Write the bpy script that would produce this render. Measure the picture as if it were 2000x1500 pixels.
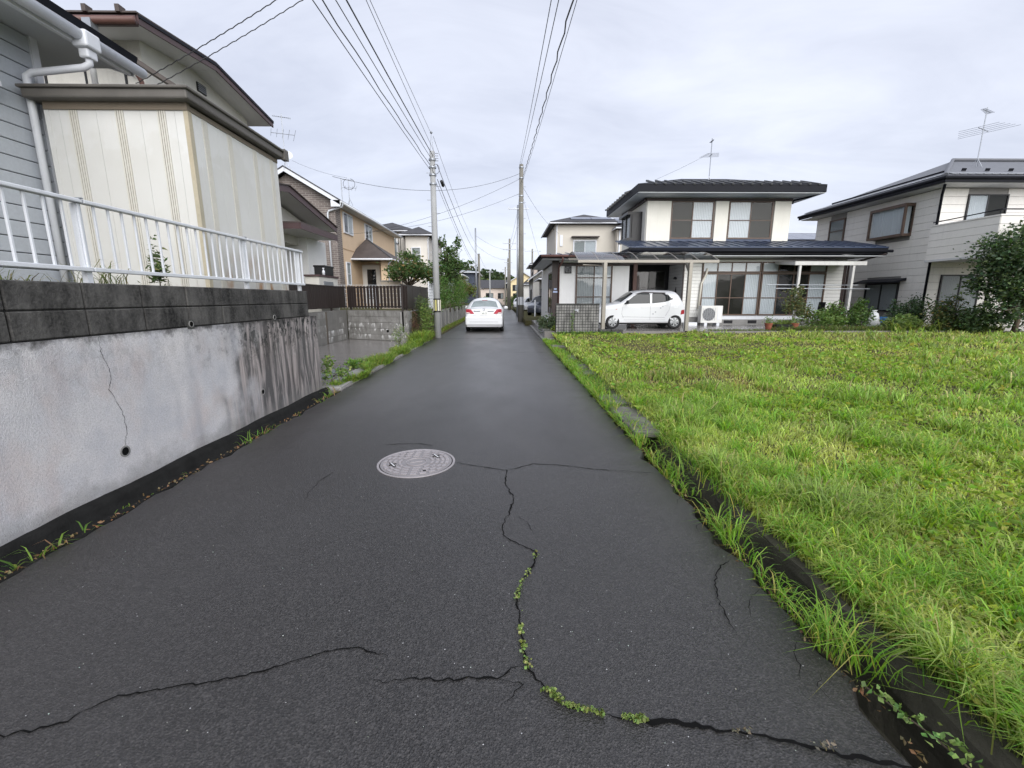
import bpy, bmesh, math, random
import numpy as np
from mathutils import Vector, Matrix
for o in list(bpy.data.objects): bpy.data.objects.remove(o)
SC = bpy.context.scene
COL = SC.collection
R = math.radians
random.seed(7)
RNG = np.random.default_rng(11)

# ------------------------------------------------------------------ camera
cam_d = bpy.data.cameras.new('camera'); cam = bpy.data.objects.new('camera', cam_d); COL.objects.link(cam)
cam_d.sensor_width = 36.0; cam_d.lens = 15.3; cam_d.clip_start = 0.05; cam_d.clip_end = 3000
cam.location = (0, 0, 1.45)
cam.rotation_euler = (R(90 - 11.115), 0, R(-0.86))
SC.camera = cam

# ------------------------------------------------------------------ sky, sun, exposure
SUN_AZ, SUN_EL = 162.0, 31.0           # azimuth from +Y towards +X: behind the camera, a little to the right
W = bpy.data.worlds.new('World'); SC.world = W; W.use_nodes = True
nt = W.node_tree; nt.nodes.clear()
def wn(t, **kw):
    n = nt.nodes.new(t)
    for k, v in kw.items(): setattr(n, k, v)
    return n
out = wn('ShaderNodeOutputWorld'); bg = wn('ShaderNodeBackground'); bg.inputs[1].default_value = 0.1
sky = wn('ShaderNodeTexSky', sky_type='NISHITA', sun_disc=False)
sky.sun_elevation = R(SUN_EL); sky.sun_rotation = R(SUN_AZ)
tc = wn('ShaderNodeTexCoord'); sep = wn('ShaderNodeSeparateXYZ'); nt.links.new(tc.outputs['Generated'], sep.inputs[0])
zz = wn('ShaderNodeMath', operation='MAXIMUM'); nt.links.new(sep.outputs[2], zz.inputs[0]); zz.inputs[1].default_value = 0.0
za = wn('ShaderNodeMath', operation='ADD'); nt.links.new(zz.outputs[0], za.inputs[0]); za.inputs[1].default_value = 0.22
dx = wn('ShaderNodeMath', operation='DIVIDE'); nt.links.new(sep.outputs[0], dx.inputs[0]); nt.links.new(za.outputs[0], dx.inputs[1])
dy = wn('ShaderNodeMath', operation='DIVIDE'); nt.links.new(sep.outputs[1], dy.inputs[0]); nt.links.new(za.outputs[0], dy.inputs[1])
cb = wn('ShaderNodeCombineXYZ'); nt.links.new(dx.outputs[0], cb.inputs[0]); nt.links.new(dy.outputs[0], cb.inputs[1])
def wnoise(sx, sy, scale, det, rough, dist=0.0, off=0.0):
    mp = wn('ShaderNodeMapping'); mp.inputs['Scale'].default_value = (sx, sy, 1); mp.inputs['Location'].default_value = (off, off * .7, 0)
    nt.links.new(cb.outputs[0], mp.inputs[0])
    n = wn('ShaderNodeTexNoise'); n.inputs['Scale'].default_value = scale; n.inputs['Detail'].default_value = det
    n.inputs['Roughness'].default_value = rough; n.inputs['Distortion'].default_value = dist
    nt.links.new(mp.outputs[0], n.inputs['Vector']); return n
n1 = wnoise(.55, .8, 1.0, 5, .55, .4, 3.1)
n2 = wnoise(.8, 1.7, 2.0, 6, .6, .7, 9.0)
ramp = wn('ShaderNodeValToRGB'); cr = ramp.color_ramp
cr.elements[0].position = .36; cr.elements[0].color = (2.75, 2.9, 3.42, 1)
cr.elements[1].position = .63; cr.elements[1].color = (3.75, 3.9, 4.4, 1)
ad = wn('ShaderNodeMath', operation='MULTIPLY_ADD'); nt.links.new(n2.outputs[0], ad.inputs[0]); ad.inputs[1].default_value = .38
ms = wn('ShaderNodeMath', operation='MULTIPLY'); nt.links.new(n1.outputs[0], ms.inputs[0]); ms.inputs[1].default_value = .62
nt.links.new(ms.outputs[0], ad.inputs[2]); nt.links.new(ad.outputs[0], ramp.inputs[0])
mixw = wn('ShaderNodeMixRGB'); mixw.inputs[0].default_value = .93
nt.links.new(sky.outputs[0], mixw.inputs[1]); nt.links.new(ramp.outputs[0], mixw.inputs[2])
nt.links.new(mixw.outputs[0], bg.inputs[0]); nt.links.new(bg.outputs[0], out.inputs[0])

sd = bpy.data.lights.new('sun', 'SUN'); sun = bpy.data.objects.new('sun', sd); COL.objects.link(sun)
sd.energy = 1.5; sd.angle = R(60); sd.color = (1, .982, .955)
az, el = R(SUN_AZ), R(SUN_EL)
to_sun = Vector((math.sin(az) * math.cos(el), math.cos(az) * math.cos(el), math.sin(el)))
sun.rotation_euler = to_sun.to_track_quat('Z', 'Y').to_euler()
SC.view_settings.view_transform = 'Standard'; SC.view_settings.look = 'None'
SC.view_settings.gamma = 1.0; SC.view_settings.exposure = 1.34; SC.view_settings.use_curve_mapping = False

SC.cycles.use_adaptive_sampling = True; SC.cycles.adaptive_threshold = .02; SC.cycles.max_bounces = 6; SC.cycles.diffuse_bounces = 3; SC.cycles.glossy_bounces = 3; SC.cycles.transmission_bounces = 3; SC.cycles.transparent_max_bounces = 8

# ------------------------------------------------------------------ node helper and materials
class NT:
    def __init__(s, name):
        s.m = bpy.data.materials.new(name); s.m.use_nodes = True; s.t = s.m.node_tree; s.t.nodes.clear()
        s.out = s.n('ShaderNodeOutputMaterial'); s.b = None; s._pos = None
    def n(s, t, **kw):
        x = s.t.nodes.new(t)
        for k, v in kw.items(): setattr(x, k, v)
        return x
    def set(s, sock, v):
        if hasattr(v, 'is_linked') or isinstance(v, bpy.types.NodeSocket): s.t.links.new(v, sock)
        elif isinstance(v, (tuple, list)):
            v = tuple(v)
            sock.default_value = v + (1,) if len(v) == 3 and len(sock.default_value) == 4 else v
        else: sock.default_value = v
    def pos(s):
        if s._pos is None: s._pos = s.n('ShaderNodeNewGeometry').outputs['Position']
        return s._pos
    def xyz(s, v=None):
        q = s.n('ShaderNodeSeparateXYZ'); s.set(q.inputs[0], v or s.pos()); return q.outputs
    def comb(s, x, y, z):
        q = s.n('ShaderNodeCombineXYZ')
        for i, v in enumerate((x, y, z)): s.set(q.inputs[i], v)
        return q.outputs[0]
    def scale(s, sc, loc=(0, 0, 0), v=None):
        q = s.n('ShaderNodeMapping'); q.inputs['Scale'].default_value = sc; q.inputs['Location'].default_value = loc
        s.set(q.inputs[0], v or s.pos()); return q.outputs[0]
    def noise(s, scale, det=3, rough=.5, v=None, dist=0):
        q = s.n('ShaderNodeTexNoise'); s.set(q.inputs['Vector'], v or s.pos())
        q.inputs['Scale'].default_value = scale; q.inputs['Detail'].default_value = det
        q.inputs['Roughness'].default_value = rough; q.inputs['Distortion'].default_value = dist
        return q.outputs[0]
    def voro(s, scale, v=None, feature='F1', out='Distance'):
        q = s.n('ShaderNodeTexVoronoi', feature=feature); s.set(q.inputs['Vector'], v or s.pos()); q.inputs['Scale'].default_value = scale
        return q.outputs[out]
    def math(s, op, a, b=0.0, c=0.0, clamp=False):
        q = s.n('ShaderNodeMath', operation=op, use_clamp=clamp)
        s.set(q.inputs[0], a); s.set(q.inputs[1], b); s.set(q.inputs[2], c); return q.outputs[0]
    def mapr(s, v, a, b, c=0.0, d=1.0, smooth=False):
        q = s.n('ShaderNodeMapRange', interpolation_type='SMOOTHSTEP' if smooth else 'LINEAR')
        for i, x in enumerate((v, a, b, c, d)): s.set(q.inputs[i], x)
        return q.outputs[0]
    def mix(s, f, a, b, mode='MIX'):
        q = s.n('ShaderNodeMixRGB', blend_type=mode); s.set(q.inputs[0], f); s.set(q.inputs[1], a); s.set(q.inputs[2], b); return q.outputs[0]
    def bump(s, h, st=.3, dist=.01):
        q = s.n('ShaderNodeBump'); q.inputs['Strength'].default_value = st; q.inputs['Distance'].default_value = dist
        s.set(q.inputs['Height'], h); return q.outputs[0]
    def prin(s, col, rough=.6, metal=0.0, spec=.5, normal=None, **kw):
        b = s.n('ShaderNodeBsdfPrincipled'); s.set(b.inputs['Base Color'], col); s.set(b.inputs['Roughness'], rough)
        s.set(b.inputs['Metallic'], metal); s.set(b.inputs['Specular IOR Level'], spec)
        if normal is not None: s.set(b.inputs['Normal'], normal)
        for k, v in kw.items(): s.set(b.inputs[k], v)
        s.b = b; s.t.links.new(b.outputs[0], s.out.inputs[0]); return s.m

def shade(c, k): return tuple(max(0, min(1, x * k)) for x in c)
_M = {}
def pm(name, col, rough=.6, var=.12, scale=4.0, streak=0.0, dirt=(.12, .11, .095), bump=.0, bscale=120.0, spec=.4, metal=0.0, fine=.06, stretch=(1, 1, 1), coat=0.0):
    """painted / mineral surface: broad tone variation, fine grain, optional vertical run-off streaks"""
    if name in _M: return _M[name]
    s = NT(name)
    n = s.noise(scale, 5, .6, s.scale(stretch))
    c = s.mix(s.mapr(n, .3, .7), shade(col, 1 - var), shade(col, 1 + var * .6))
    f = s.noise(scale * 30, 2, .6)
    c = s.mix(fine * 4 if fine < .25 else 1, c, s.mix(s.mapr(f, .3, .7), shade(col, .8), shade(col, 1.12)))
    if streak > 0:
        k = s.noise(3.0, 4, .6, s.scale((3.0, 3.0, .22)))
        k2 = s.noise(1.1, 3, .5)
        c = s.mix(s.math('MULTIPLY', s.mapr(k, .5, .75, 0, streak), s.mapr(k2, .35, .65)), c, dirt)
    nm = s.bump(s.noise(bscale, 3, .6), bump, .006) if bump > 0 else None
    kw = {'Coat Weight': coat, 'Coat Roughness': .06} if coat else {}
    _M[name] = s.prin(c, rough, metal, spec, nm, **kw)
    return _M[name]

def glass_mat(name, tint=(.88, .90, .91), refl=.0):
    s = NT(name)
    fr = s.n('ShaderNodeFresnel'); fr.inputs[0].default_value = 1.5
    ge = s.n('ShaderNodeNewGeometry')
    f = s.math('MULTIPLY', s.math('ADD', fr.outputs[0], refl, clamp=True), s.math('SUBTRACT', 1.0, ge.outputs['Backfacing']))
    tr = s.n('ShaderNodeBsdfTransparent'); s.set(tr.inputs[0], tint)
    gl = s.n('ShaderNodeBsdfGlossy'); gl.inputs['Roughness'].default_value = .02
    nm = s.bump(s.noise(1.3, 2, .5), .04, .05); s.set(gl.inputs['Normal'], nm)
    mx = s.n('ShaderNodeMixShader'); s.set(mx.inputs[0], f)
    s.t.links.new(tr.outputs[0], mx.inputs[1]); s.t.links.new(gl.outputs[0], mx.inputs[2]); s.t.links.new(mx.outputs[0], s.out.inputs[0])
    _M[name] = s.m; return s.m

def leaf_mat(name, tr=.35, rough=.5, spec=.35):
    s = NT(name)
    a = s.n('ShaderNodeAttribute', attribute_name='col')
    b = s.n('ShaderNodeBsdfPrincipled'); s.set(b.inputs['Base Color'], a.outputs[0]); b.inputs['Roughness'].default_value = rough
    b.inputs['Specular IOR Level'].default_value = spec
    t = s.n('ShaderNodeBsdfTranslucent'); s.set(t.inputs[0], s.mix(1.0, a.outputs[0], (1.25, 1.3, .6), 'MULTIPLY'))
    mx = s.n('ShaderNodeMixShader'); mx.inputs[0].default_value = tr
    s.t.links.new(b.outputs[0], mx.inputs[1]); s.t.links.new(t.outputs[0], mx.inputs[2]); s.t.links.new(mx.outputs[0], s.out.inputs[0])
    _M[name] = s.m; return s.m

# ------------------------------------------------------------------ mesh helpers
ORG = {}
class MB:
    def __init__(s): s.v = []; s.f = []; s.mi = []
    def add(s, vs, fs, mi=0):
        k = len(s.v); s.v += [tuple(p) for p in vs]; s.f += [tuple(i + k for i in f) for f in fs]; s.mi += [mi] * len(fs); return s
    def box(s, x0, x1, y0, y1, z0, z1, mi=0):
        vs = [(x, y, z) for z in (z0, z1) for y in (y0, y1) for x in (x0, x1)]
        return s.add(vs, [(0, 2, 3, 1), (4, 5, 7, 6), (0, 1, 5, 4), (2, 6, 7, 3), (0, 4, 6, 2), (1, 3, 7, 5)], mi)
    def obox(s, o, ux, uz, n, a0, a1, b0, b1, c0, c1, mi=0):
        o, ux, uz, n = Vector(o), Vector(ux), Vector(uz), Vector(n)
        vs = [o + ux * a + uz * b + n * c for b in (b0, b1) for c in (c0, c1) for a in (a0, a1)]
        fs = [(0, 2, 3, 1), (4, 5, 7, 6), (0, 1, 5, 4), (2, 6, 7, 3), (0, 4, 6, 2), (1, 3, 7, 5)]
        return s.add(vs, fs, mi)
    def bar(s, p, q, w, h, mi=0, up=(0, 0, 1)):
        p, q = Vector(p), Vector(q); d = (q - p).normalized(); up = Vector(up)
        if abs(d.dot(up)) > .98: up = Vector((0, 1, 0))
        x = d.cross(up).normalized() * (w / 2); y = x.cross(d).normalized() * (h / 2)
        vs = [p - x - y, p + x - y, p + x + y, p - x + y, q - x - y, q + x - y, q + x + y, q - x + y]
        return s.add(vs, [(3, 2, 1, 0), (4, 5, 6, 7), (0, 1, 5, 4), (1, 2, 6, 5), (2, 3, 7, 6), (3, 0, 4, 7)], mi)
    def tube(s, pts, r, n=8, mi=0, cap=True):
        pts = [Vector(p) for p in pts]; rs = r if isinstance(r, (list, tuple)) else [r] * len(pts)
        prev = None; k = len(s.v); N = len(pts)
        for i, p in enumerate(pts):
            d = (pts[min(i + 1, N - 1)] - pts[max(i - 1, 0)]).normalized()
            if prev is None:
                a = Vector((0, 0, 1)) if abs(d.z) < .9 else Vector((1, 0, 0)); x = d.cross(a).normalized()
            else: x = (prev - d * prev.dot(d)).normalized()
            prev = x; y = d.cross(x)
            for j in range(n):
                t = 2 * math.pi * j / n; s.v.append(tuple(p + (x * math.cos(t) + y * math.sin(t)) * rs[i]))
        for i in range(N - 1):
            for j in range(n):
                a = k + i * n + j; b = k + i * n + (j + 1) % n; s.f.append((a, b, b + n, a + n)); s.mi.append(mi)
        if cap:
            s.f.append(tuple(k + j for j in reversed(range(n)))); s.mi.append(mi)
            s.f.append(tuple(k + (N - 1) * n + j for j in range(n))); s.mi.append(mi)
        return s
    def prism(s, poly, ext, mi=0):
        poly = [Vector(p) for p in poly]; e = Vector(ext); n = len(poly)
        vs = poly + [p + e for p in poly]
        fs = [tuple(reversed(range(n))), tuple(range(n, 2 * n))] + [(i, (i + 1) % n, (i + 1) % n + n, i + n) for i in range(n)]
        return s.add(vs, fs, mi)
    def slab(s, quad, th, mi=0): return s.prism(quad, (0, 0, th), mi)
    def lathe(s, prof, c, ax, n=24, mi=0):
        """prof: (radius, along-axis) points; closed ring loop not required"""
        ax = Vector(ax).normalized(); a = Vector((0, 0, 1)) if abs(ax.z) < .9 else Vector((1, 0, 0))
        x = ax.cross(a).normalized(); y = ax.cross(x); c = Vector(c); k = len(s.v); m = len(prof)
        for j in range(n):
            t = 2 * math.pi * j / n; d = x * math.cos(t) + y * math.sin(t)
            for r, h in prof: s.v.append(tuple(c + d * r + ax * h))
        for j in range(n):
            for i in range(m - 1):
                a0 = k + j * m + i; b0 = k + ((j + 1) % n) * m + i; s.f.append((a0, a0 + 1, b0 + 1, b0)); s.mi.append(mi)
        return s
    def build(s, name, mat, parent=None, smooth=False, bevel=0.0, root=None, fix=True):
        org = Vector((0, 0, 0))
        if parent is not None: org = ORG.get(parent.name, Vector((0, 0, 0)))
        me = bpy.data.meshes.new(name); me.from_pydata([tuple(Vector(p) - org) for p in s.v], [], s.f)
        for m in (mat if isinstance(mat, (list, tuple)) else [mat]): me.materials.append(m)
        if any(s.mi): me.polygons.foreach_set('material_index', s.mi)
        if fix:
            bm = bmesh.new(); bm.from_mesh(me); bmesh.ops.recalc_face_normals(bm, faces=bm.faces); bm.to_mesh(me); bm.free()
        if smooth: me.polygons.foreach_set('use_smooth', [True] * len(me.polygons))
        o = bpy.data.objects.new(name, me); COL.objects.link(o)
        if parent is not None: o.parent = parent; ORG[o.name] = org
        if bevel > 0:
            b = o.modifiers.new('bevel', 'BEVEL'); b.width = bevel; b.segments = 2; b.limit_method = 'ANGLE'
        return o

def tag(o, label=None, cat=None, group=None, kind=None):
    if label: o['label'] = label
    if cat: o['category'] = cat
    if group: o['group'] = group
    if kind: o['kind'] = kind
    return o
def thing(name, label, cat, loc=(0, 0, 0), group=None):
    o = bpy.data.objects.new(name, None); COL.objects.link(o); o.location = loc; o.empty_display_size = .2
    ORG[o.name] = Vector(loc); return tag(o, label, cat, group)
def structure(o): o['kind'] = 'structure'; return o
def piece(name, me, parent, loc, scale=(1, 1, 1), rot=(0, 0, 0)):
    o = bpy.data.objects.new(name, me); COL.objects.link(o); o.parent = parent
    o.location = Vector(loc) - ORG.get(parent.name, Vector((0, 0, 0))); o.scale = scale; o.rotation_euler = rot; return o
def box_mesh(name, mat, bev=.0, sx=1, sy=1, sz=1):
    bm = bmesh.new(); bmesh.ops.create_cube(bm, size=1)
    bmesh.ops.scale(bm, vec=(sx, sy, sz), verts=bm.verts)
    if bev > 0: bmesh.ops.bevel(bm, geom=list(bm.edges), offset=bev, segments=1, affect='EDGES')
    me = bpy.data.meshes.new(name); bm.to_mesh(me); bm.free(); me.materials.append(mat); return me
def fbox(name, x0, x1, y0, y1, z0, z1, mat, parent=None, bevel=0.0): return MB().box(x0, x1, y0, y1, z0, z1).build(name, mat, parent, bevel=bevel)

def mesh_np(name, V, F, mat, cols=None, parent=None, smooth=False):
    """fast mesh from numpy: F (n,3) or (n,4); cols per vertex rgb"""
    me = bpy.data.meshes.new(name); nv = len(V)
    if parent is not None: V = V - np.array(ORG.get(parent.name, (0, 0, 0)))
    me.vertices.add(nv); me.vertices.foreach_set('co', V.astype(np.float32).ravel())
    Fs = F if isinstance(F, list) else [F]
    tot = sum(f.size for f in Fs); np_ = sum(len(f) for f in Fs)
    me.loops.add(tot); me.loops.foreach_set('vertex_index', np.concatenate([f.ravel() for f in Fs]).astype(np.int32))
    me.polygons.add(np_); sizes = np.concatenate([np.full(len(f), f.shape[1]) for f in Fs])
    starts = np.concatenate([[0], np.cumsum(sizes)[:-1]]).astype(np.int32)
    me.polygons.foreach_set('loop_start', starts)
    if cols is not None:
        at = me.color_attributes.new('col', 'FLOAT_COLOR', 'POINT')
        at.data.foreach_set('color', np.concatenate([cols, np.ones((nv, 1))], 1).astype(np.float32).ravel())
    me.update(calc_edges=True); me.validate()
    if smooth: me.polygons.foreach_set('use_smooth', [True] * len(me.polygons))
    for m in (mat if isinstance(mat, (list, tuple)) else [mat]): me.materials.append(m)
    o = bpy.data.objects.new(name, me); COL.objects.link(o)
    if parent is not None: o.parent = parent; ORG[o.name] = ORG[parent.name]
    return o

def vnoise(x, y, seed=0, sc=1.0):
    """smooth value noise on numpy arrays, 0..1"""
    x = x * sc; y = y * sc; xi = np.floor(x); yi = np.floor(y); fx = x - xi; fy = y - yi
    fx = fx * fx * (3 - 2 * fx); fy = fy * fy * (3 - 2 * fy)
    def h(a, b): q = np.sin(a * 127.1 + b * 311.7 + seed * 74.7) * 43758.5453; return q - np.floor(q)
    return (h(xi, yi) * (1 - fx) + h(xi + 1, yi) * fx) * (1 - fy) + (h(xi, yi + 1) * (1 - fx) + h(xi + 1, yi + 1) * fx) * fy

def blades(name, P, H, Wd, cols, mat, parent=None, lean=.55, curve=.6, seed=0):
    """grass blades: P (n,3) roots; two-segment curved ribbons"""
    r = np.random.default_rng(seed); n = len(P)
    a = r.uniform(0, 2 * np.pi, n); d = np.stack([np.cos(a), np.sin(a), 0 * a], 1)
    b = a + np.pi / 2 + r.normal(0, .5, n); w = np.stack([np.cos(b), np.sin(b), 0 * b], 1) * (Wd / 2)[:, None]
    L = np.abs(r.normal(lean, .3, n))[:, None]; C = np.abs(r.normal(curve, .3, n))[:, None]; Hh = H[:, None]
    up = np.array([[0, 0, 1.0]])
    m = P + up * Hh * .42 + d * Hh * L * .20
    q = P + up * Hh * (.80 - .10 * C) + d * Hh * (L * .42 + C * .16)
    t = P + up * Hh * (1 - .42 * C) + d * Hh * (L * .60 + C * .62)
    V = np.stack([P - w * .8, P + w * .8, m + w, m - w, q + w * .72, q - w * .72, t], 1).reshape(-1, 3)
    i = (np.arange(n) * 7)[:, None]
    Q = np.concatenate([i + np.array([[0, 1, 2, 3]]), i + np.array([[3, 2, 4, 5]])], 0); T = i + np.array([[5, 4, 6]])
    c5 = np.repeat(cols, 7, 0)
    return mesh_np(name, V, [Q, T], mat, c5, parent)

def leaves(name, P, S, cols, mat, parent=None, seed=0, droop=.2, aspect=.55, out=None):
    """leaf cards folded along the midrib: P (n,3) centres, S sizes"""
    r = np.random.default_rng(seed); n = len(P)
    u = r.normal(0, 1, (n, 3)); u[:, 2] = u[:, 2] * .5 - droop
    if out is not None: u = u * .7 + out * .8
    u /= np.linalg.norm(u, axis=1)[:, None]
    q = r.normal(0, 1, (n, 3)); q[:, 2] *= .6; w = np.cross(u, q); w /= np.linalg.norm(w, axis=1)[:, None]
    nn = np.cross(u, w); S = S[:, None]
    V = np.stack([P - u * S * .5, P + w * S * aspect * .5 + nn * S * .12, P + u * S * .5, P - w * S * aspect * .5 + nn * S * .12], 1).reshape(-1, 3)
    i = (np.arange(n) * 4)[:, None]
    F = np.concatenate([i + np.array([[0, 1, 2]]), i + np.array([[0, 2, 3]])], 0)
    return mesh_np(name, V, F, mat, np.repeat(cols, 4, 0), parent)

def vary(base, n, seed=0, dv=.25, alt=None, pa=.2):
    r = np.random.default_rng(seed); c = np.tile(np.array(base, float), (n, 1))
    if alt is not None:
        k = r.random(n) < pa; c[k] = np.array(alt)
    k = 1 + r.normal(0, dv, (n, 1)); c = c * np.clip(k, .35, 1.9); c[:, 0] *= 1 + r.normal(0, .12, n); return np.clip(c, .003, .9)
# ------------------------------------------------------------------ surface materials
def mk_asphalt():
    s = NT('wet_asphalt')
    big = s.noise(.55, 4, .6); mid = s.noise(3.2, 4, .65); p = s.xyz()
    c = s.mix(s.mapr(big, .3, .7), (.0125, .0112, .0108), (.023, .0205, .0198))
    c = s.mix(s.mapr(mid, .35, .7, 0, .5), c, (.031, .0295, .030))
    gz = s.noise(230, 2, .7); c = s.mix(s.mapr(gz, .52, .72, 0, .8), c, (.085, .080, .078)); c = s.mix(s.mapr(gz, .28, .45, .85, 0), c, (.003, .003, .003)); vz = s.xyz(s.voro(140, out='Color'))[2]; c = s.mix(s.mapr(vz, .80, .95, 0, .6), c, (.075, .070, .068)); c = s.mix(s.mapr(vz, .05, .25, .7, 0), c, (.004, .004, .004))
    ag = s.voro(150, out='Color'); agx = s.xyz(ag)[0]
    c = s.mix(s.mapr(agx, .55, 1, 0, .55), c, (.068, .065, .065))
    c = s.mix(s.mapr(agx, .0, .25, .6, 0), c, (.012, .012, .013))
    sp = s.xyz(s.voro(55, out='Color'))[1]; sd_ = s.voro(55)
    spark = s.math('MULTIPLY', s.math('GREATER_THAN', sp, .965), s.math('LESS_THAN', sd_, .12))
    c = s.mix(spark, c, (.55, .55, .56))
    # random paler patches, then a paler tone with distance for the far wet sheen
    far = s.mapr(s.noise(.22, 3, .5), .35, .65, .0, .22)
    c = s.mix(far, c, (.105, .103, .105))
    dry = s.mapr(s.math('ADD', p[1], s.mapr(s.noise(.7, 4, .6, s.scale((1, .5, 1))), .3, .7, -2.2, 2.2)), 3.2, 8.5, 0, .62, True); c = s.mix(dry, c, s.mix(s.mapr(gz, .35, .65), (.055, .0535, .0535), (.115, .112, .111)))  # dry: far wet sheen painted into the base colour, paler with distance
    wet = s.mapr(s.noise(.9, 4, .6, s.scale((1, .35, 1))), .32, .68)
    rough = s.mapr(wet, 0, 1, .36, .47)
    h = s.math('ADD', s.math('MULTIPLY', s.voro(150), .9), s.math('MULTIPLY', s.noise(160, 2, .6), .3))
    q = s.n('ShaderNodeBump'); s.set(q.inputs['Strength'], s.mapr(p[1], 1.0, 8.0, .50, .15, True)); q.inputs['Distance'].default_value = .009; s.set(q.inputs['Height'], h)
    return s.prin(c, rough, 0, .58, q.outputs[0])
M_ASPH = mk_asphalt()
def mk_soil():
    s = NT('lot_soil'); n = s.noise(1.2, 5, .6); f = s.noise(14, 5, .7)
    c = s.mix(s.mapr(n, .35, .65), (.085, .075, .038), (.10, .11, .040)); c = s.mix(s.mapr(f, .35, .7, 0, .8), c, (.055, .045, .026))
    return s.prin(c, .95, 0, .1, s.bump(f, .8, .03))
M_SOIL = mk_soil()
def mk_retain():
    s = NT('stained_stucco_wall'); p = s.xyz()
    n = s.noise(1.6, 5, .62); n2 = s.noise(2.3, 5, .6, s.scale((1, 1, .7), (4, 7, 2))); g = s.noise(75, 5, .75)
    c = s.mix(s.mapr(n, .32, .68), (.73, .705, .70), (.52, .53, .57))
    c = s.mix(s.mapr(n2, .52, .72, 0, .50), c, (.58, .46, .42))
    c = s.mix(s.mapr(g, .42, .72, 0, .55), c, (.30, .29, .29)); fg_ = s.noise(230, 2, .6); c = s.mix(s.mapr(fg_, .5, .75, 0, .6), c, (.22, .21, .21))
    gp = s.voro(70); c = s.mix(s.mapr(gp, .0, .16, .5, 0), c, (.16, .15, .15))
    # long grey damp runs
    run0 = s.noise(2.4, 3, .55, s.scale((1, 1.5, .25)))
    c = s.mix(s.mapr(run0, .55, .72, 0, .5), c, (.33, .33, .36))
    # black algae runs at the far end of the wall
    run = s.noise(2.2, 5, .62, s.scale((1, 3.6, .42), (0, 3, 0)), .9)
    dark_edge = s.mapr(s.math('ADD', p[1], s.mapr(s.noise(2.0, 3, .5), 0.3, .7, -.55, .55)), 4.30, 5.35, 0, 1, True)
    c = s.mix(s.math('MULTIPLY', dark_edge, .86), c, s.mix(s.mapr(run, .40, .57), (.34, .30, .285), (.035, .032, .030)))
    pale = s.mapr(s.noise(3.0, 4, .6, s.scale((1, 5, .3), (9, 1, 0))), .57, .66, 0, .8)
    c = s.mix(s.math('MULTIPLY', dark_edge, pale), c, (.50, .44, .42))
    blob = s.mapr(s.noise(13, 4, .7, s.scale((1, 1, .7))), .50, .58); top = s.mapr(p[2], .60, 1.12, 0, 1)
    c = s.mix(s.math('MULTIPLY', s.math('MULTIPLY', blob, top), s.mapr(dark_edge, 0, 1, .15, 1.0)), c, (.016, .021, .020))
    rim = s.mapr(s.math('ADD', p[2], s.mapr(s.noise(9, 4, .6), .3, .7, -.05, .05)), 1.13, 1.20)
    c = s.mix(s.math('MULTIPLY', rim, .85), c, (.05, .047, .045))
    base = s.mapr(s.math('ADD', p[2], s.mapr(s.noise(5, 4, .6), .3, .7, -.1, .1)), .02, .20, .55, 0)
    c = s.mix(base, c, (.20, .195, .19))
    return s.prin(c, .9, 0, .2, s.bump(s.math('ADD', g, s.math('MULTIPLY', s.voro(140), .5)), .55, .010))
M_RET = mk_retain()
def mk_block(name, a, b, k, wh=0.0):
    s = NT(name); n = s.noise(2.6, 5, .65); st = s.noise(2.5, 5, .65, s.scale((2.4, 2.4, .8))); g = s.noise(45, 4, .7)
    c = s.mix(s.mapr(n, .3, .7), a, b); c = s.mix(s.mapr(st, .42, .66, 0, .9), c, k); c = s.mix(s.mapr(g, .4, .8, 0, .35), c, shade(b, 1.5))
    if wh > 0:
        z = s.xyz()[2]; fr = s.math('FRACT', s.math('MULTIPLY', z, 5.0))
        e = s.math('MULTIPLY', s.mapr(s.noise(4.5, 4, .6, s.scale((1.6, 1.6, .7))), .53, .6), s.mapr(fr, .95, .25, 1, .15))
        c = s.mix(s.math('MULTIPLY', e, s.mapr(z, .75, .5, 0, wh)), c, (.72, .72, .72))
    return s.prin(c, .92, 0, .2, s.bump(g, .8, .01))
M_BLK = mk_block('mossy_black_block', (.045, .044, .043), (.13, .125, .118), (.010, .010, .010))
M_BLK2 = mk_block('grey_concrete_block', (.20, .195, .185), (.27, .265, .255), (.12, .115, .105), .95)
M_BLKB = mk_block('low_kerb_block', (.05, .05, .05), (.09, .09, .085), (.03, .03, .028))
M_CONC = pm('weathered_concrete', (.27, .265, .255), .85, .3, 2.5, .6, (.07, .068, .06), .5, 90)
M_WETC = pm('damp_driveway_concrete', (.21, .197, .188), .18, .35, 1.6, 0, bump=.25, bscale=70, stretch=(.4, 2.2, 1))
M_DARKC = pm('algae_black_gutter', (.012, .012, .0115), .9, .6, 7, 0, bump=.9, bscale=45, spec=.2)
M_MORT = pm('mortar', (.03, .03, .03), .95, .3, 8)
M_GAPG = pm('siding_gap', (.30, .29, .28), .9, .1, 4)
M_WHITE = pm('white_painted_aluminium', (.68, .70, .74), .38, .07, 5, .25, (.35, .33, .30), 0)
M_SIDG = pm('blue_grey_siding', (.46, .49, .53), .55, .07, 1.2, .22, (.25, .25, .25), .35, 160)
M_SIDC = pm('cream_siding', (.78, .755, .71), .6, .06, 1.0, .18, (.36, .34, .30), .3, 150)
M_SIDW = pm('white_siding', (.74, .735, .71), .6, .05, 1.0, .2, (.45, .44, .40), .2, 150)
M_STUCW = pm('white_rough_stucco', (.80, .80, .79), .85, .06, 1.5, .18, (.45, .44, .42), .7, 130)
M_STUCC = pm('cream_rough_stucco', (.76, .74, .67), .85, .07, 1.3, .2, (.45, .43, .36), .7, 120)
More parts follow.
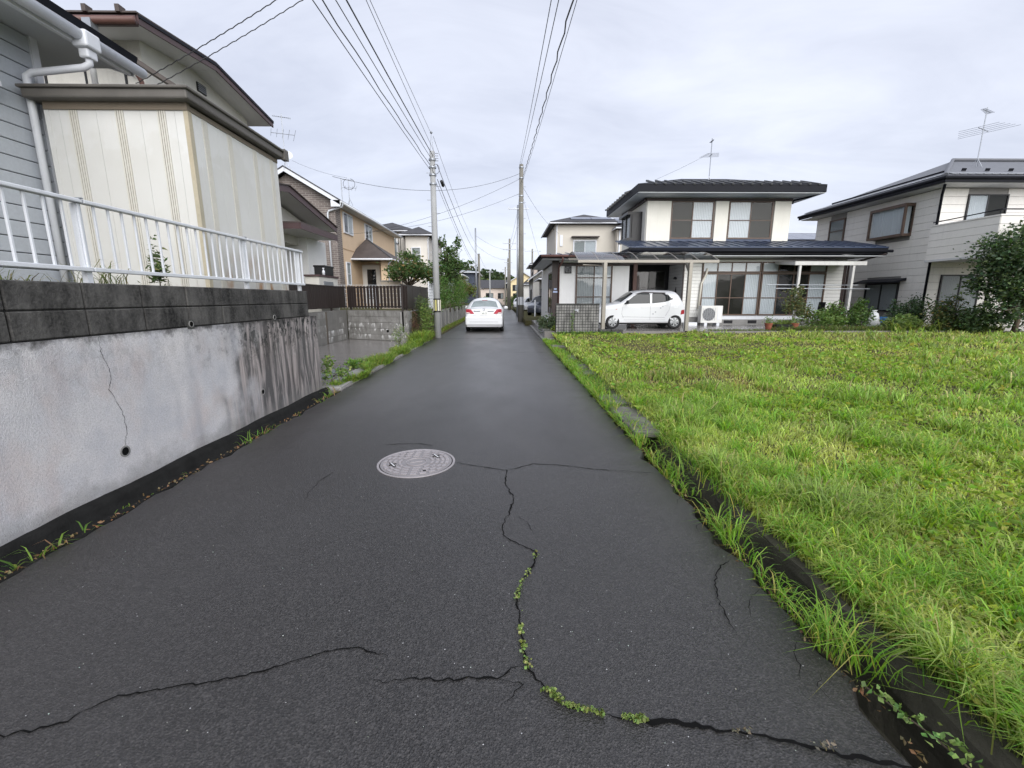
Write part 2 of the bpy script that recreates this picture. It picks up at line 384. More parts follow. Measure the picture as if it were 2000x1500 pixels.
M_CREAM = pm('aged_cream_stucco', (.60, .585, .54), .85, .09, 1.3, .3, (.35, .33, .28), .5, 110)
M_ORAN = pm('peach_stucco', (.66, .50, .345), .85, .07, 1.1, .25, (.45, .34, .22), .6, 110)
M_BROWN = pm('dark_brown_trim', (.040, .026, .024), .45, .25, 3)
M_PURP = pm('maroon_brown_fascia', (.075, .045, .047), .5, .25, 2, .2)
M_RUSTP = pm('maroon_downpipe', (.13, .065, .055), .45, .25, 4)
M_SOFF = pm('grey_white_soffit', (.60, .60, .60), .7, .06, 2)
M_SOFFG = pm('pale_soffit', (.55, .57, .59), .7, .06, 2)
M_BLUE = pm('navy_metal_roof', (.030, .045, .085), .33, .3, 2, metal=.15)
M_BLK3 = pm('black_metal_edge', (.010, .011, .016), .55, .25, 3, spec=.15)
M_ROOFD = pm('dark_slate_roof', (.060, .060, .066), .75, .3, 2.5, 0, bump=.6, bscale=60)
M_ROOFB = pm('brown_slate_roof', (.085, .070, .065), .75, .3, 2.5, 0, bump=.6, bscale=60)
M_ALU = pm('silver_aluminium', (.46, .46, .45), .42, .1, 3, .1, metal=.55)
M_BRONZE = pm('bronze_window_frame', (.105, .068, .050), .45, .15, 4)
M_BLKFR = pm('black_window_frame', (.020, .020, .022), .4, .2, 4)
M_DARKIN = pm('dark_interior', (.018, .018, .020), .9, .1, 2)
M_CURT = pm('white_curtain', (.70, .71, .72), .9, .04, 2)
M_CURTG = pm('grey_curtain', (.42, .43, .42), .9, .06, 2)
M_SCREEN = pm('window_screen_mesh', (.14, .135, .125), .8, .12, 1.2)
M_GLASS = glass_mat('window_glass')
M_GLASSD = glass_mat('window_glass_screened', (.6, .61, .6), -.02)
M_POLY = glass_mat('smoked_polycarbonate', (.42, .43, .45), .10)
M_POLE = pm('pole_concrete', (.34, .345, .345), .8, .12, 2, .3, (.17, .17, .165), .4, 80)
M_POLEB = pm('old_pole_concrete', (.20, .19, .165), .85, .2, 2, .35, (.08, .08, .07), .5, 80)
M_STEEL = pm('galvanised_steel', (.36, .38, .41), .4, .15, 3, metal=.6)
M_WIRE = pm('black_cable', (.035, .035, .038), .5, .1, 2, fine=0)
M_RUBBER = pm('black_rubber', (.014, .014, .015), .75, .2, 5)
M_BLACKP = pm('black_plastic', (.016, .016, .018), .4, .15, 5)
M_BLACKW = pm('dark_brown_fence_board', (.030, .022, .020), .5, .25, 3, stretch=(4, 4, .6))
M_PANELD = pm('dark_fence_panel', (.040, .034, .030), .5, .15, 2)
M_TERRA = pm('terracotta', (.26, .085, .05), .8, .2, 6)
M_BARK = pm('bark', (.11, .085, .065), .95, .35, 9, 0, bump=.8, bscale=40, stretch=(1, 1, .25))
M_SOLAR = pm('solar_cell', (.14, .155, .20), .22, .1, 3)
M_YEL = pm('yellow_band', (.50, .46, .18), .6, .08, 4)
M_LEAF = leaf_mat('leaf'); M_GRASS = leaf_mat('grass_blade', .48, .5, .4)

# ------------------------------------------------------------------ ground, road, drains
def xoff(y): return -0.0002 * max(0.0, y - 10) ** 2
g = MB(); g.add([(-1500, -60, -.62), (1500, -60, -.62), (1500, 2600, -.62), (-1500, 2600, -.62)], [(0, 1, 2, 3)])
structure(g.build('ground', M_SOIL))
YS = [-6 + .12 * i for i in range(230)] + [21.6 + 2.0 * i for i in range(48)]
rb = MB(); NX = 9; vs = []; rr = random.Random(3)
def edge(y, k): return .022 * math.sin(y * 7.1 + k) * math.sin(y * 2.3 + 2 * k) + .016 * math.sin(y * 17 + k * 3) + rr.uniform(-.012, .012)
for y in YS:
    xl, xr = -2.67 + edge(y, 1.0) + xoff(y), 1.335 + 1.5 * edge(y, 2.7) + xoff(y)
    row = [(xl, y, -.6), (xl, y, -.035)]
    for i in range(NX):
        t = i / (NX - 1); z = .006 * math.sin(math.pi * t); 
        if i in (0, NX - 1): z = -.012
        row.append((xl + (xr - xl) * (.006 + .988 * t), y, z))
    row += [(xr, y, -.035), (xr, y, -.6)]; vs += row
n = NX + 4; fs = []
for j in range(len(YS) - 1):
    for i in range(n - 1): fs.append((j * n + i, j * n + i + 1, (j + 1) * n + i + 1, (j + 1) * n + i))
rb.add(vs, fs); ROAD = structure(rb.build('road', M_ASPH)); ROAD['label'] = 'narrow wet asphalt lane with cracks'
for p in ROAD.data.polygons: p.use_smooth = True

# cracks: jagged dark grooves lying in the asphalt
M_CRACK = pm('crack_void', (.006, .006, .006), .95, .2, 20, fine=0, spec=.1)
CRK = {
 'a': ([(-1.78, 1.21), (-1.71, 1.23), (-1.62, 1.25), (-1.53, 1.28), (-1.49, 1.33), (-1.44, 1.38), (-1.32, 1.4), (-1.16, 1.43), (-1.02, 1.46), (-.92, 1.5), (-.83, 1.54), (-.75, 1.58), (-.62, 1.59), (-.55, 1.56), (-.49, 1.55)], .0055),
 'b': ([(-.55, 1.44), (-.45, 1.42), (-.38, 1.44), (-.28, 1.43), (-.18, 1.43), (-.12, 1.44), (-.04, 1.43), (.02, 1.48), (.085, 1.49)], .0055),
 'b2': ([(-.04, 1.43), (.06, 1.41), (.02, 1.36), (-.03, 1.31)], .003),
 'c': ([(-.45, 3.7), (-.26, 3.61), (.01, 3.51), (-.01, 3.25), (.06, 2.98), (.02, 2.75), (-.03, 2.58), (-.01, 2.46), (.08, 2.37), (.17, 2.29), (.16, 2.19), (.08, 2.01), (.05, 1.91), (.06, 1.72), (.07, 1.61), (.09, 1.47), (.14, 1.39), (.22, 1.31), (.34, 1.28)], .007),
 'c2': ([(.34, 1.28), (.48, 1.25), (.59, 1.25), (.72, 1.22), (.85, 1.2), (.97, 1.17), (1.08, 1.13), (1.22, 1.1), (1.30, 1.08)], .013),
 'd': ([(.01, 3.51), (.24, 3.66), (.51, 3.62), (.76, 3.53), (1.05, 3.48), (1.26, 3.44)], .006),
 'e': ([(1.27, 2.2), (1.17, 2.13), (1.08, 2.0), (1.03, 1.84), (1.02, 1.73), (1.01, 1.65)], .005),
 'f': ([(-1.25, 4.19), (-1.03, 4.22), (-.87, 4.22), (-.7, 4.14)], .006),
 'g': ([(-1.46, 2.96), (-1.5, 3.13), (-1.5, 3.32), (-1.45, 3.51)], .003),
 'k1': ([(1.30, 1.95), (1.22, 1.90), (1.16, 1.82), (1.13, 1.74)], .003),
 'k2': ([(1.28, 1.62), (1.20, 1.55), (1.17, 1.46), (1.12, 1.40)], .003),
 'k3': ([(1.30, 2.62), (1.24, 2.58), (1.21, 2.48)], .003),
 'k4': ([(1.25, 1.45), (1.18, 1.38), (1.2, 1.3)], .003),
 'k5': ([(1.31, 3.0), (1.25, 2.95), (1.23, 2.86)], .003),
 'h': ([(.05, 2.75), (.14, 2.63), (.18, 2.48)], .003),
 'j1': ([(-2.5, 16.2), (-1.26, 15.98), (-.14, 16.1), (1.24, 16.2)], .028),
 'j2': ([(-.03, 11.79), (.6, 11.86), (1.22, 11.8)], .018),
 'j3': ([(-.1, 24.2), (.6, 24.3), (1.1, 24.3)], .05)}
for k, (pts, wd) in CRK.items():
    rc = random.Random(k); P = []
    for i in range(len(pts) - 1):
        (x0, y0), (x1, y1) = pts[i], pts[i + 1]; L = math.hypot(x1 - x0, y1 - y0); m = max(2, int(L / (.02 if y0 < 5 else .12)))
        for j in range(m):
            t = j / m; a = .007 if y0 < 5 else .03
            P.append((x0 + (x1 - x0) * t + rc.uniform(-a, a), y0 + (y1 - y0) * t + rc.uniform(-a, a)))
    P.append(pts[-1]); vs = []; fs = []
    for i, (x, y) in enumerate(P):
        a, b = P[max(0, i - 1)], P[min(len(P) - 1, i + 1)]; dxx, dyy = b[0] - a[0], b[1] - a[1]; l = math.hypot(dxx, dyy) or 1
        w = wd * 1.5 * (.35 + .9 * float(vnoise(np.array([x]), np.array([y]), 3, 14)[0])) * rc.uniform(.6, 1.15) * (min(1, i / 4, (len(P) - 1 - i) / 4) * .9 + .1)
        if k == 'a' and 12 < i < 15: w *= .4
        t = (x + 2.67) / 4.0; z = .006 * math.sin(math.pi * min(1, max(0, t))) + .004
        vs += [(x - dyy / l * w / 2, y + dxx / l * w / 2, z), (x + dyy / l * w / 2, y - dxx / l * w / 2, z)]
        if i: fs.append((2 * i - 2, 2 * i - 1, 2 * i + 1, 2 * i))
    MB().add(vs, fs).build('crack', M_CRACK, ROAD, fix=False)

# manhole cover set in the road
M_IRON = pm('worn_cast_iron', (.34, .317, .328), .45, .12, 6, 0, bump=.3, bscale=150, metal=.2)
M_IROND = pm('iron_gap', (.015, .015, .016), .8, .2, 10)
mh = thing('manhole_cover', 'round grey cast iron manhole cover with raised pattern in the asphalt', 'manhole cover', (-.80, 3.705, .006))
cx, cyy, cz = -.80, 3.705, .008
MB().lathe([(.322, 0), (.326, .004), (.342, .004), (.346, -.02)], (cx, cyy, cz), (0, 0, 1), 64).build('frame_ring', M_IRON, mh, smooth=False)
MB().lathe([(.300, -.001), (.324, -.001)], (cx, cyy, cz), (0, 0, 1), 64).build('ring_gap', M_IROND, mh)
MB().lathe([(0, .004), (.313, .004), (.316, -.01)], (cx, cyy, cz), (0, 0, 1), 64).build('cover_plate', pm('cast_iron_field', (.255, .24, .247), .45, .12, 8, 0, bump=.3, bscale=150, metal=.2), mh)
pt = MB()
for rr_, nseg, w in ((.275, 22, .030), (.235, 18, .026), (.190, 14, .026), (.145, 10, .022)):
    for i in range(nseg):
        a0 = 2 * math.pi * (i + (.5 if nseg % 4 else 0)) / nseg; a1 = a0 + 2 * math.pi / nseg * .66
        q = []
        for a in [a0 + (a1 - a0) * k / 3 for k in range(4)]: q.append((a, rr_ + w / 2))
        for a in [a1 - (a1 - a0) * k / 3 for k in range(4)]: q.append((a, rr_ - w / 2))
        pt.prism([(cx + r_ * math.cos(a), cyy + r_ * math.sin(a), cz + .004) for a, r_ in q], (0, 0, .0065))
pt.lathe([(.085, .004), (.085, .0105), (.092, .0105), (.092, .004)], (cx, cyy, cz), (0, 0, 1), 40)
pt.obox((cx, cyy, cz), (.94, .34, 0), (0, 0, 1), (-.34, .94, 0), -.055, .055, .004, .009, -.004, .004)
tag(pt.build('raised_pattern', M_IRON, mh), kind='stuff')
for (hx, hy) in ((-.195, -.075), (.155, .135)):
    o = MB()
    for (a0, a1, c0, c1) in ((-.058, .058, -.014, .014), (-.012, .012, -.034, .034)):
        o.obox((cx + hx, cyy + hy, cz), (.55, -.83, 0), (0, 0, 1), (.83, .55, 0), a0, a1, .0105, .0125, c0, c1)
    lk = o.build('lifting_slot', M_IROND, mh)
    MB().obox((cx + hx, cyy + hy, cz), (.55, -.83, 0), (0, 0, 1), (.83, .55, 0), -.046, .046, .0125, .0145, -.006, .006).build('slot_bar', pm('worn_bright_iron', (.6, .6, .62), .4, .05, 5), lk)
MB().lathe([(0, .0115), (.016, .0115)], (cx + .11, cyy - .215, cz), (0, 0, 1), 12).build('plug_hole', M_IROND, mh)

# left gutter below the retaining wall
gl = MB(); prof = [(-2.955, .035), (-2.885, .03), (-2.865, .0), (-2.85, -.06), (-2.75, -.065), (-2.72, -.02), (-2.665, -.015), (-2.655, -.6)]
vs = []; ys = [-6 + .25 * i for i in range(53)]
for y in ys: vs += [(x + .006 * math.sin(y * 9 + x * 40), y, z + .008 * math.sin(y * 5.3 + x * 30)) for x, z in prof]
m = len(prof); gl.add(vs, [(j * m + i, j * m + i + 1, (j + 1) * m + i + 1, (j + 1) * m + i) for j in range(len(ys) - 1) for i in range(m - 1)])
structure(gl.build('gutter', M_DARKC, smooth=True))

# right-hand open drain with concrete lips and a run of cover slabs
dr = MB()
dr.box(1.30, 1.375, -6, 15.6, -.6, -.17); dr.box(1.401, 1.599, 5.7, 8.15, -.5, -.02); dr.box(1.401, 1.599, 9.6, 15.59, -.5, -.015); 
_pf = [(1.612, -.37), (1.608, -.25), (1.603, -.14), (1.606, -.05), (1.622, -.004), (1.66, .010), (1.70, .014), (1.75, .008)]; _ys = [-6 + .07 * i for i in range(309)]; _v = []
for _y in _ys:
    for _i, (_x, _z) in enumerate(_pf):
        _k = float(vnoise(np.array([_y]), np.array([_z * 3.0]), 21, 3.0)[0]) - .5; _k2 = float(vnoise(np.array([_y]), np.array([_i * 1.7]), 23, 9.0)[0]) - .5
        _v.append((_x + .05 * _k + .018 * _k2, _y, _z + .022 * _k2 * (_i > 2)))
dr.add(_v, [(j * 8 + i, j * 8 + i + 1, (j + 1) * 8 + i + 1, (j + 1) * 8 + i) for j in range(308) for i in range(7)])
dr.box(1.375, 1.60, -6, 15.6, -.6, -.36)
DRAIN = structure(dr.build('drain_channel', pm('mossy_drain_concrete', (.085, .078, .060), .9, .5, 3, .6, (.025, .025, .018), .8, 60)))
slab = box_mesh('cover_slab', pm('weathered_slab', (.15, .145, .13), .85, .45, 5, .5, bump=.5, bscale=70), .012, .40, .58, .07)
rs = random.Random(5)
for i, y in enumerate([4.70, 5.32, 6.05, 8.45, 9.05, 10.6, 12.9]):
    piece('cover_slab', slab, DRAIN, (1.545 + rs.uniform(-.02, .02) + xoff(y), y, .018 + rs.uniform(-.012, .025)), rot=(rs.uniform(-.03, .03), rs.uniform(-.04, .05), rs.uniform(-.05, .05)))

# vacant lot
def lotz(x, y): return .01 + .02 * np.sin(x * 1.7 + y) * np.clip((x - 1.8), 0, 1) + .17 * np.clip((y - 1) / 14, 0, 1) + .05 * np.clip((x - 2) / 6, 0, 1) + .05 * (vnoise(x, y, 3, .9) - .5) * np.clip((x - 1.8) / .6, 0, 1)
gx = np.concatenate([np.linspace(1.744, 8, 60), np.linspace(8.3, 40, 40)]); gy = np.concatenate([np.linspace(-6, 8, 70), np.linspace(8.3, 17.0, 30)])
X, Y = np.meshgrid(gx, gy); Z = lotz(X, Y); Z = np.where(X < 1.75, .005, Z)
V = np.stack([X, Y, Z], -1).reshape(-1, 3); nx, ny = len(gx), len(gy)
i, j = np.meshgrid(np.arange(nx - 1), np.arange(ny - 1)); a = (j * nx + i).ravel()
LOT = structure(mesh_np('vacant_lot', V, np.stack([a, a + 1, a + 1 + nx, a + nx], 1), M_SOIL, smooth=True))
# paved yard of the white house, land behind, left driveway and raised yards
structure(fbox('paved_yard', 1.42, 60, 15.85, 24, -.6, .285, M_WETC))
structure(fbox('roadside_strip', 1.32, 1.80, 15.62, 27.5, -.6, .03, M_CONC))
structure(fbox('back_land', 1.1, 90, 24, 60, -.6, .26, M_SOIL))
structure(fbox('far_land', .1, 120, 60, 130, -.6, .05, M_SOIL))
structure(fbox('far_land', -120, -3.2, 45, 130, -.6, .05, M_SOIL))
structure(fbox('driveway', -5.72, -2.66, 6.92, 16.6, -.6, -.008, M_WETC))
structure(fbox('roadside_verge', -3.45, -2.62, 16.0, 45, -.6, .012, M_SOIL))
structure(fbox('upper_yard', -26, -3.06, -8, 6.86, -.6, 1.52, M_SOIL))
structure(fbox('rear_yard', -40, -5.86, 6.86, 16.3, -.6, 1.0, M_SOIL))
structure(fbox('side_yard', -40, -3.42, 16.3, 45, -.6, .98, M_SOIL))

# ------------------------------------------------------------------ left retaining wall, block courses, railing
rw = thing('retaining_wall', 'tall pale stucco retaining wall with black stains and a long crack', 'wall', (-2.95, 2, 0))
MB().box(-3.06, -2.948, -8, 6.9, -.55, 1.185).build('wall_body', M_RET, rw)
MB().box(-5.8, -3.06, 6.72, 6.895, -.55, 1.5).build('return_wall', M_CONC, rw)
cr_ = [(3.2, 1.18), (3.2, 1.06), (3.25, .9), (3.21, .79), (3.28, .62), (3.3, .45), (3.25, .32)]; vs = []; fs = []; P = []
rc = random.Random(9)
for (y0, z0), (y1, z1) in zip(cr_, cr_[1:]):
    for k in range(8): P.append((y0 + (y1 - y0) * k / 8 + rc.uniform(-.007, .007), z0 + (z1 - z0) * k / 8))
for i, (y, z) in enumerate(P):
    w = .0018 * rc.uniform(.4, 1.3); vs += [(-2.9445, y - w, z), (-2.9445, y + w, z)]
    if i: fs.append((2 * i - 2, 2 * i - 1, 2 * i + 1, 2 * i))
MB().add(vs, fs).build('crack', M_CRACK, rw, fix=False)
for (y, z, r_) in ((3.25, .29, .032), (5.21, .34, .028), (1.4, .30, .03)):
    w = MB().lathe([(r_, .004), (r_ + .012, .004), (r_ + .012, -.02)], (-2.946, y, z), (1, 0, 0), 20).build('weep_hole', M_CONC, rw)
    MB().lathe([(0, .002), (r_, .002)], (-2.946, y, z), (1, 0, 0), 20).build('void', M_CRACK, w)
bw = thing('block_wall', 'two courses of blackened concrete blocks on top of the retaining wall', 'wall', (-3.0, 2, 1.19))
MB().box(-3.05, -2.968, -8, 6.69, 1.185, 1.558).build('mortar_bed', M_MORT, bw)
blk = box_mesh('block', M_BLK, .008, .11, .492, .180); rb_ = random.Random(2)
for c in range(2):
    y = -6.35
    while y < 6.6:
        piece('block', blk, bw, (-3.006 + rb_.uniform(-.003, .003), y + .25, 1.283 + c * .186), rot=(0, rb_.uniform(-.008, .008), 0)); y += .5 if y + .5 < 6.64 else 1
piece('block', blk, bw, (-3.006, 6.65 - .09, 1.283), (1, .36, 1)); piece('block', blk, bw, (-3.006, 6.65 - .09, 1.469), (1, .36, 1))
for y in (4.15, 5.65):
    d = MB().lathe([(.024, .018), (.031, .018), (.031, -.04)], (-2.955, y, 1.215), (1, 0, 0), 16).build('drain_pipe', M_CONC, bw)
    MB().lathe([(0, .013), (.024, .013)], (-2.955, y, 1.215), (1, 0, 0), 16).build('void', M_CRACK, d)
    MB().box(-2.951, -2.944, y - .042, y + .042, 1.172, 1.256).build('drain_plate', M_BLKB, bw)
rl = thing('railing', 'white aluminium railing with slim balusters on the black block wall', 'railing', (-3.0, 2, 1.56))
for (y0, y1) in ((-6.5, -2.7), (-2.69, -.7), (-.69, 1.29), (1.3, 3.29), (3.30, 5.27), (5.28, 6.68)):
    MB().box(-3.025, -2.965, y0, y1, 2.107, 2.133).build('top_rail', M_WHITE, rl, bevel=.006)
    MB().box(-3.02, -2.97, y0, y1, 1.640, 1.670).build('bottom_rail', M_WHITE, rl, bevel=.005)
bal = box_mesh('baluster', M_WHITE, .003, .016, .017, .436)
y = -6.4
while y < 6.68:
    piece('baluster', bal, rl, (-2.995, y, 1.887)); y += .118
piece('baluster', bal, rl, (-2.995, 6.665, 1.887), (1.4, 1.4, 1))
for y in (-4.6, -2.66, -.69, 1.3, 3.28, 5.25, 6.58):
    MB().box(-3.035, -2.998, y - .022, y + .022, 1.55, 2.104).build('post', M_WHITE, rl)
    MB().box(-3.03, -2.96, y - .012, y + .012, 2.1345, 2.142).build('rail_joint', M_STEEL, rl)
# ------------------------------------------------------------------ building helpers
UP = (0, 0, 1)
def curtain_mesh(o, ux, n, a0, a1, b0, b1, c, amp=.012, pitch=.075):
    o, ux, n = Vector(o), Vector(ux), Vector(n); k = max(6, int((a1 - a0) / pitch * 4)); m = MB(); vs = []
    for i in range(k + 1):
        a = a0 + (a1 - a0) * i / k; d = c + amp * math.sin(a / pitch * 2 * math.pi + .6 * math.sin(a * 7))
        vs += [o + ux * a + Vector(UP) * b0 + n * d, o + ux * a + Vector(UP) * b1 + n * d]
    return m.add(vs, [(2 * i, 2 * i + 1, 2 * i + 3, 2 * i + 2) for i in range(k)])
def window(house, o, ux, n, w, h, panes=2, fr=None, curt='cc', bars=(), ft=.045, name='window', dep=.07, glass=None):
    """o lower-left corner on the wall face; curt: per pane c curtain, g grey curtain, s screen, d dark, o open white blind"""
    fr = fr or M_BRONZE; glass = glass or M_GLASS
    f = MB()
    f.obox(o, ux, UP, n, 0, w, 0, ft, .002, dep); f.obox(o, ux, UP, n, 0, w, h - ft, h, .002, dep)
    f.obox(o, ux, UP, n, 0, ft, ft, h - ft, .002, dep); f.obox(o, ux, UP, n, w - ft, w, ft, h - ft, .002, dep)
    pw = (w - 2 * ft) / panes
    for i in range(1, panes): f.obox(o, ux, UP, n, ft + pw * i - .022, ft + pw * i + .022, ft, h - ft, .002, dep - .008)
    for b in bars: f.obox(o, ux, UP, n, ft, w - ft, b - .018, b + .018, .002, dep - .012)
    win = f.build(name, fr, house)
    MB().obox(o, ux, UP, n, ft * .5, w - ft * .5, ft * .5, h - ft * .5, -.001, .006).build('dark_room', M_DARKIN, win)
    for i in range(panes):
        a0, a1 = ft + pw * i + (.022 if i else 0), ft + pw * (i + 1) - (.022 if i < panes - 1 else 0)
        k = curt[i % len(curt)]
        if k in 'cg': curtain_mesh(o, ux, n, a0, a1, ft, h - ft, .026).build('curtain', M_CURT if k == 'c' else M_CURTG, win, fix=False)
        if k == 'o': MB().obox(o, ux, UP, n, a0, a1, ft, h - ft, .02, .024).build('blind', M_CURT, win)
        if k == 's': MB().obox(o, ux, UP, n, a0, a1, ft, h - ft, .030, .034).build('screen', M_SCREEN, win)
        MB().obox(o, ux, UP, n, a0, a1, ft, h - ft, dep - .028, dep - .024).build('pane', M_GLASSD if k == 's' else glass, win)
    return win
PXN = ((0, 1, 0), (1, 0, 0))     # face looking +X : along +Y, normal +X
NXN = ((0, 1, 0), (-1, 0, 0))
NYN = ((1, 0, 0), (0, -1, 0))    # face looking -Y (to the camera)
def siding(house, mat, axis, plane, a0, a1, z0, z1, pitch, th=.02, skip=(), name='siding_board'):
    """each course a board of its own; axis 'x': plane is x=const, boards run in y; skip: (a0,a1,z0,z1) openings"""
    n = int(round((z1 - z0) / pitch)); pitch = (z1 - z0) / n; cache = {}
    for i in range(n):
        za, zb = z0 + i * pitch, z0 + (i + 1) * pitch - .010; runs = [(a0, a1)]
        for (s0, s1, t0, t1) in skip:
            if zb > t0 and za < t1:
                nr = []
                for (p, q) in runs:
                    if s1 <= p or s0 >= q: nr.append((p, q)); continue
                    if s0 > p: nr.append((p, s0))
                    if s1 < q: nr.append((s1, q))
                runs = nr
        for (p, q) in runs:
            if q - p < .03: continue
            k = (round(q - p, 3),)
            if k not in cache: cache[k] = box_mesh(name, mat, .005, *((th, q - p, pitch - .008) if axis == 'x' else (q - p, th, pitch - .008)))
            loc = (plane, (p + q) / 2, (za + zb) / 2) if axis == 'x' else ((p + q) / 2, plane, (za + zb) / 2)
            piece(name, cache[k], house, loc)
def pipe(name, pts, r, mat, house, n=10): return MB().tube(pts, r, n).build(name, mat, house, smooth=True)
def gutter(house, p, q, r, mat, name='gutter'): return MB().tube([p, q], r, 12).build(name, mat, house, smooth=True)

# ------------------------------------------------------------------ grey sided house above the wall
h1 = thing('sided_house', 'blue grey clapboard bungalow with white gutter behind the white railing', 'house', (-6.5, 0, 1.5))
MB().box(-10.5, -4.93, -7.0, 5.20, 1.5, 4.10).build('wall', M_MORT, h1)
siding(h1, M_SIDG, 'x', -4.918, -7.0, 5.17, 1.60, 4.10, .158)
MB().box(-4.955, -4.885, 5.15, 5.225, 1.5, 4.10).build('corner_trim', M_WHITE, h1)
MB().box(-4.93, -4.89, -7, 5.15, 1.5, 1.60).build('base_flashing', pm('pale_green_flashing', (.50, .58, .55), .6, .1, 3), h1)
MB().box(-10.5, -4.42, -7.3, 5.80, 4.10, 4.14).build('soffit', M_SOFFG, h1)
MB().prism([(-4.36, -7.3, 4.16), (-10.5, -7.3, 6.2), (-10.5, -7.3, 6.28), (-4.33, -7.3, 4.24)], (0, 13.15, 0)).build('roof', M_BLK3, h1)
MB().box(-4.45, -4.40, -7.3, 5.82, 4.03, 4.17).build('fascia', M_WHITE, h1)
MB().prism([(-4.40, 5.80, 4.03), (-10.5, 5.80, 5.95), (-10.5, 5.80, 6.14), (-4.40, 5.80, 4.17)], (0, .045, 0)).build('rake_board', M_WHITE, h1)
gutter(h1, (-4.35, -7.3, 4.10), (-4.35, 5.92, 4.10), .055, M_WHITE)
hp = MB().box(-4.43, -4.27, 5.10, 5.28, 3.99, 4.15).build('hopper', M_WHITE, h1, bevel=.02)
MB().box(-4.40, -4.30, 5.13, 5.25, 3.90, 3.99).build('outlet', M_WHITE, hp, bevel=.015)
pipe('downpipe', [(-4.35, 5.19, 3.95), (-4.35, 5.19, 3.86), (-4.40, 5.17, 3.82), (-4.80, 5.02, 3.70), (-4.845, 5.0, 3.66), (-4.845, 5.0, 3.55), (-4.845, 5.0, 1.55)], .034, M_WHITE, h1, 12)
vh = MB().prism([(-4.90, 4.42, 3.45), (-4.76, 4.42, 3.42), (-4.76, 4.42, 3.46), (-4.90, 4.42, 3.66)], (0, .24, 0)).build('vent_hood', M_WHITE, h1)
MB().box(-4.895, -4.78, 4.45, 4.63, 3.415, 3.43).build('hood_mouth', M_DARKIN, vh)

# ------------------------------------------------------------------ beige storage shed
def mk_shed():
    s = NT('rust_stained_beige_steel'); p = s.xyz()
    n = s.noise(1.3, 5, .6); c = s.mix(s.mapr(n, .3, .7), (.69, .69, .675), (.62, .615, .59))
    low = s.math('ADD', p[2], s.mapr(s.noise(2.2, 4, .6), .3, .7, -.35, .35))
    c = s.mix(s.mapr(low, 2.95, 3.1, .35, 0, True), c, (.57, .56, .52))
    run = s.noise(4.5, 5, .65, s.scale((2.0, 2.0, .16)))
    c = s.mix(s.mapr(run, .60, .80, 0, .35), c, (.56, .50, .39))
    rust = s.math('MULTIPLY', s.mapr(s.noise(2.4, 4, .6, s.scale((1.5, 1.5, .5))), .5, .62), s.mapr(p[2], 2.05, 1.6, 0, 1))
    c = s.mix(s.math('MULTIPLY', rust, s.mapr(p[1], 5.1, 5.6, .15, .9)), c, (.36, .18, .06))
    return s.prin(c, .5, 0, .35, s.bump(s.noise(90, 3, .6), .25, .004))
M_SHED = mk_shed()
M_RUSTC = pm('rusted_corner_post', (.50, .45, .34), .6, .25, 1.4, .6, (.42, .24, .10))
M_SHEDR = pm('grey_brown_shed_roof', (.125, .116, .105), .6, .25, 3, .2)
sh = thing('storage_shed', 'beige steel garden shed with rust streaks and dark roof edge', 'shed', (-3.9, 5.9, 1.52))
SX0, SX1, SY0, SY1, SZ0, SZ1 = -4.74, -3.30, 5.03, 6.82, 1.54, 3.36
MB().box(SX0, SX1 - .02, SY0 + .02, SY1, SZ0, SZ1).build('inner_shell', M_SHED, sh)
def shed_panels(axis, plane, a0, a1, ribs):
    cuts = [a0] + list(ribs) + [a1]
    for i in range(len(cuts) - 1):
        p, q = cuts[i] + (.045 if i else 0), cuts[i + 1] - (.045 if i < len(cuts) - 2 else 0)
        for (u, v) in ((p, (p + q) / 2 - .0012), ((p + q) / 2 + .0012, q)):
            if axis == 'y': MB().box(u, v, plane - .012, plane + .02, SZ0, SZ1).build('wall_panel', M_SHED, sh)
            else: MB().box(plane - .02, plane + .012, u, v, SZ0, SZ1).build('wall_panel', M_SHED, sh)
    for c in ribs:
        b = MB()
        for k in (-.034, -.0115, .0115, .034):
            if axis == 'y': b.box(c + k - .008, c + k + .008, plane - .017, plane + .02, SZ0, SZ1)
            else: b.box(plane - .02, plane + .017, c + k - .008, c + k + .008, SZ0, SZ1)
        b.build('pressed_rib', pm('rib_beige_rusty', (.62, .60, .54), .5, .10, 3, .35, (.50, .42, .29)), sh)
shed_panels('y', SY0, SX0 + .04, SX1 - .03, (-4.46, -3.99, -3.56))
shed_panels('x', SX1, SY0 + .04, SY1, (5.27, 5.71, 6.24, 6.66))
MB().box(SX1 - .03, SX1 + .016, SY0 - .018, SY0 + .04, SZ0, SZ1).build('corner_post', M_RUSTC, sh)
MB().box(SX0 - .01, SX0 + .04, SY0 - .016, SY0 + .04, SZ0, SZ1).build('corner_post', M_SHED, sh)
MB().box(SX0, SX1 + .02, SY0 - .03, SY0 + .02, SZ1, SZ1 + .085).build('lintel', pm('brown_lintel', (.20, .165, .125), .55, .15, 3), sh)
MB().box(SX1 - .02, SX1 + .022, SY0 + .02, SY1, SZ1, SZ1 + .05).build('lintel', pm('brown_lintel', (.2, .165, .125)), sh)
MB().box(SX0 - .10, SX1 + .10, SY0 - .13, SY1 + .08, SZ1 + .07, SZ1 + .16).build('roof', M_SHEDR, sh, bevel=.015)
MB().box(SX0 - .12, SX1 + .125, SY0 - .155, SY1 + .10, SZ1 + .155, SZ1 + .185).build('roof_rim', M_SHEDR, sh, bevel=.01)
MB().box(SX1 + .06, SX1 + .13, SY1 + .02, SY1 + .13, SZ1 + .06, SZ1 + .2).build('rim_end_cap', M_SHEDR, sh)

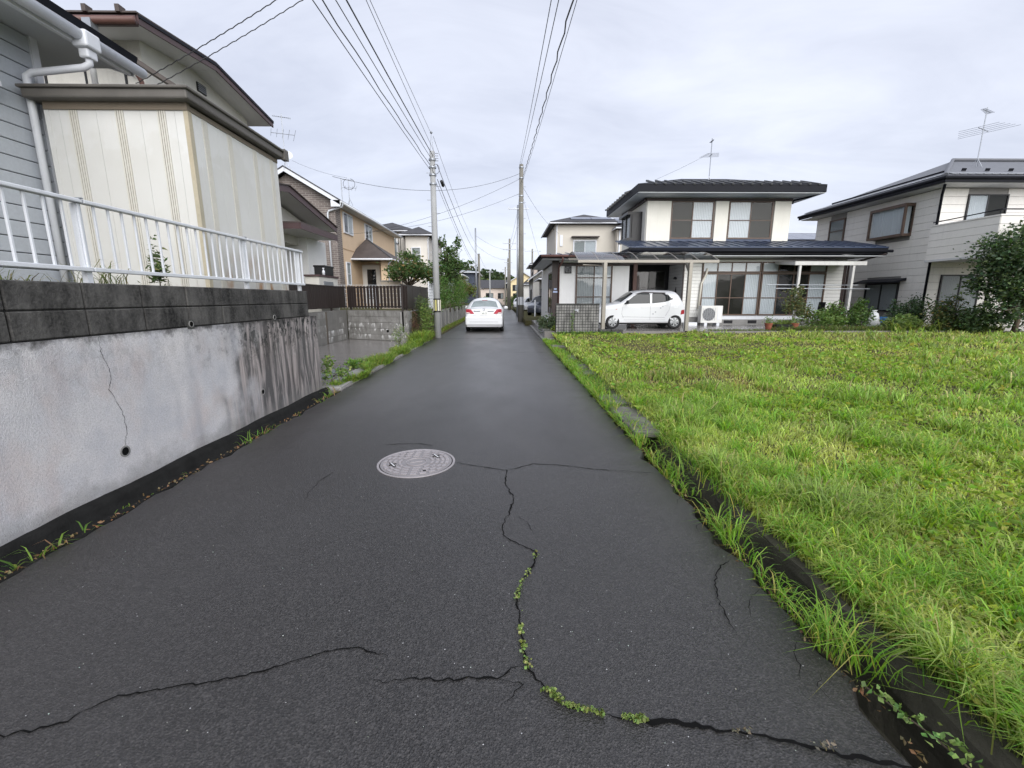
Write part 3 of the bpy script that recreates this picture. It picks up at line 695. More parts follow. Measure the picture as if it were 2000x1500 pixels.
# ------------------------------------------------------------------ cream two-storey house with maroon eaves
h2 = thing('eaved_house', 'cream two-storey house with dark maroon rake boards behind the beige shed', 'house', (-9, 12, 1.0))
MB().prism([(-7.55, 10.30, 1.0), (-7.55, 14.1, 1.0), (-7.55, 14.1, 6.58), (-7.55, 11.9, 6.88), (-7.55, 10.30, 6.7)], (-6, 0, 0)).build('upper_wall', M_CREAM, h2)
EX0, EX1 = -7.0, -14.0
def roofslope(name, y0, z0, y1, z1, th, mat, x0=EX0, x1=EX1):
    return MB().prism([(x0, y0, z0), (x0, y1, z1), (x0, y1, z1 + th), (x0, y0, z0 + th)], (x1 - x0, 0, 0)).build(name, mat, h2)
roofslope('soffit', 9.60, 6.60, 11.9, 6.87, .03, M_SOFF); roofslope('soffit', 11.9, 6.87, 14.43, 6.52, .03, M_SOFF)
roofslope('roof', 9.52, 6.75, 11.9, 7.02, .03, M_ROOFB, EX0 + .04); roofslope('roof', 11.9, 7.02, 14.5, 6.66, .03, M_ROOFB, EX0 + .04)
for (y0, z0, y1, z1) in ((9.57, 6.60, 11.9, 6.87), (11.9, 6.87, 14.46, 6.52)):
    MB().prism([(EX0, y0, z0 - .02), (EX0, y1, z1 - .02), (EX0, y1, z1 + .15), (EX0, y0, z0 + .15)], (.035, 0, 0)).build('rake_board', M_PURP, h2)
    MB().prism([(EX0 + .035, y0, z0 + .09), (EX0 + .035, y1, z1 + .09), (EX0 + .035, y1, z1 + .15), (EX0 + .035, y0, z0 + .15)], (.02, 0, 0)).build('rake_trim', M_BLK3, h2)
MB().box(-14, -7.0, 9.54, 9.60, 6.55, 6.72).build('eave_fascia', M_PURP, h2)
gutter(h2, (-14, 9.48, 6.60), (-6.97, 9.48, 6.60), .065, M_RUSTP)
for i in range(5): MB().box(-7.3 - i * .62, -7.22 - i * .62, 9.46, 9.62, 6.74, 6.86).build('roof_batten', M_ROOFB, h2)
MB().box(-7.90, -7.74, 9.40, 9.56, 6.40, 6.60).build('hopper', M_STEEL, h2)
pipe('downpipe', [(-7.8, 9.48, 6.42), (-7.78, 9.52, 6.30), (-7.62, 10.2, 6.02), (-7.60, 10.28, 5.9), (-7.60, 10.30, 4.2)], .045, M_RUSTP, h2)
MB().bar((-7.0, 8.95, 5.88), (-7.0, 8.95, 5.60), .07, .07).build('balcony_post', M_PURP, h2)
MB().bar((-8.6, 9.0, 5.90), (-7.0, 9.0, 5.86), .09, .16).build('balcony_rail', M_PURP, h2)
MB().bar((-7.0, 9.0, 5.87), (-7.0, 10.5, 5.86), .07, .09).build('balcony_rail', pm('weathered_brown_rail', (.17, .14, .12), .6, .2, 3), h2)
MB().box(-9.5, -7.72, 9.4, 10.34, 5.0, 5.15).build('balcony_floor', M_SOFF, h2)
window(h2, (-9.6, 10.35, 4.3), *NYN, 1.7, 2.0, 2, M_BLKFR, 'gd')
pipe('air_duct', [(-8.1, 9.9, 6.5), (-8.1, 9.75, 6.45), (-8.1, 9.72, 6.3), (-8.1, 9.72, 5.6)], .05, M_SOFF, h2)
vn = MB().box(-7.56, -7.52, 11.98, 12.30, 6.46, 6.66).build('wall_vent', M_BLKFR, h2)
for i in range(4): MB().box(-7.52, -7.505, 12.0, 12.28, 6.48 + i * .045, 6.5 + i * .045).build('louvre', M_STEEL, vn)
# single-storey entrance wing
def wslope(name, y0, z0, y1, z1, a, b, mat, x0, x1): return MB().prism([(x0, y0, z0 + a), (x0, y1, z1 + a), (x0, y1, z1 + b), (x0, y0, z0 + b)], (x1 - x0, 0, 0)).build(name, mat, h2)
MB().prism([(-7.35, 12.2, 3.3), (-7.35, 17.75, 3.3), (-7.35, 17.75, 4.0), (-7.35, 14.3, 4.58), (-7.35, 12.2, 4.25)], (-4.5, 0, 0)).build('wing_gable', M_CREAM, h2)
for (y0, z0, y1, z1) in ((11.9, 4.42, 14.3, 4.80), (14.3, 4.80, 18.05, 4.14)):
    wslope('wing_soffit', y0, z0, y1, z1, -.13, -.10, M_SOFF, -6.62, -11.5); wslope('wing_roof', y0, z0, y1, z1, .03, .06, M_ROOFB, -6.56, -11.5)
    wslope('wing_rake_board', y0, z0, y1, z1, -.16, .028, M_PURP, -6.60, -6.635)
MB().box(-7.9, -6.3, 14.2, 17.15, 3.58, 3.63).build('porch_soffit', M_SOFF, h2)
MB().box(-7.9, -6.28, 14.15, 17.2, 3.74, 3.78).build('porch_roof', M_ROOFB, h2)
MB().box(-6.32, -6.28, 14.18, 17.17, 3.56, 3.74).build('porch_fascia', M_PURP, h2); MB().box(-7.9, -6.32, 14.16, 14.20, 3.56, 3.74).build('porch_fascia', M_PURP, h2)
MB().box(-11, -8.3, 14.1, 16.25, 1.0, 3.58).build('porch_back_wall', M_CREAM, h2)
window(h2, (-8.3, 14.5, 1.15), *PXN, 1.3, 2.2, 1, M_BLKFR, 'd', (1.5,), name='entrance_door')
MB().box(-11, -7.05, 16.25, 17.9, 1.0, 3.58).build('wing_wall', M_STUCW, h2)

cb_ = thing('garden_cabinet', 'low cream cabinet with panel door behind the dark fence', 'cabinet', (-6.3, 15.6, 1.0))
MB().box(-6.55, -6.10, 14.75, 16.35, 1.0, 2.16).build('body', M_CREAM, cb_); MB().box(-6.58, -6.07, 14.70, 16.40, 2.16, 2.22).build('top', M_PURP, cb_)
MB().box(-6.11, -6.085, 15.1, 15.9, 1.75, 2.02).build('panel', M_STEEL, cb_)
bx_ = MB().box(-6.50, -6.12, 15.35, 16.1, 2.222, 2.55).build('storage_box', M_BLACKP, bevel=.03); tag(bx_, 'black lidded plastic box on the low cream cabinet', 'box')
MB().box(-6.52, -6.10, 15.33, 16.12, 2.50, 2.56).build('lid', M_BLACKP, bx_, bevel=.02)
sb = MB().lathe([(0, 0), (.045, 0), (.045, .14), (.015, .17), (.015, .2), (.03, .2), (.03, .24), (0, .24)], (-6.14, 15.25, 2.222), UP, 14).build('spray_bottle', M_WHITE, smooth=True)
tag(sb, 'small white spray bottle standing beside the black plastic box', 'bottle')

# ------------------------------------------------------------------ driveway block wall and fences
A, B = Vector((-5.75, 16.1, 0)), Vector((-3.36, 15.05, 0)); dAB = (B - A).normalized(); LAB = (B - A).length; nAB = Vector((dAB.y, -dAB.x, 0)); ang = math.atan2(dAB.y, dAB.x)
if nAB.y > 0: nAB = -nAB
dw = thing('block_wall', 'grey concrete block wall with white lime stains around the driveway', 'wall', (-5, 15.5, 0))
MB().obox(A, dAB, UP, nAB, 0, LAB - .01, -.1, 1.045, -.11, -.012).build('mortar_core', pm('grey_mortar', (.17, .165, .155), .95, .2, 6), dw)
MB().box(-5.86, -5.765, 7.0, 16.1, -.1, 1.045).build('mortar_core', pm('grey_mortar', (.17, .165, .155)), dw)
b2 = box_mesh('block', M_BLK2, .006, .392, .10, .192); rr2 = random.Random(4)
for c in range(5):
    x = .02 if c % 2 == 0 else .2
    if c % 2: piece('block', b2, dw, A + dAB * .10 - nAB * .05 + Vector((0, 0, .1 + c * .205)), (.45, 1, 1), (0, 0, ang))
    while x < LAB - .05:
        L = min(.4, LAB - x); p = A + dAB * (x + L / 2) - nAB * (.05 + rr2.uniform(-.003, .003))
        piece('block', b2, dw, (p.x, p.y, .1 + c * .205), (L / .4, 1, 1), (0, 0, ang)); x += .4
    y = 15.9 if c % 2 else 15.7
    while y > 7.2: piece('block', b2, dw, (-5.815 + rr2.uniform(-.003, .003), y, .1 + c * .205), rot=(0, 0, R(90))); y -= .4
dh = MB().lathe([(0, .012), (.045, .012), (.05, 0)], A + dAB * 1.78 + nAB * .002 + Vector((0, 0, .33)), nAB, 16).build('drain_hole', M_CRACK, dw)
MB().box(-5.764, -5.74, 14.18, 14.26, 0, 1.03).build('joint_strip', pm('brown_joint', (.10, .085, .07), .8, .2, 4), dw)

f1 = thing('board_fence', 'solid dark brown board fence on the block wall beside the driveway', 'fence', (-5.83, 12, 1.05))
bd = box_mesh('board', M_BLACKW, .004, .018, .112, .74)
y = 7.1
while y < 16.25: piece('board', bd, f1, (-5.82 + rr2.uniform(-.004, .004), y, 1.50)); y += .119
for z in (1.16, 1.85): MB().box(-5.85, -5.80, 7.0, 16.3, z - .02, z + .02).build('rail', M_BLACKW, f1)
for y in (7.3, 9.2, 11.1, 13.0, 14.9): MB().box(-5.86, -5.81, y - .03, y + .03, 1.045, 1.86).build('post', M_BLACKW, f1)
f2 = thing('slat_fence', 'dark brown slatted fence with gaps on the stained block wall', 'fence', (-4.5, 15.5, 1.05))
bd2 = box_mesh('slat', M_BLACKW, .004, .098, .018, .75); k = 0; x = .06
while x < LAB - .02:
    gapless = x < .34 or x > LAB - .30
    p = A + dAB * x - nAB * .06; piece('slat', bd2, f2, (p.x, p.y, 1.505), (1.0 if not gapless else .96, 1, 1), (0, 0, ang)); x += .102 if gapless else .146
for z in (1.17, 1.84): MB().obox(A, dAB, UP, nAB, 0, LAB, z - .02, z + .02, -.10, -.075).build('rail', M_BLACKW, f2)
for x in (.1, 1.3, LAB - .06): MB().obox(A, dAB, UP, nAB, x - .03, x + .03, 1.045, 1.87, -.13, -.10).build('post', M_BLACKW, f2)
f3 = thing('panel_fence', 'plain dark panel fence along the lane behind the slatted fence', 'fence', (-3.5, 17.5, 1.0))
for i in range(3): MB().box(-3.52, -3.48, 15.15 + i * 1.62, 16.75 + i * 1.62, 1.07, 1.92).build('panel', M_PANELD, f3)
for i in range(4): MB().box(-3.535, -3.475, 15.1 + i * 1.62, 15.16 + i * 1.62, .3, 1.94).build('post', M_BLACKW, f3)
MB().box(-3.60, -3.45, 15.1, 20.1, -.5, 1.0).build('plinth', M_CONC, f3)
f4 = thing('mesh_fence', 'white wire mesh fence end behind the utility pole', 'fence', (-3.5, 20.4, 1.0))
for i in range(16): MB().bar((-3.45, 20.1 + i * .08, .99), (-3.45, 20.1 + i * .08, 2.15), .012, .012).build('wire', M_WHITE, f4)
for i in range(9): MB().bar((-3.44, 20.1, 1.05 + i * .135), (-3.44, 21.3, 1.05 + i * .135), .012, .012).build('wire', M_WHITE, f4)
for y in (20.1, 21.3): MB().box(-3.47, -3.42, y - .03, y + .03, .95, 2.2).build('post', M_WHITE, f4)
f5 = thing('mesh_fence', 'white wire mesh fence in front of the peach house', 'fence', (-5, 20.3, 1.0))
for i in range(40): MB().bar((-9.0 + i * .14, 20.4, 1.0), (-9.0 + i * .14, 20.4, 2.06), .012, .012).build('wire', M_WHITE, f5)
for i in range(6): MB().bar((-9.0, 20.39, 1.1 + i * .19), (-3.5, 20.39, 1.1 + i * .19), .012, .012).build('wire', M_WHITE, f5)

# ------------------------------------------------------------------ peach house with brick gable
def mk_brick():
    s = NT('taupe_brick_tile'); q = s.n('ShaderNodeTexBrick'); p = s.xyz()
    s.set(q.inputs['Vector'], s.comb(s.math('ADD', p[0], p[1]), p[2], 0.0))
    q.inputs['Color1'].default_value = (.22, .185, .165, 1); q.inputs['Color2'].default_value = (.15, .125, .115, 1); q.inputs['Mortar'].default_value = (.34, .31, .29, 1)
    q.inputs['Scale'].default_value = 1; q.inputs['Mortar Size'].default_value = .012; q.inputs['Brick Width'].default_value = .30; q.inputs['Row Height'].default_value = .10
    return s.prin(s.mix(s.mapr(s.noise(2), .3, .7, 0, .3), q.outputs[0], (.12, .10, .09)), .85, 0, .3, s.bump(q.outputs[1], -.6, .01))
M_BRICK = mk_brick()
h3 = thing('peach_house', 'peach stucco two-storey house with taupe brick gable end', 'house', (-11, 28, 1.0))
MB().box(-12.8, -8.5, 23.1, 35.0, .95, 6.10).build('wall', M_ORAN, h3)
MB().prism([(-12.84, 23.06, .95), (-8.47, 23.06, .95), (-8.47, 23.06, 6.15), (-10.64, 23.06, 7.50), (-12.84, 23.06, 6.1)], (0, .05, 0)).build('brick_gable', M_BRICK, h3)
MB().box(-8.52, -8.46, 23.07, 23.75, .95, 6.08).build('brick_return', M_BRICK, h3)
for (x0, z0, x1, z1) in ((-10.64, 7.66, -8.02, 6.12), (-10.64, 7.66, -13.3, 6.12)):
    MB().prism([(x0, 22.62, z0), (x1, 22.62, z1), (x1, 22.62, z1 + .06), (x0, 22.62, z0 + .06)], (0, 12.9, 0)).build('roof', M_ROOFD, h3)
    MB().prism([(x0, 22.64, z0 - .20), (x1, 22.64, z1 - .20), (x1, 22.64, z1 - .004), (x0, 22.64, z0 - .004)], (0, .05, 0)).build('rake_board', M_WHITE, h3)
MB().box(-8.5, -8.04, 22.7, 35.4, 6.02, 6.06).build('soffit', M_SOFF, h3)
MB().box(-8.50, -8.05, 22.64, 22.70, 5.86, 6.16).build('eave_box', M_WHITE, h3)
gutter(h3, (-8.0, 22.65, 6.08), (-8.0, 35.4, 6.08), .06, M_WHITE)
pipe('downpipe', [(-8.02, 22.9, 6.02), (-8.05, 22.9, 5.90), (-8.75, 22.98, 5.72), (-8.82, 23.0, 5.6), (-8.82, 23.0, 1.0)], .045, M_WHITE, h3)
for (y, z, w, h, c) in ((24.1, 4.85, 1.4, 1.05, 'dg'), (27.7, 4.92, 1.4, .98, 'dg')): window(h3, (-8.5, y, z), *PXN, w, h, 2, M_WHITE, c, ft=.06)
window(h3, (-8.5, 24.1, 2.15), *PXN, .62, 1.22, 1, M_WHITE, 'g', (.6,), ft=.06)
window(h3, (-8.5, 30.9, 2.1), *PXN, .8, 1.2, 1, M_WHITE, 'g', (.6,), ft=.06)
MB().box(-8.502, -8.485, 23.75, 35.0, 4.0, 4.05).build('belt_joint', pm('peach_joint', (.45, .31, .19), .8, .1, 3), h3)
pk = (-8.2, 27.0, 4.92); e = 3.58
MB().add([(-8.75, 25.05, e), (-6.3, 25.05, e), (-6.3, 29.0, e), (-8.75, 29.0, e), pk, (-8.75, 25.05, e + .06), (-6.3, 25.05, e + .06), (-6.3, 29.0, e + .06), (-8.75, 29.0, e + .06)],
         [(0, 1, 2, 3), (5, 6, 4), (6, 7, 4), (7, 8, 4), (8, 5, 4), (0, 1, 6, 5), (1, 2, 7, 6), (2, 3, 8, 7), (3, 0, 5, 8)]).build('porch_roof', M_ROOFB, h3)
MB().tube([(-6.32, 25.07, e + .07), pk], .045, 6).build('hip_cap', M_ROOFD, h3)
MB().tube([(-8.7, 25.0, e), (-6.26, 25.0, e), (-6.26, 29.0, e)], .05, 8).build('porch_gutter', M_WHITE, h3)
MB().box(-8.5, -7.0, 26.75, 28.6, .95, e).build('porch_wall', M_ORAN, h3); MB().box(-7.05, -6.62, 25.6, 28.6, .95, e).build('porch_pier', M_ORAN, h3)
window(h3, (-8.45, 26.75, 1.15), *NYN, 1.05, 2.25, 1, pm('cream_door', (.62, .60, .56), .5, .05, 2), 'd', (), ft=.26, name='door')
pipe('downpipe', [(-6.3, 25.3, e), (-6.6, 25.55, e - .2), (-6.6, 25.55, 1.0)], .04, M_WHITE, h3)
gp = thing('gate_pillar', 'tan stucco gate pillar at the peach house entrance', 'pillar', (-5.2, 20.8, 1.0)); MB().box(-5.75, -4.9, 20.7, 21.0, .97, 2.22).build('pillar_body', pm('tan_stucco', (.40, .34, .27), .85, .1, 3, bump=.4), gp); MB().box(-5.78, -4.87, 20.68, 21.02, 2.22, 2.27).build('cap', M_CONC, gp)

# ------------------------------------------------------------------ pale house beyond
h4 = thing('pale_house', 'pale beige two-storey house with balcony beyond the peach house', 'house', (-8.5, 40, .9))
M_PALE = pm('pale_beige_siding', (.66, .63, .58), .7, .06, 1.2, .15, (.45, .42, .37))
MB().box(-11.6, -7.9, 38, 45, .9, 6.85).build('wall', M_PALE, h4); MB().box(-8.0, -6.15, 36.6, 44, .9, 6.35).build('wall', M_PALE, h4)
def hip(house, x0, x1, y0, y1, z, rise, mat, th=.10, name='roof', gut=None):
    d = min(x1 - x0, y1 - y0) / 2
    if x1 - x0 > y1 - y0: r0, r1 = ((x0 + d, (y0 + y1) / 2, z + rise)), ((x1 - d, (y0 + y1) / 2, z + rise))
    else: r0, r1 = (((x0 + x1) / 2, y0 + d, z + rise)), (((x0 + x1) / 2, y1 - d, z + rise))
    c = [(x0, y0), (x1, y0), (x1, y1), (x0, y1)]
    vs = [(x, y, z) for x, y in c] + [(x, y, z + th) for x, y in c] + [r0, r1]
    if x1 - x0 > y1 - y0: top = [(4, 5, 9, 8), (5, 6, 9), (6, 7, 8, 9), (7, 4, 8)]
    else: top = [(4, 5, 8), (5, 6, 9, 8), (6, 7, 9), (7, 4, 8, 9)]
    o = MB().add(vs, [(3, 2, 1, 0), (0, 1, 5, 4), (1, 2, 6, 5), (2, 3, 7, 6), (3, 0, 4, 7)] + top).build(name, mat, house)
    if gut: MB().tube([(x, y, z - .01) for x, y in (c[3], c[0], c[1], c[2])], .055, 6).build('gutter', gut, house)
    return o
hip(h4, -12.1, -7.45, 37.5, 45.5, 6.9, 1.0, M_ROOFD, gut=M_WHITE); hip(h4, -8.4, -5.7, 36.1, 44.5, 6.4, .8, M_ROOFD, gut=M_WHITE)
window(h4, (-10.6, 38, 4.4), *NYN, 1.6, 2.0, 2, M_WHITE, 'dg', ft=.06); window(h4, (-7.55, 36.6, 4.35), *NYN, .75, 1.15, 1, M_WHITE, 'g', (.58,), ft=.06)
window(h4, (-6.15, 38.2, 4.3), *PXN, .9, 1.15, 1, M_WHITE, 'd', (.58,), ft=.06); window(h4, (-6.15, 40.6, 4.3), *PXN, .9, 1.15, 1, M_WHITE, 'd', (.58,), ft=.06)
MB().box(-11.0, -8.6, 36.8, 38, 3.5, 4.35).build('balcony', pm('charcoal_panel', (.05, .05, .055), .6, .1, 3), h4)
for z in (4.55, 4.8): MB().box(-11.0, -8.6, 36.8, 36.84, z, z + .05).build('balcony_rail', M_STEEL, h4)
for i in range(7): MB().box(-11.0 + i * .39, -10.95 + i * .39, 36.8, 36.84, 4.3, 4.85).build('balcony_post', M_STEEL, h4)
for x in (-8.9, -8.75): MB().box(x, x + .05, 37.98, 38.0, 1.5, 6.4).build('dark_strip', M_BLKFR, h4)
pipe('downpipe', [(-6.1, 36.55, 6.3), (-6.2, 36.55, 6.1), (-6.2, 36.55, 1)], .05, M_WHITE, h4)
MB().lathe([(0, 0), (.12, 0), (.1, .12), (0, .14)], (-9.0, 37.99, 6.0), (0, -1, 0), 12).build('wall_vent', M_STEEL, h4)
# ------------------------------------------------------------------ white two-storey house with navy roof (right)
r1 = thing('white_house', 'white two-storey house with navy metal roofs behind the vacant lot', 'house', (8.5, 21, .28)); FY = 19.8; G0 = .285
MB().box(2.2, 5.5, FY, 27, G0, 3.22).build('wing_wall', M_STUCW, r1)
MB().box(7.95, 15.15, FY + .02, 26, G0, 3.3).build('main_wall', M_GAPG, r1)
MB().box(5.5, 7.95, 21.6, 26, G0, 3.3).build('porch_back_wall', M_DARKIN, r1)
MB().box(5.495, 5.52, FY + .3, 21.6, G0, 3.2).build('porch_side_wall', M_STUCW, r1)
siding(r1, M_SIDW, 'y', FY, 7.95, 8.72, .62, 2.98, .15); siding(r1, M_SIDW, 'y', FY, 14.32, 15.1, .62, 2.98, .15); siding(r1, M_SIDW, 'x', 7.94, FY + .03, 21.6, .62, 2.98, .15)
MB().box(7.90, 7.95, FY - .03, FY + .01, G0, 3.0).build('corner_post', M_BROWN, r1); MB().box(15.08, 15.20, FY - .04, FY + .06, G0, 3.0).build('corner_post', M_BROWN, r1)
MB().box(5.68, 5.84, FY - .05, FY + .1, G0, 3.1).build('porch_post', pm('reddish_wood_post', (.09, .045, .035), .5, .2, 4), r1)
MB().box(2.08, 2.36, FY - .06, FY + .2, G0, 3.2).build('wood_pillar', M_BROWN, r1)
for (z, w) in ((1.86, .06), (1.74, .10)): MB().box(2.22 - w, 2.22 + w, FY - .075, FY - .062, z - .035, z + .035).build('address_plate', pm('pale_blue_plate', (.35, .42, .60), .5, .05, 4), r1)
MB().box(2.36, 5.5, FY - .025, FY, 2.86, 3.0).build('trim_band', M_BROWN, r1); MB().box(7.9, 15.2, FY - .028, FY + .02, 2.98, 3.12).build('trim_band', M_SIDW, r1)
MB().box(5.5, 7.95, FY - .02, FY + .1, 2.92, 3.12).build('porch_lintel', M_BROWN, r1)
window(r1, (2.62, FY, 2.55), *NYN, .30, .30, 1, M_BLKFR, 'd', ft=.04)
window(r1, (3.12, FY, .80), *NYN, 1.62, 2.10, 2, M_BRONZE, 'gc', (.72, 1.55), ft=.06)
dr_ = window(r1, (6.15, 21.6, .45), *NYN, 1.6, 2.3, 2, M_BLKFR, 'ds', (1.5,), name='entrance_door')
MB().box(5.9, 6.0, FY + .1, FY + .7, .4, 2.45).build('open_shutter', M_BROWN, r1)
for i, zc in enumerate((1.75, 1.45)):
    MB().prism([(7.928, 20.5, zc), (7.928, 20.58, zc + .22), (7.928, 20.66, zc), (7.928, 20.58, zc - .22)], (-.02, 0, 0)).build('wall_ornament', M_BLKFR, r1)
MB().tube([(7.93, 20.6, 2.35), (7.85, 20.6, 2.38), (7.78, 20.6, 2.34)], [.05, .07, .03], 8).build('porch_lamp', M_BLKFR, r1)
# long bank of sliding doors with transoms
O = (8.74, FY, .70)
for (xo, w, c) in ((0, 2.62, 'cssc'), (2.66, 2.90, 'cdsc')):
    window(r1, (8.74 + xo, FY, .70), *NYN, w, 1.86, 4, M_BRONZE, c, (.78,), ft=.06, name='sliding_door')
    window(r1, (8.74 + xo, FY, 2.58), *NYN, w, .46, 4, M_BRONZE, 'oooo' if xo == 0 else 'odso', ft=.05, name='transom_window')
MB().box(8.72, 14.32, FY - .03, FY + .02, .52, .70).build('sill_board', M_WHITE, r1); MB().box(7.95, 15.15, FY - .02, FY + .02, G0, .52).build('foundation', M_CONC, r1)
for x in (9.9, 11.0, 12.6): MB().box(x, x + .4, FY - .028, FY - .018, .34, .48).build('foundation_vent', M_DARKIN, r1)
# left side wall window of the wing
window(r1, (2.2, 20.0, .75), *NXN, 2.2, 1.9, 2, M_BRONZE, 'dd', ft=.06)
# lower roofs
def shed_roof(name, x0, x1, y0, y1, z0, z1, th, mat): return MB().prism([(x0, y0, z0), (x0, y1, z1), (x0, y1, z1 + th), (x0, y0, z0 + th)], (x1 - x0, 0, 0)).build(name, mat, r1)
shed_roof('lower_roof', 5.15, 16.1, 18.78, 21.2, 3.53, 4.06, .05, M_BLUE)
MB().box(5.15, 16.1, 18.80, 18.84, 3.28, 3.54).build('fascia', M_BLK3, r1); MB().box(5.2, 16.05, 18.84, FY, 3.20, 3.23).build('soffit', M_SOFFG, r1)
MB().box(5.12, 5.18, 18.84, 21, 3.2, 3.5).build('fascia', M_BLK3, r1); MB().box(16.05, 16.1, 18.84, 24, 3.24, 3.44).build('fascia', M_BLK3, r1)
MB().prism([(13.1, 21, 3.3), (16.1, 21, 3.42), (13.1, 21, 4.1)], (0, 4, 0)).build('lower_roof', M_BLUE, r1)
gutter(r1, (5.2, 18.74, 3.40), (16.25, 18.74, 3.40), .055, M_BLK3)
MB().add([(1.52, 18.92, 3.26), (5.3, 18.92, 3.26), (5.3, 21.6, 3.60), (3.9, 22.8, 3.60), (1.52, 26, 3.26), (3.9, 26, 3.60)], [(0, 1, 2, 3), (0, 3, 5, 4)]).build('wing_roof', M_BLUE, r1, fix=False)
MB().box(1.54, 5.3, 18.94, 18.98, 3.10, 3.255).build('wing_fascia', M_BLK3, r1); MB().box(1.54, 1.58, 18.98, 26, 3.10, 3.255).build('wing_fascia', M_BLK3, r1)
MB().box(1.58, 5.3, 18.98, FY, 3.08, 3.11).build('wing_soffit', M_SOFFG, r1); MB().box(1.58, 2.2, FY, 26, 3.08, 3.11).build('wing_soffit', M_SOFFG, r1)
MB().box(2.2, 5.5, FY - .004, 26, 3.0, 3.1).build('wing_frieze', M_STUCW, r1)
gutter(r1, (1.5, 18.88, 3.20), (5.2, 18.88, 3.20), .055, M_RUSTP); gutter(r1, (1.48, 18.88, 3.20), (1.48, 26, 3.20), .055, M_BLK3)
pipe('downpipe', [(2.42, 18.9, 3.17), (2.42, 18.95, 3.02), (2.36, FY - .1, 2.78), (2.36, FY - .1, .3)], .04, M_RUSTP, r1)
bt = box_mesh('roof_batten', M_BLUE, .006, .05, 2.5, .06); sl = math.atan2(.53, 2.42)
for i in range(25):
    x = 5.4 + i * .44
    if not (6.2 < x < 13.3): piece('roof_batten', bt, r1, (x, 20.0, 3.845), rot=(sl, 0, 0))
    else: piece('roof_batten', bt, r1, (x, 19.98, 3.84), (1, .97, 1), (sl, 0, 0))
sw = math.atan2(.34, 2.68)
for i in range(8):
    x = 1.9 + i * .44; ye = min(21.5, 18.92 + (x - 1.52) * 1.60); ln = ye - 18.9; ym = 18.9 + ln / 2
    piece('roof_batten', bt, r1, (x, ym, 3.255 + (ym - 18.92) * .1269 + .02), (1, ln / 2.5, .6), (sw, 0, 0))
# upper storey
MB().box(6.45, 13.12, 21.0, 25.0, 3.4, 5.98).build('upper_wall', M_STUCC, r1)
for (x0, x1) in ((6.48, 7.58), (9.62, 10.22), (12.34, 13.10)): MB().box(x0, x1, 20.90, 21.0, 4.06, 5.80).build('shutter_box', M_STUCC, r1, bevel=.008)
MB().box(6.40, 13.16, 20.93, 20.999, 5.80, 5.93).build('frieze_band', M_BROWN, r1); MB().box(6.36, 6.45, 20.93, 25, 5.80, 5.93).build('frieze_band', M_BROWN, r1)
window(r1, (7.60, 21.0, 4.16), *NYN, 1.98, 1.66, 2, M_BRONZE, 'sc', (.82,), ft=.06); window(r1, (10.26, 21.0, 4.16), *NYN, 2.04, 1.66, 2, M_BRONZE, 'cs', (.82,), ft=.06)
for (x0, x1) in ((7.58, 9.62), (10.22, 12.34)): MB().box(x0, x1, 20.96, 20.999, 4.0, 4.16).build('flashing', M_BLUE, r1)
bay = MB().box(5.75, 6.45, 21.5, 23.1, 5.33, 5.45).box(5.75, 6.45, 21.5, 23.1, 4.15, 4.28).box(5.95, 6.45, 21.50, 21.56, 4.28, 5.33).box(5.95, 6.45, 23.04, 23.1, 4.28, 5.33).build('bay_window', M_BLKFR, r1)
MB().box(5.93, 5.96, 21.62, 22.98, 4.28, 5.33).build('pane', M_GLASS, bay); MB().box(6.1, 6.11, 21.62, 22.98, 4.28, 5.33).build('blind', M_CURTG, bay)
for y in (21.5, 22.27, 23.0): MB().box(5.90, 5.98, y, y + .1, 4.28, 5.33).build('mullion', M_BLKFR, bay)
hip(r1, 5.75, 14.0, 20.0, 26.0, 6.27, 1.0, M_BLK3, .05, 'upper_roof')
MB().box(5.78, 13.97, 20.03, 25.97, 5.96, 5.99).build('upper_soffit', M_SOFFG, r1)
for (a, b, c, d) in ((5.75, 14.0, 20.0, 20.05), (5.75, 5.80, 20.05, 26), (13.95, 14.0, 20.05, 26)): MB().box(a, b, c, d, 6.0, 6.265).build('upper_fascia', M_BLK3, r1)
bt2 = box_mesh('roof_batten', pm('weathered_roof_batten', (.07, .072, .075), .5, .2, 4), .01, .10, 1.4, .08)
for i in range(18): piece('roof_batten', bt2, r1, (6.5 + i * .42, 20.62, 6.53), rot=(math.atan2(1, 3), 0, .0))
for i in range(9): piece('roof_batten', bt2, r1, (6.2, 21.4 + i * .5, 6.46), rot=(math.atan2(1, 3), 0, R(-90)))
pipe('downpipe', [(13.9, 20.0, 6.05), (13.7, 20.6, 5.93), (13.2, 20.95, 5.85), (13.17, 20.97, 5.7)], .04, M_BLK3, r1)
pipe('downpipe', [(16.0, 18.75, 3.3), (15.6, 19.4, 3.1), (15.25, FY - .06, 2.95), (15.25, FY - .06, .3)], .04, M_BROWN, r1)
pipe('refrigerant_pipe', [(8.95, FY - .05, 2.75), (8.9, FY - .08, 2.5), (8.72, FY - .08, 2.1), (8.66, FY - .08, 1.0)], .045, pm('ivory_duct', (.62, .59, .52), .6, .1, 3), r1)

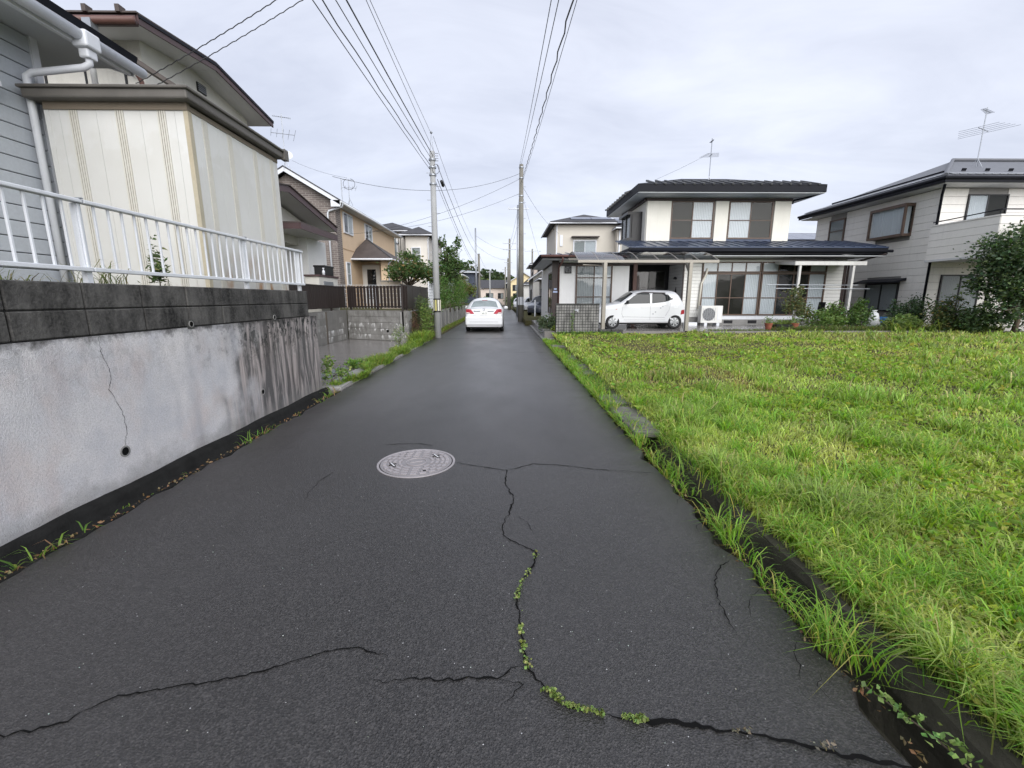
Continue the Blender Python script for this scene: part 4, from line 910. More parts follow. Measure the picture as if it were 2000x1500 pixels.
# ------------------------------------------------------------------ carport
cp = thing('carport', 'bronze aluminium carport with curved smoked roof over the white hatchback', 'carport', (5, 16, .3))
M_CPF = pm('carport_bronze', (.27, .25, .22), .42, .1, 3, metal=.5)
for x in (3.55, 6.60): MB().box(x - .065, x + .065, 15.85, 15.99, .1, 2.72).build('post', M_CPF, cp, bevel=.01)
MB().box(2.56, 7.60, 15.86, 15.98, 2.69, 2.79).build('beam', M_CPF, cp, bevel=.01); MB().box(2.56, 7.60, 18.25, 18.33, 2.98, 3.06).build('beam', M_CPF, cp)
def cpz(t): return 2.78 + .36 * math.sin(t * 1.75) / math.sin(1.75) + .10 * math.sin(math.pi * t)
xs = [2.58 + i * (5.0 / 7) for i in range(8)]
for x in xs: MB().tube([(x, 15.9 + 2.4 * k / 10, cpz(k / 10)) for k in range(11)], .024, 6).build('rib', M_CPF, cp)
for a, b in zip(xs, xs[1:]):
    vs = [(x, 15.9 + 2.4 * k / 10, cpz(k / 10) + .012) for k in range(11) for x in (a + .02, b - .02)]
    MB().add(vs, [(2 * k, 2 * k + 1, 2 * k + 3, 2 * k + 2) for k in range(10)]).build('roof_panel', M_POLY, cp, smooth=True, fix=False)
for x in (3.55, 6.60): MB().bar((x, 15.92, 2.3), (x, 16.6, 3.0), .06, .08).build('brace', M_CPF, cp)
MB().tube([(2.75, 15.9, 2.62), (3.48, 15.9, 2.60), (3.48, 15.9, .4)], .022, 6).build('rainwater_pipe', M_CPF, cp)

# ------------------------------------------------------------------ tiled garden wall, kerb block, air conditioner, awning
gw = thing('tiled_wall', 'low grey wall faced with small square tiles beside the carport', 'wall', (2.55, 15.8, .1))
MB().box(1.80, 3.34, 15.66, 15.78, -.1, 1.24).build('wall_core', pm('black_grout', (.015, .015, .015), .9, .2, 6), gw)
M_TILE = mk_block('grey_square_tile', (.17, .165, .16), (.26, .255, .245), (.045, .045, .045))
tl = MB()
for i in range(16):
    for j in range(11):
        x, z = 1.812 + i * .0955, .15 + j * .098; tl.box(x, x + .080, 15.642, 15.661, z, z + .082)
tag(tl.build('tiles', M_TILE, gw), kind='stuff'); MB().box(1.79, 3.35, 15.64, 15.80, 1.235, 1.275).build('cap', M_BLKB, gw)
kb = thing('kerb_blocks', 'two dark concrete blocks lying at the foot of the carport post', 'block', (3.75, 15.72, .1))
for x in (3.36, 3.80): MB().box(x, x + .42, 15.62, 15.80, -.05, .36).build('block', M_BLKB, kb, bevel=.012)
ac = thing('air_conditioner', 'white outdoor air conditioner unit on feet by the sliding doors', 'air conditioner', (9, 19.2, .29))
MB().box(8.52, 9.46, 19.05, 19.38, .40, 1.14).build('casing', pm('ac_ivory', (.66, .655, .63), .5, .05, 3, .2), ac, bevel=.02)
for x in (8.68, 9.22): MB().box(x, x + .12, 19.02, 19.42, .285, .40).build('foot', M_WHITE, ac)
MB().lathe([(0, .006), (.27, .006), (.28, 0)], (8.86, 19.048, .77), (0, -1, 0), 28).build('fan_opening', pm('fan_dark', (.10, .10, .10), .6), ac)
fg = MB()
for r_ in (.07, .13, .19, .25): fg.lathe([(r_, .012), (r_ + .012, .012)], (8.86, 19.048, .77), (0, -1, 0), 24)
for i in range(7): fg.box(8.60 + i * .087 - .004, 8.60 + i * .087 + .004, 19.028, 19.034, .50, 1.04)
fg.build('fan_grille', M_STEEL, ac); MB().box(9.24, 9.40, 19.04, 19.05, .55, 1.08).build('side_panel', M_WHITE, ac)
aw = thing('patio_canopy', 'old white patio canopy on thin posts outside the sliding doors', 'canopy', (13.4, 19, .3))
M_OLDW = pm('weathered_white_metal', (.58, .57, .55), .6, .15, 4, .6, (.22, .20, .17))
MB().prism([(11.95, 18.38, 2.90), (11.95, FY - .06, 3.04), (11.95, FY - .06, 3.06), (11.95, 18.38, 2.92)], (2.95, 0, 0)).build('canopy_sheet', M_PANELD, aw)
MB().box(11.93, 14.92, 18.34, 18.40, 2.80, 2.95).build('front_beam', M_OLDW, aw); MB().bar((11.95, 18.4, 2.87), (11.95, FY - .06, 3.0), .06, .13).build('side_beam', M_OLDW, aw); MB().bar((14.9, 18.4, 2.87), (14.9, FY - .06, 3.0), .06, .13).build('side_beam', M_OLDW, aw)
for x in (12.18, 14.42): MB().box(x - .045, x + .045, 18.36, 18.45, .28, 2.80).build('post', M_OLDW, aw)
for i, (z, y) in enumerate(((2.02, 18.62), (1.86, 18.30))):
    lp = MB().tube([(11.0 + .2 * i, y, z), (14.9 + .25 * i, y, z - .02)], .016, 8).build('laundry_pole', M_STEEL); tag(lp, ('upper' if i == 0 else 'lower') + ' steel laundry pole hanging across the patio canopy', 'pole', 'laundry poles')

# ------------------------------------------------------------------ cream sided house at far right
r2 = thing('sided_house', 'cream lap-sided house with balcony behind the dark garden tree', 'house', (22, 21, .28)); RX = 17.2; RY = 18.0
MB().box(RX + .012, 28, RY + .012, 25, .28, 5.75).build('wall', M_GAPG, r2)
siding(r2, M_SIDC, 'x', RX, RY + .04, 24.95, .30, 5.70, .30, skip=((22.85, 23.95, 4.25, 5.48), (19.1, 20.85, 4.1, 5.36), (19.2, 21.0, .85, 2.15)))
siding(r2, M_SIDC, 'y', RY, RX + .03, 28, .30, 5.70, .30, skip=((18.25, 19.85, 4.0, 5.5), (17.75, 19.4, .3, 2.4)))
MB().box(RX - .02, RX + .05, RY - .02, RY + .05, .28, 5.75).build('corner_trim', M_SIDC, r2)
MB().box(16.65, 28.4, 17.35, 25.55, 5.73, 5.76).build('soffit', M_SOFF, r2)
hip(r2, 16.55, 28.5, 17.3, 25.6, 5.93, 1.75, pm('grey_tile_roof', (.13, .135, .15), .5, .25, 6, 0, bump=.8, bscale=22), .06)
for (a, b, c, d) in ((16.55, 28.5, 17.28, 17.33), (16.53, 16.58, 17.33, 25.6)): MB().box(a, b, c, d, 5.76, 5.96).build('fascia', M_BLK3, r2)
MB().tube([(16.5, 25.6, 5.92), (16.5, 17.24, 5.92), (28.5, 17.24, 5.92)], .06, 8).build('gutter', M_BLK3, r2)
MB().tube([(16.58, 17.33, 6.02), (20.72, 21.45, 7.74), (28, 21.45, 7.74)], .075, 8).build('ridge_cap', pm('grey_ridge', (.12, .125, .14), .5), r2)
tr_ = box_mesh('roof_tile', pm('pale_roof_tile', (.23, .24, .26), .5, .25, 5), .01, .34, .24, .03)
sl2 = math.atan2(1.69, 4.15)
for i in range(27): piece('roof_tile', tr_, r2, (16.85, 17.75 + i * .29, 6.145), rot=(0, -sl2, 0))
for i in range(34): piece('roof_tile', tr_, r2, (17.1 + i * .31, 17.62, 6.155), (.8, 1.3, 1), (sl2, 0, 0))
sg = box_mesh('snow_guard', M_BLK3, 0, .16, .04, .10)
for i in range(10): piece('snow_guard', sg, r2, (18.2 + i * .95, 18.3, 6.47), rot=(sl2, 0, 0))
MB().bar((17.6, 18.5, 6.45), (17.6, 24.6, 6.45), .03, .06).build('snow_rail', M_BLK3, r2)
window(r2, (RX, 22.85, 4.25), *NXN, 1.08, 1.2, 1, M_BRONZE, 'g', (.62,), ft=.07); window(r2, (RX, 19.2, .88), *NXN, 1.78, 1.25, 2, M_BLKFR, 'gg', ft=.06)
MB().prism([(RX - .02, 18.9, 2.20), (RX - .55, 18.9, 2.12), (RX - .55, 18.9, 2.17), (RX - .02, 18.9, 2.32)], (0, 2.3, 0)).build('window_hood', M_BLK3, r2)
bw2 = MB().box(RX - .42, RX + .02, 19.05, 20.9, 4.06, 4.16).box(RX - .42, RX + .02, 19.05, 20.9, 5.26, 5.38).box(RX - .42, RX - .34, 19.05, 19.13, 4.16, 5.26).box(RX - .42, RX - .34, 20.82, 20.9, 4.16, 5.26).box(RX - .05, RX + .02, 19.05, 19.12, 4.16, 5.26).box(RX - .05, RX + .02, 20.83, 20.9, 4.16, 5.26).build('bay_window', M_BRONZE, r2)
MB().box(RX - .40, RX - .38, 19.13, 20.82, 4.16, 5.26).build('pane', M_GLASS, bw2); MB().box(RX - .34, RX - .05, 19.08, 19.10, 4.16, 5.26).build('pane', M_GLASS, bw2); MB().box(RX - .005, RX + .01, 19.12, 20.83, 4.16, 5.26).build('dark_room', M_DARKIN, bw2)
curtain_mesh((RX - .30, 19.13, 4.16), (0, 1, 0), (-1, 0, 0), 0, 1.69, 0, 1.1, 0, .03, .14).build('curtain', M_CURT, bw2, fix=False); curtain_mesh((RX - .32, 19.16, 4.16), (1, 0, 0), (0, -1, 0), 0, .27, 0, 1.1, 0, .02, .1).build('curtain', M_CURT, bw2, fix=False)
window(r2, (18.25, RY, 4.0), *NYN, 1.6, 1.48, 2, M_BLKFR, 'cs', ft=.05); window(r2, (17.75, RY, .3), *NYN, 1.65, 2.1, 2, M_BLKFR, 'gg', ft=.05)
MB().box(16.95, 28, 15.45, RY - .02, 2.88, 2.96).build('balcony_floor', M_SOFF, r2); MB().box(16.99, 17.05, 15.49, RY - .02, 2.96, 4.22).box(16.99, 28, 15.49, 15.55, 2.96, 4.22).build('balcony_wall', M_GAPG, r2)
siding(r2, M_SIDC, 'x', 16.98, 15.47, RY - .02, 2.90, 4.24, .27, name='balcony_board'); siding(r2, M_SIDC, 'y', 15.48, 17.0, 28, 2.90, 4.24, .27, name='balcony_board')
MB().box(16.95, 17.09, 15.45, RY - .02, 4.24, 4.29).box(17.09, 28, 15.45, 15.59, 4.24, 4.29).build('balcony_cap', M_SIDC, r2)
MB().tube([(17.02, RY - .05, 4.40), (17.02, 15.52, 4.46), (28, 15.52, 4.46)], .022, 6).build('balcony_handrail', M_BLK3, r2)
for y in (15.55, 16.7, 17.8): MB().tube([(17.02, y, 4.28), (17.02, y, 4.45)], .015, 6).build('handrail_post', M_BLK3, r2)
pipe('downpipe', [(16.6, 17.3, 5.88), (17.0, 17.75, 5.6), (17.12, 17.9, 5.45), (17.12, 17.9, .3)], .045, M_BLK3, r2); pipe('downpipe', [(17.1, 15.6, 2.86), (17.3, 15.75, 2.75), (17.4, 15.8, 2.6), (17.4, 15.8, .3)], .04, M_BLK3, r2)

# ------------------------------------------------------------------ houses behind
def solar(house, o, ux, uv, nx_, ny_, w, h):
    ux, uv = Vector(ux), Vector(uv); nn = ux.cross(uv).normalized()
    for i in range(nx_):
        for j in range(ny_): MB().obox(o, ux, uv, nn, i * w + .02, (i + 1) * w - .02, j * h + .02, (j + 1) * h - .02, .04, .09).build('solar_panel', M_SOLAR, house)
b1 = thing('solar_house', 'beige two-storey house with solar panels behind the white house roof', 'house', (6.5, 37, .26))
M_BEIG = pm('light_beige_siding', (.60, .56, .49), .7, .06, 1.2, .15, (.42, .39, .33))
MB().box(3.75, 9.1, 34, 41, .26, 6.85).build('wall', M_BEIG, b1); MB().box(8.2, 13, 33.2, 41, .26, 6.4).build('wall', M_BEIG, b1)
hip(b1, 3.3, 9.2, 33.5, 41.5, 6.9, 1.1, M_ROOFD, gut=M_WHITE); hip(b1, 8.0, 13.5, 32.7, 41.5, 6.45, 1.1, M_ROOFD, gut=M_WHITE)
s1 = math.atan2(1.0, 2.95); solar(b1, (4.9, 34.1, 7.18), (1, 0, 0), (0, math.cos(s1), math.sin(s1)), 2, 1, 1.55, .8); solar(b1, (8.2, 33.2, 6.78), (1, 0, 0), (0, math.cos(.36), math.sin(.36)), 1, 2, 1.7, .8)
window(b1, (5.1, 34, 4.6), *NYN, 1.75, 1.15, 2, M_WHITE, 'gc', ft=.08); MB().box(4.95, 7.0, 33.6, 34, 5.92, 5.99).build('window_hood', M_BROWN, b1)
MB().box(4.1, 4.3, 33.95, 34.0, 5.3, 6.1).build('meter_box', M_WHITE, b1); pipe('downpipe', [(3.85, 33.9, 6.8), (3.85, 33.95, .3)], .05, M_WHITE, b1); pipe('downpipe', [(8.35, 33.1, 6.4), (8.35, 33.15, .3)], .05, M_WHITE, b1)
b2_ = thing('solar_house', 'distant roof with rows of solar panels between the two right houses', 'house', (24, 39, .26))
MB().box(20.5, 28, 36.5, 44, .26, 5.85).build('wall', M_BEIG, b2_); MB().prism([(20, 36, 5.95), (20, 40.5, 7.2), (20, 44.5, 5.95)], (8.5, 0, 0)).build('roof', M_ROOFD, b2_)
s3 = math.atan2(1.25, 4.5); solar(b2_, (20.6, 36.3, 6.06), (1, 0, 0), (0, math.cos(s3), math.sin(s3)), 4, 3, 1.7, 1.1)

def far_house(name, label, x0, x1, y0, y1, z0, h, rise, wall, roof, ridge='y', wins=(), over=.5):
    t = thing(name, label, 'house', ((x0 + x1) / 2, (y0 + y1) / 2, z0))
    MB().box(x0, x1, y0, y1, z0, z0 + h).build('wall', wall, t)
    if ridge == 'h': hip(t, x0 - over, x1 + over, y0 - over, y1 + over, z0 + h, rise, roof, gut=M_WHITE)
    elif ridge == 'y':
        xm = (x0 + x1) / 2; MB().prism([(x0 + .01, y0 - .01, z0 + h), (x1 - .01, y0 - .01, z0 + h), (xm, y0 - .01, z0 + h + rise)], (0, y1 - y0, 0)).build('gable', wall, t)
        for s in (x0 - over, x1 + over):
            k = rise * over / (xm - x0); MB().prism([(s, y0 - over, z0 + h - k), (xm, y0 - over, z0 + h + rise), (xm, y0 - over, z0 + h + rise + .14), (s, y0 - over, z0 + h - k + .14)], (0, y1 - y0 + 2 * over, 0)).build('roof', roof, t)
            MB().prism([(s, y0 - over - .03, z0 + h - k - .03), (xm, y0 - over - .03, z0 + h + rise - .03), (xm, y0 - over - .03, z0 + h + rise + .1), (s, y0 - over - .03, z0 + h - k + .1)], (0, .03, 0)).build('rake_board', M_WHITE, t)
    else:
        ym = (y0 + y1) / 2; MB().prism([(x0 - over, y0 - over, z0 + h - .1), (x0 - over, ym, z0 + h + rise), (x0 - over, y1 + over, z0 + h - .1)], (x1 - x0 + 2 * over, 0, 0)).build('roof', roof, t)
    for (f, a, z, w, hh) in wins:
        if f == 'f': window(t, (a, y0, z), *NYN, w, hh, 2, M_BLKFR, 'dg', ft=.06)
        elif f == 'r': window(t, (x1, a, z), *PXN, w, hh, 2, M_BLKFR, 'dg', ft=.06)
        else: window(t, (x0, a, z), *NXN, w, hh, 2, M_BLKFR, 'dg', ft=.06)
    return t
M_FG = pm('warm_grey_siding', (.36, .34, .32), .7, .08, 1, .2); M_FY = pm('yellow_stucco', (.74, .62, .38), .8, .06, 1, .1); M_FW = pm('offwhite_siding', (.66, .65, .62), .7, .06, 1, .15); M_FB = pm('pinkish_siding', (.62, .53, .47), .7, .06, 1)
far_house('grey_house', 'warm grey house with dark hipped roof just beyond the white house', 2.75, 9, 31.5, 36, .2, 2.6, .8, M_FG, M_ROOFD, 'h', (('l', 32.5, 1.2, 1.2, 1.0),), .4)
far_house('gabled_house', 'cream house with steep charcoal gable roof behind the old pole', 2.5, 9.5, 40, 47, .15, 3.2, 2.4, M_FW, M_ROOFD, 'y', (('f', 3.2, 1.2, 1.2, 1.2), ('l', 42, 1.2, 1.4, 1.1)))
far_house('tall_house', 'pinkish two-storey house with dark roof far along the right side', 3.2, 10, 50, 57, .15, 5.0, 1.2, M_FB, M_ROOFD, 'h', (('f', 3.6, 3.6, 1.4, 1.1), ('l', 52, 3.4, 1.4, 1.1)))
far_house('white_shop', 'small white building with black canopy far along the right side', 2.6, 8, 66, 72, .1, 3.4, .9, M_FW, M_ROOFD, 'h', (('l', 67, 1.0, 1.6, 1.2),))
far_house('yellow_house', 'yellow gabled house at the far bend of the lane', .6, 7.0, 92, 99, .1, 4.6, 1.9, M_FY, M_ROOFB, 'y', (('f', 1.5, 3.0, 1.1, 1.2), ('f', 1.6, .6, 1.0, 1.9), ('f', 4.3, 3.0, 1.2, 1.2)))
far_house('pink_house', 'pale pink low house with grey roof left of the yellow house', -7.5, .3, 96, 103, .1, 3.6, 1.8, M_FB, M_ROOFD, 'x', (('f', -4.2, 1.4, 1.6, 1.2), ('f', -1.6, 1.4, 1.2, 1.2)))
far_house('dark_house', 'dark blue and cream house partly behind the far silver pole', -8.6, -3.6, 52, 60, .1, 4.3, .5, pm('navy_siding', (.06, .075, .11), .6, .1, 2), M_STEEL, 'h', (('f', -5.3, 2.6, 1.1, 1.2), ('r', 54, 2.6, 1.6, 1.1)))
far_house('corrugated_house', 'grey house with white corrugated roof behind the hedge trees', -9.5, -4.6, 44, 50, .1, 3.6, .4, pm('drab_siding', (.30, .28, .25), .7, .1, 2), M_OLDW, 'h', (('f', -6.4, 2.0, 1.5, 1.2),))
far_house('cream_house', 'small cream house at the lane edge behind the hedge', -7, -3.9, 63, 70, .1, 3.0, 1.0, M_FW, M_ROOFB, 'y', (('f', -5.6, 1.0, 1.2, 1.2),))
# ------------------------------------------------------------------ cars
M_CARW = pm('white_car_paint', (.66, .67, .69), .28, .02, 2, fine=0, spec=.5, coat=.6)
M_CARG = pm('car_window_glass', (.020, .024, .026), .06, .1, 1, fine=0, spec=.4)
M_CARGR = pm('car_rear_glass', (.22, .26, .26), .07, .35, 2.0, fine=0, spec=.9)
M_RED = pm('red_lamp', (.30, .010, .022), .3, .2, 8, fine=0, coat=.15); M_REDL = pm('bright_red_lamp', (.46, .035, .06), .3, .1, 8, fine=0, coat=.15)
M_CHROME = pm('chrome', (.62, .62, .63), .18, .05, 2, fine=0, metal=.9); M_LINE = pm('panel_gap', (.13, .13, .14), .7, .1, 3, fine=0)
M_ALLOY = pm('silver_wheel', (.30, .31, .32), .4, .08, 5, fine=0, metal=.5)
def interp(pts, x):
    xs_ = [p[0] for p in pts]; zs = [p[1] for p in pts]
    return float(np.interp(x, xs_, zs))
def sm(pts, x, k=.05): return (interp(pts, x - k) + 2 * interp(pts, x) + interp(pts, x + k)) / 4
class Car:
    """u runs from front (0) to tail (L); v across; body lofted from sections"""
    def __init__(s, name, label, loc, heading, L, Wd, top, plan, z0, belt, tum, p=14, wheels=(.6, 2.9), wr=.28, mat=None, arch=.05):
        s.t = thing(name, label, 'car', loc); s.L, s.Wd, s.top, s.plan, s.z0, s.belt, s.tum, s.p = L, Wd, top, plan, z0, belt, tum, p
        s.t.rotation_euler = (0, 0, heading); s.H = max(z for _, z in top); ORG[s.t.name] = Vector((0, 0, 0)); s.wheels, s.wr = wheels, wr
        m = MB(); S = [0, .06, .14, .22, .3, .38, .46, .54, .62, .69, .76, .82, .87, .91, .94, .965, .982, .993, 1]
        us = sorted(set([round(L * i / 46, 4) for i in range(47)] + [.03, .06, .1, L - .03, L - .06, L - .1])); k = len(S)
        vs = []
        for u in us:
            zt = s.zt(u); row = []
            for q in S: z = z0 + (zt - z0) * q; row.append((u, s.hw(u, z, q), z))
            vs += row + [(a, -b, c) for a, b, c in reversed(row[:-1])]
        n = 2 * k - 1; fs = []
        for j in range(len(us) - 1):
            for i in range(n): fs.append((j * n + i, j * n + (i + 1) % n, (j + 1) * n + (i + 1) % n, (j + 1) * n + i))
        fs += [tuple(range(n)), tuple((len(us) - 1) * n + i for i in reversed(range(n)))]
        body = m.add(vs, fs).build('body', mat or M_CARW, s.t, smooth=True); body.data.materials.append(M_RUBBER)
        for u in wheels:
            for sg in (-1, 1):
                c = MB().lathe([(0, -.26), (wr + arch, -.26), (wr + arch, .3), (0, .3)], (u, sg * (Wd / 2 - .05), wr), (0, 1, 0), 28).build('cut', M_RUBBER)
                b = body.modifiers.new('arch', 'BOOLEAN'); b.operation = 'DIFFERENCE'; b.object = c; b.solver = 'EXACT'; s.cut = getattr(s, 'cut', []) + [c]
        dg = bpy.context.evaluated_depsgraph_get(); me = bpy.data.meshes.new_from_object(body.evaluated_get(dg)); body.modifiers.clear(); body.data = me
        for c in s.cut: bpy.data.objects.remove(c)
        s.body = body
        for u in wheels:
            for sg in (-1, 1): s.wheel(u, sg)
        s.box('underbody', .25, L - .25, -Wd / 2 + .25, Wd / 2 - .25, z0 - .06, z0 + .05, M_RUBBER)
    def zt(s, u): return sm(s.top, u, .04)
    def hw(s, u, z, q=None):
        zt = s.zt(u)
        if q is None: q = min(1, max(0, (z - s.z0) / (zt - s.z0)))
        w = s.Wd / 2 * interp(s.plan, u)
        if z < s.belt: w *= 1 - .045 * ((s.belt - z) / s.belt) ** 2
        else: w *= 1 - s.tum * ((z - s.belt) / (s.H - s.belt)) ** 1.15
        return w * max(0, 1 - q ** s.p) ** (1 / 2.3)
    def wheel(s, u, sg):
        y = sg * (s.Wd / 2 - .10); r = s.wr
        w = MB().lathe([(r * .62, -.085), (r * .9, -.09), (r * .985, -.07), (r, -.03), (r, .03), (r * .985, .07), (r * .9, .09), (r * .62, .085), (r * .6, .06)], (u, y, r), (0, sg, 0), 32).build('wheel', M_RUBBER, s.t, smooth=True)
        b = MB(); b.lathe([(r * .58, .08), (r * .63, .088), (r * .63, .05), (r * .57, .04)], (u, y, r), (0, sg, 0), 32)
        for i in range(7):
            a = 2 * math.pi * i / 7
            for da in (-.13, .13):
                c1, s1_ = math.cos(a + da * .6), math.sin(a + da * .6); c2, s2 = math.cos(a + da), math.sin(a + da)
                b.bar((u + c1 * .04, y + sg * .075, r + s1_ * .04), (u + c2 * r * .6, y + sg * .082, r + s2 * r * .6), .022, .02, up=(0, 1, 0))
        b.lathe([(0, .092), (.04, .09), (.045, .06)], (u, y, r), (0, sg, 0), 14); b.build('rim', M_ALLOY, w)
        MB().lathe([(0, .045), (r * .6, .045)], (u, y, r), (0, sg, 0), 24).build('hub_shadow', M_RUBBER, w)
    def box(s, name, u0, u1, v0, v1, z0, z1, mat, parent=None, bevel=0.0): return MB().box(u0, u1, v0, v1, z0, z1).build(name, mat, parent or s.t, bevel=bevel)
    def side(s, name, poly, mat, sg, off=.006, parent=None, n=10):
        """panel on the body side bounded by a convex (u,z) polygon"""
        us_ = [p[0] for p in poly]; u0, u1 = min(us_), max(us_); vs = []; fs = []
        def span(u):
            zs = []
            for (a, b) in zip(poly, poly[1:] + poly[:1]):
                if (a[0] - u) * (b[0] - u) <= 0 and abs(a[0] - b[0]) > 1e-6: zs.append(a[1] + (b[1] - a[1]) * (u - a[0]) / (b[0] - a[0]))
            return min(zs), max(zs)
        for i in range(n + 1):
            u = u0 + (u1 - u0) * (.002 + .996 * i / n); lo, hi = span(u)
            for j in range(6): z = lo + (hi - lo) * j / 5; vs.append((u, sg * (s.hw(u, z) + off), z))
        for i in range(n):
            for j in range(5): fs.append((i * 6 + j, i * 6 + j + 1, i * 6 + j + 7, i * 6 + j + 6))
        return MB().add(vs, fs).build(name, mat, parent or s.t, smooth=True)
    def line(s, pts, sg, w=.0032, name='panel_gap'):
        P = []
        for (a, b) in zip(pts, pts[1:]):
            for k in range(8): t = k / 8; P.append((a[0] + (b[0] - a[0]) * t, a[1] + (b[1] - a[1]) * t))
        P.append(pts[-1]); return MB().tube([(u, sg * (s.hw(u, z) + .001), z) for u, z in P], w, 5).build(name, M_LINE, s.t)
    def topglass(s, name, u0, u1, mat, f=.9, off=.006, n=8):
        """windscreen / backlight following the roof line between u0 and u1"""
        vs = []; m = 12
        for i in range(n + 1):
            u = u0 + (u1 - u0) * i / n; zt = s.zt(u); qs = []
            for j in range(m + 1):
                t = -1 + 2 * j / m; ym = s.Wd / 2 * interp(s.plan, u) * (1 - s.tum * ((max(zt, s.belt) - s.belt) / (s.H - s.belt)) ** 1.15)
                r_ = min(.999, abs(t) * f); q = (1 - r_ ** 2.3) ** (1 / s.p); z = s.z0 + (zt - s.z0) * q
                vs.append((u + off * (.6 if u > s.L / 2 else -.6), t * f * ym, z + off))
        fs = [(i * (m + 1) + j, i * (m + 1) + j + 1, (i + 1) * (m + 1) + j + 1, (i + 1) * (m + 1) + j) for i in range(n) for j in range(m)]
        return MB().add(vs, fs).build(name, mat, s.t, smooth=True)
def mirror(c, u, z, sg, mat):
    m = MB().tube([(u, sg * (c.hw(u, z) - .02), z), (u, sg * (c.hw(u, z) + .06), z + .01)], .02, 6).build('mirror_arm', M_BLACKP, c.t)
    h = MB().lathe([(0, -.05), (.05, -.045), (.075, -.01), (.078, .03), (.06, .045), (0, .046)], (0, 0, 0), (1, 0, 0), 16)
    h.v = [(u + a, sg * (c.hw(u, z) + .13) + b * 1.35, z + .03 + d) for a, b, d in h.v]; hh = h.build('wing_mirror', mat, c.t, smooth=True); return hh

# white four-door saloon driving away: front towards +Y
sed = Car('sedan', 'white four-door saloon seen from behind on the lane', (-.93, 19.0 + 4.5, .0), R(-90), 4.5, 1.72,
    [(0, .62), (.08, .74), (.5, .86), (1.15, .95), (1.30, 1.0), (2.05, 1.44), (2.6, 1.50), (3.1, 1.475), (3.35, 1.40), (3.95, 1.09), (4.05, 1.055), (4.35, 1.03), (4.44, .99), (4.47, .86), (4.5, .72)],
    [(0, .72), (.12, .86), (.5, .97), (1.2, 1), (3.3, 1), (4.0, .985), (4.3, .955), (4.45, .90), (4.5, .86)], .24, .93, .27, 12, (.85, 3.55), .315)
sed.topglass('rear_window', 3.42, 3.93, M_CARGR, .86); sed.topglass('windscreen', 1.34, 2.0, M_CARG, .88)
for sg in (-1, 1):
    sed.side('side_window', [(1.55, .97), (2.15, 1.36), (2.6, 1.41), (2.72, 1.41), (2.72, .97)], M_CARG, sg); sed.side('side_window', [(2.78, .97), (2.78, 1.41), (3.1, 1.39), (3.6, 1.08), (3.5, .97)], M_CARG, sg)
    sed.line([(1.5, .3), (1.5, .95)], sg); sed.line([(2.75, .3), (2.75, .95)], sg); sed.line([(1.3, .62), (4.2, .66)], sg, .004)
    mirror(sed, 1.62, .98, sg, M_CARW)
    tl_ = MB().prism([(4.40, sg * .40, .80), (4.40, sg * .50, .80), (4.40, sg * .76, .83), (4.40, sg * .775, .99), (4.40, sg * .70, 1.005), (4.40, sg * .56, .99)], (.09, 0, 0)).build('tail_lamp', M_RED, sed.t, bevel=.012)
    MB().prism([(4.485, sg * .44, .80), (4.485, sg * .57, .80), (4.485, sg * .64, .985), (4.485, sg * .57, .975)], (.012, 0, 0)).build('lamp_lens', M_REDL, tl_)
    MB().prism([(4.486, sg * .60, .82), (4.486, sg * .75, .838), (4.486, sg * .75, .868), (4.486, sg * .61, .855)], (.012, 0, 0)).build('reverse_lens', pm('clear_lens', (.7, .6, .6), .2, .05, 4), tl_)
    sed.box('reflector', 4.49, 4.512, sg * .62 - .08, sg * .62 + .08, .475, .50, M_LINE)
sed.box('chrome_garnish', 4.470, 4.492, -.44, .44, .905, .935, pm('grey_chrome', (.22, .22, .23), .25, .05, 3, metal=.8), bevel=.008)
sed.box('bumper', 4.36, 4.545, -.80, .80, .31, .70, M_CARW, bevel=.06); sed.box('bumper_groove', 4.541, 4.549, -.62, .62, .452, .462, M_LINE)
sed.box('lower_valance', 4.30, 4.48, -.62, .62, .22, .31, M_RUBBER, bevel=.02); sed.box('boot_gap', 4.498, 4.503, -.5, .5, .735, .742, M_LINE)
pl = sed.box('number_plate', 4.502, 4.514, -.165, .165, .755, .92, pm('white_plate', (.78, .78, .76), .5, .03, 3, fine=0))
def text(body, size, loc, rot, mat, parent, name='plate_text'):
    cu = bpy.data.curves.new(name, 'FONT'); cu.body = body; cu.size = size; cu.align_x = 'CENTER'; cu.align_y = 'CENTER'; cu.extrude = .0015
    o = bpy.data.objects.new('tmp', cu); COL.objects.link(o); me = bpy.data.meshes.new_from_object(o.evaluated_get(bpy.context.evaluated_depsgraph_get())); bpy.data.objects.remove(o)
    t = bpy.data.objects.new(name, me); COL.objects.link(t); me.materials.clear(); me.materials.append(mat); t.parent = parent; t.location = loc; t.rotation_euler = rot; return t
M_PTXT = pm('plate_green', (.02, .06, .04), .6, .05, 3, fine=0)
text('· 49-77', .095, (4.517, .0, .815), (R(90), 0, R(90)), M_PTXT, pl)
MB().lathe([(.035, 0), (.045, .006), (.05, 0)], (4.452, 0, .985), (1, 0, .2), 20).build('emblem', M_CHROME, sed.t); sed.box('badge', 4.502, 4.508, .50, .60, .745, .765, M_LINE)
sed.box('high_brake_lamp', 3.40, 3.44, -.12, .12, 1.36, 1.38, M_RED)

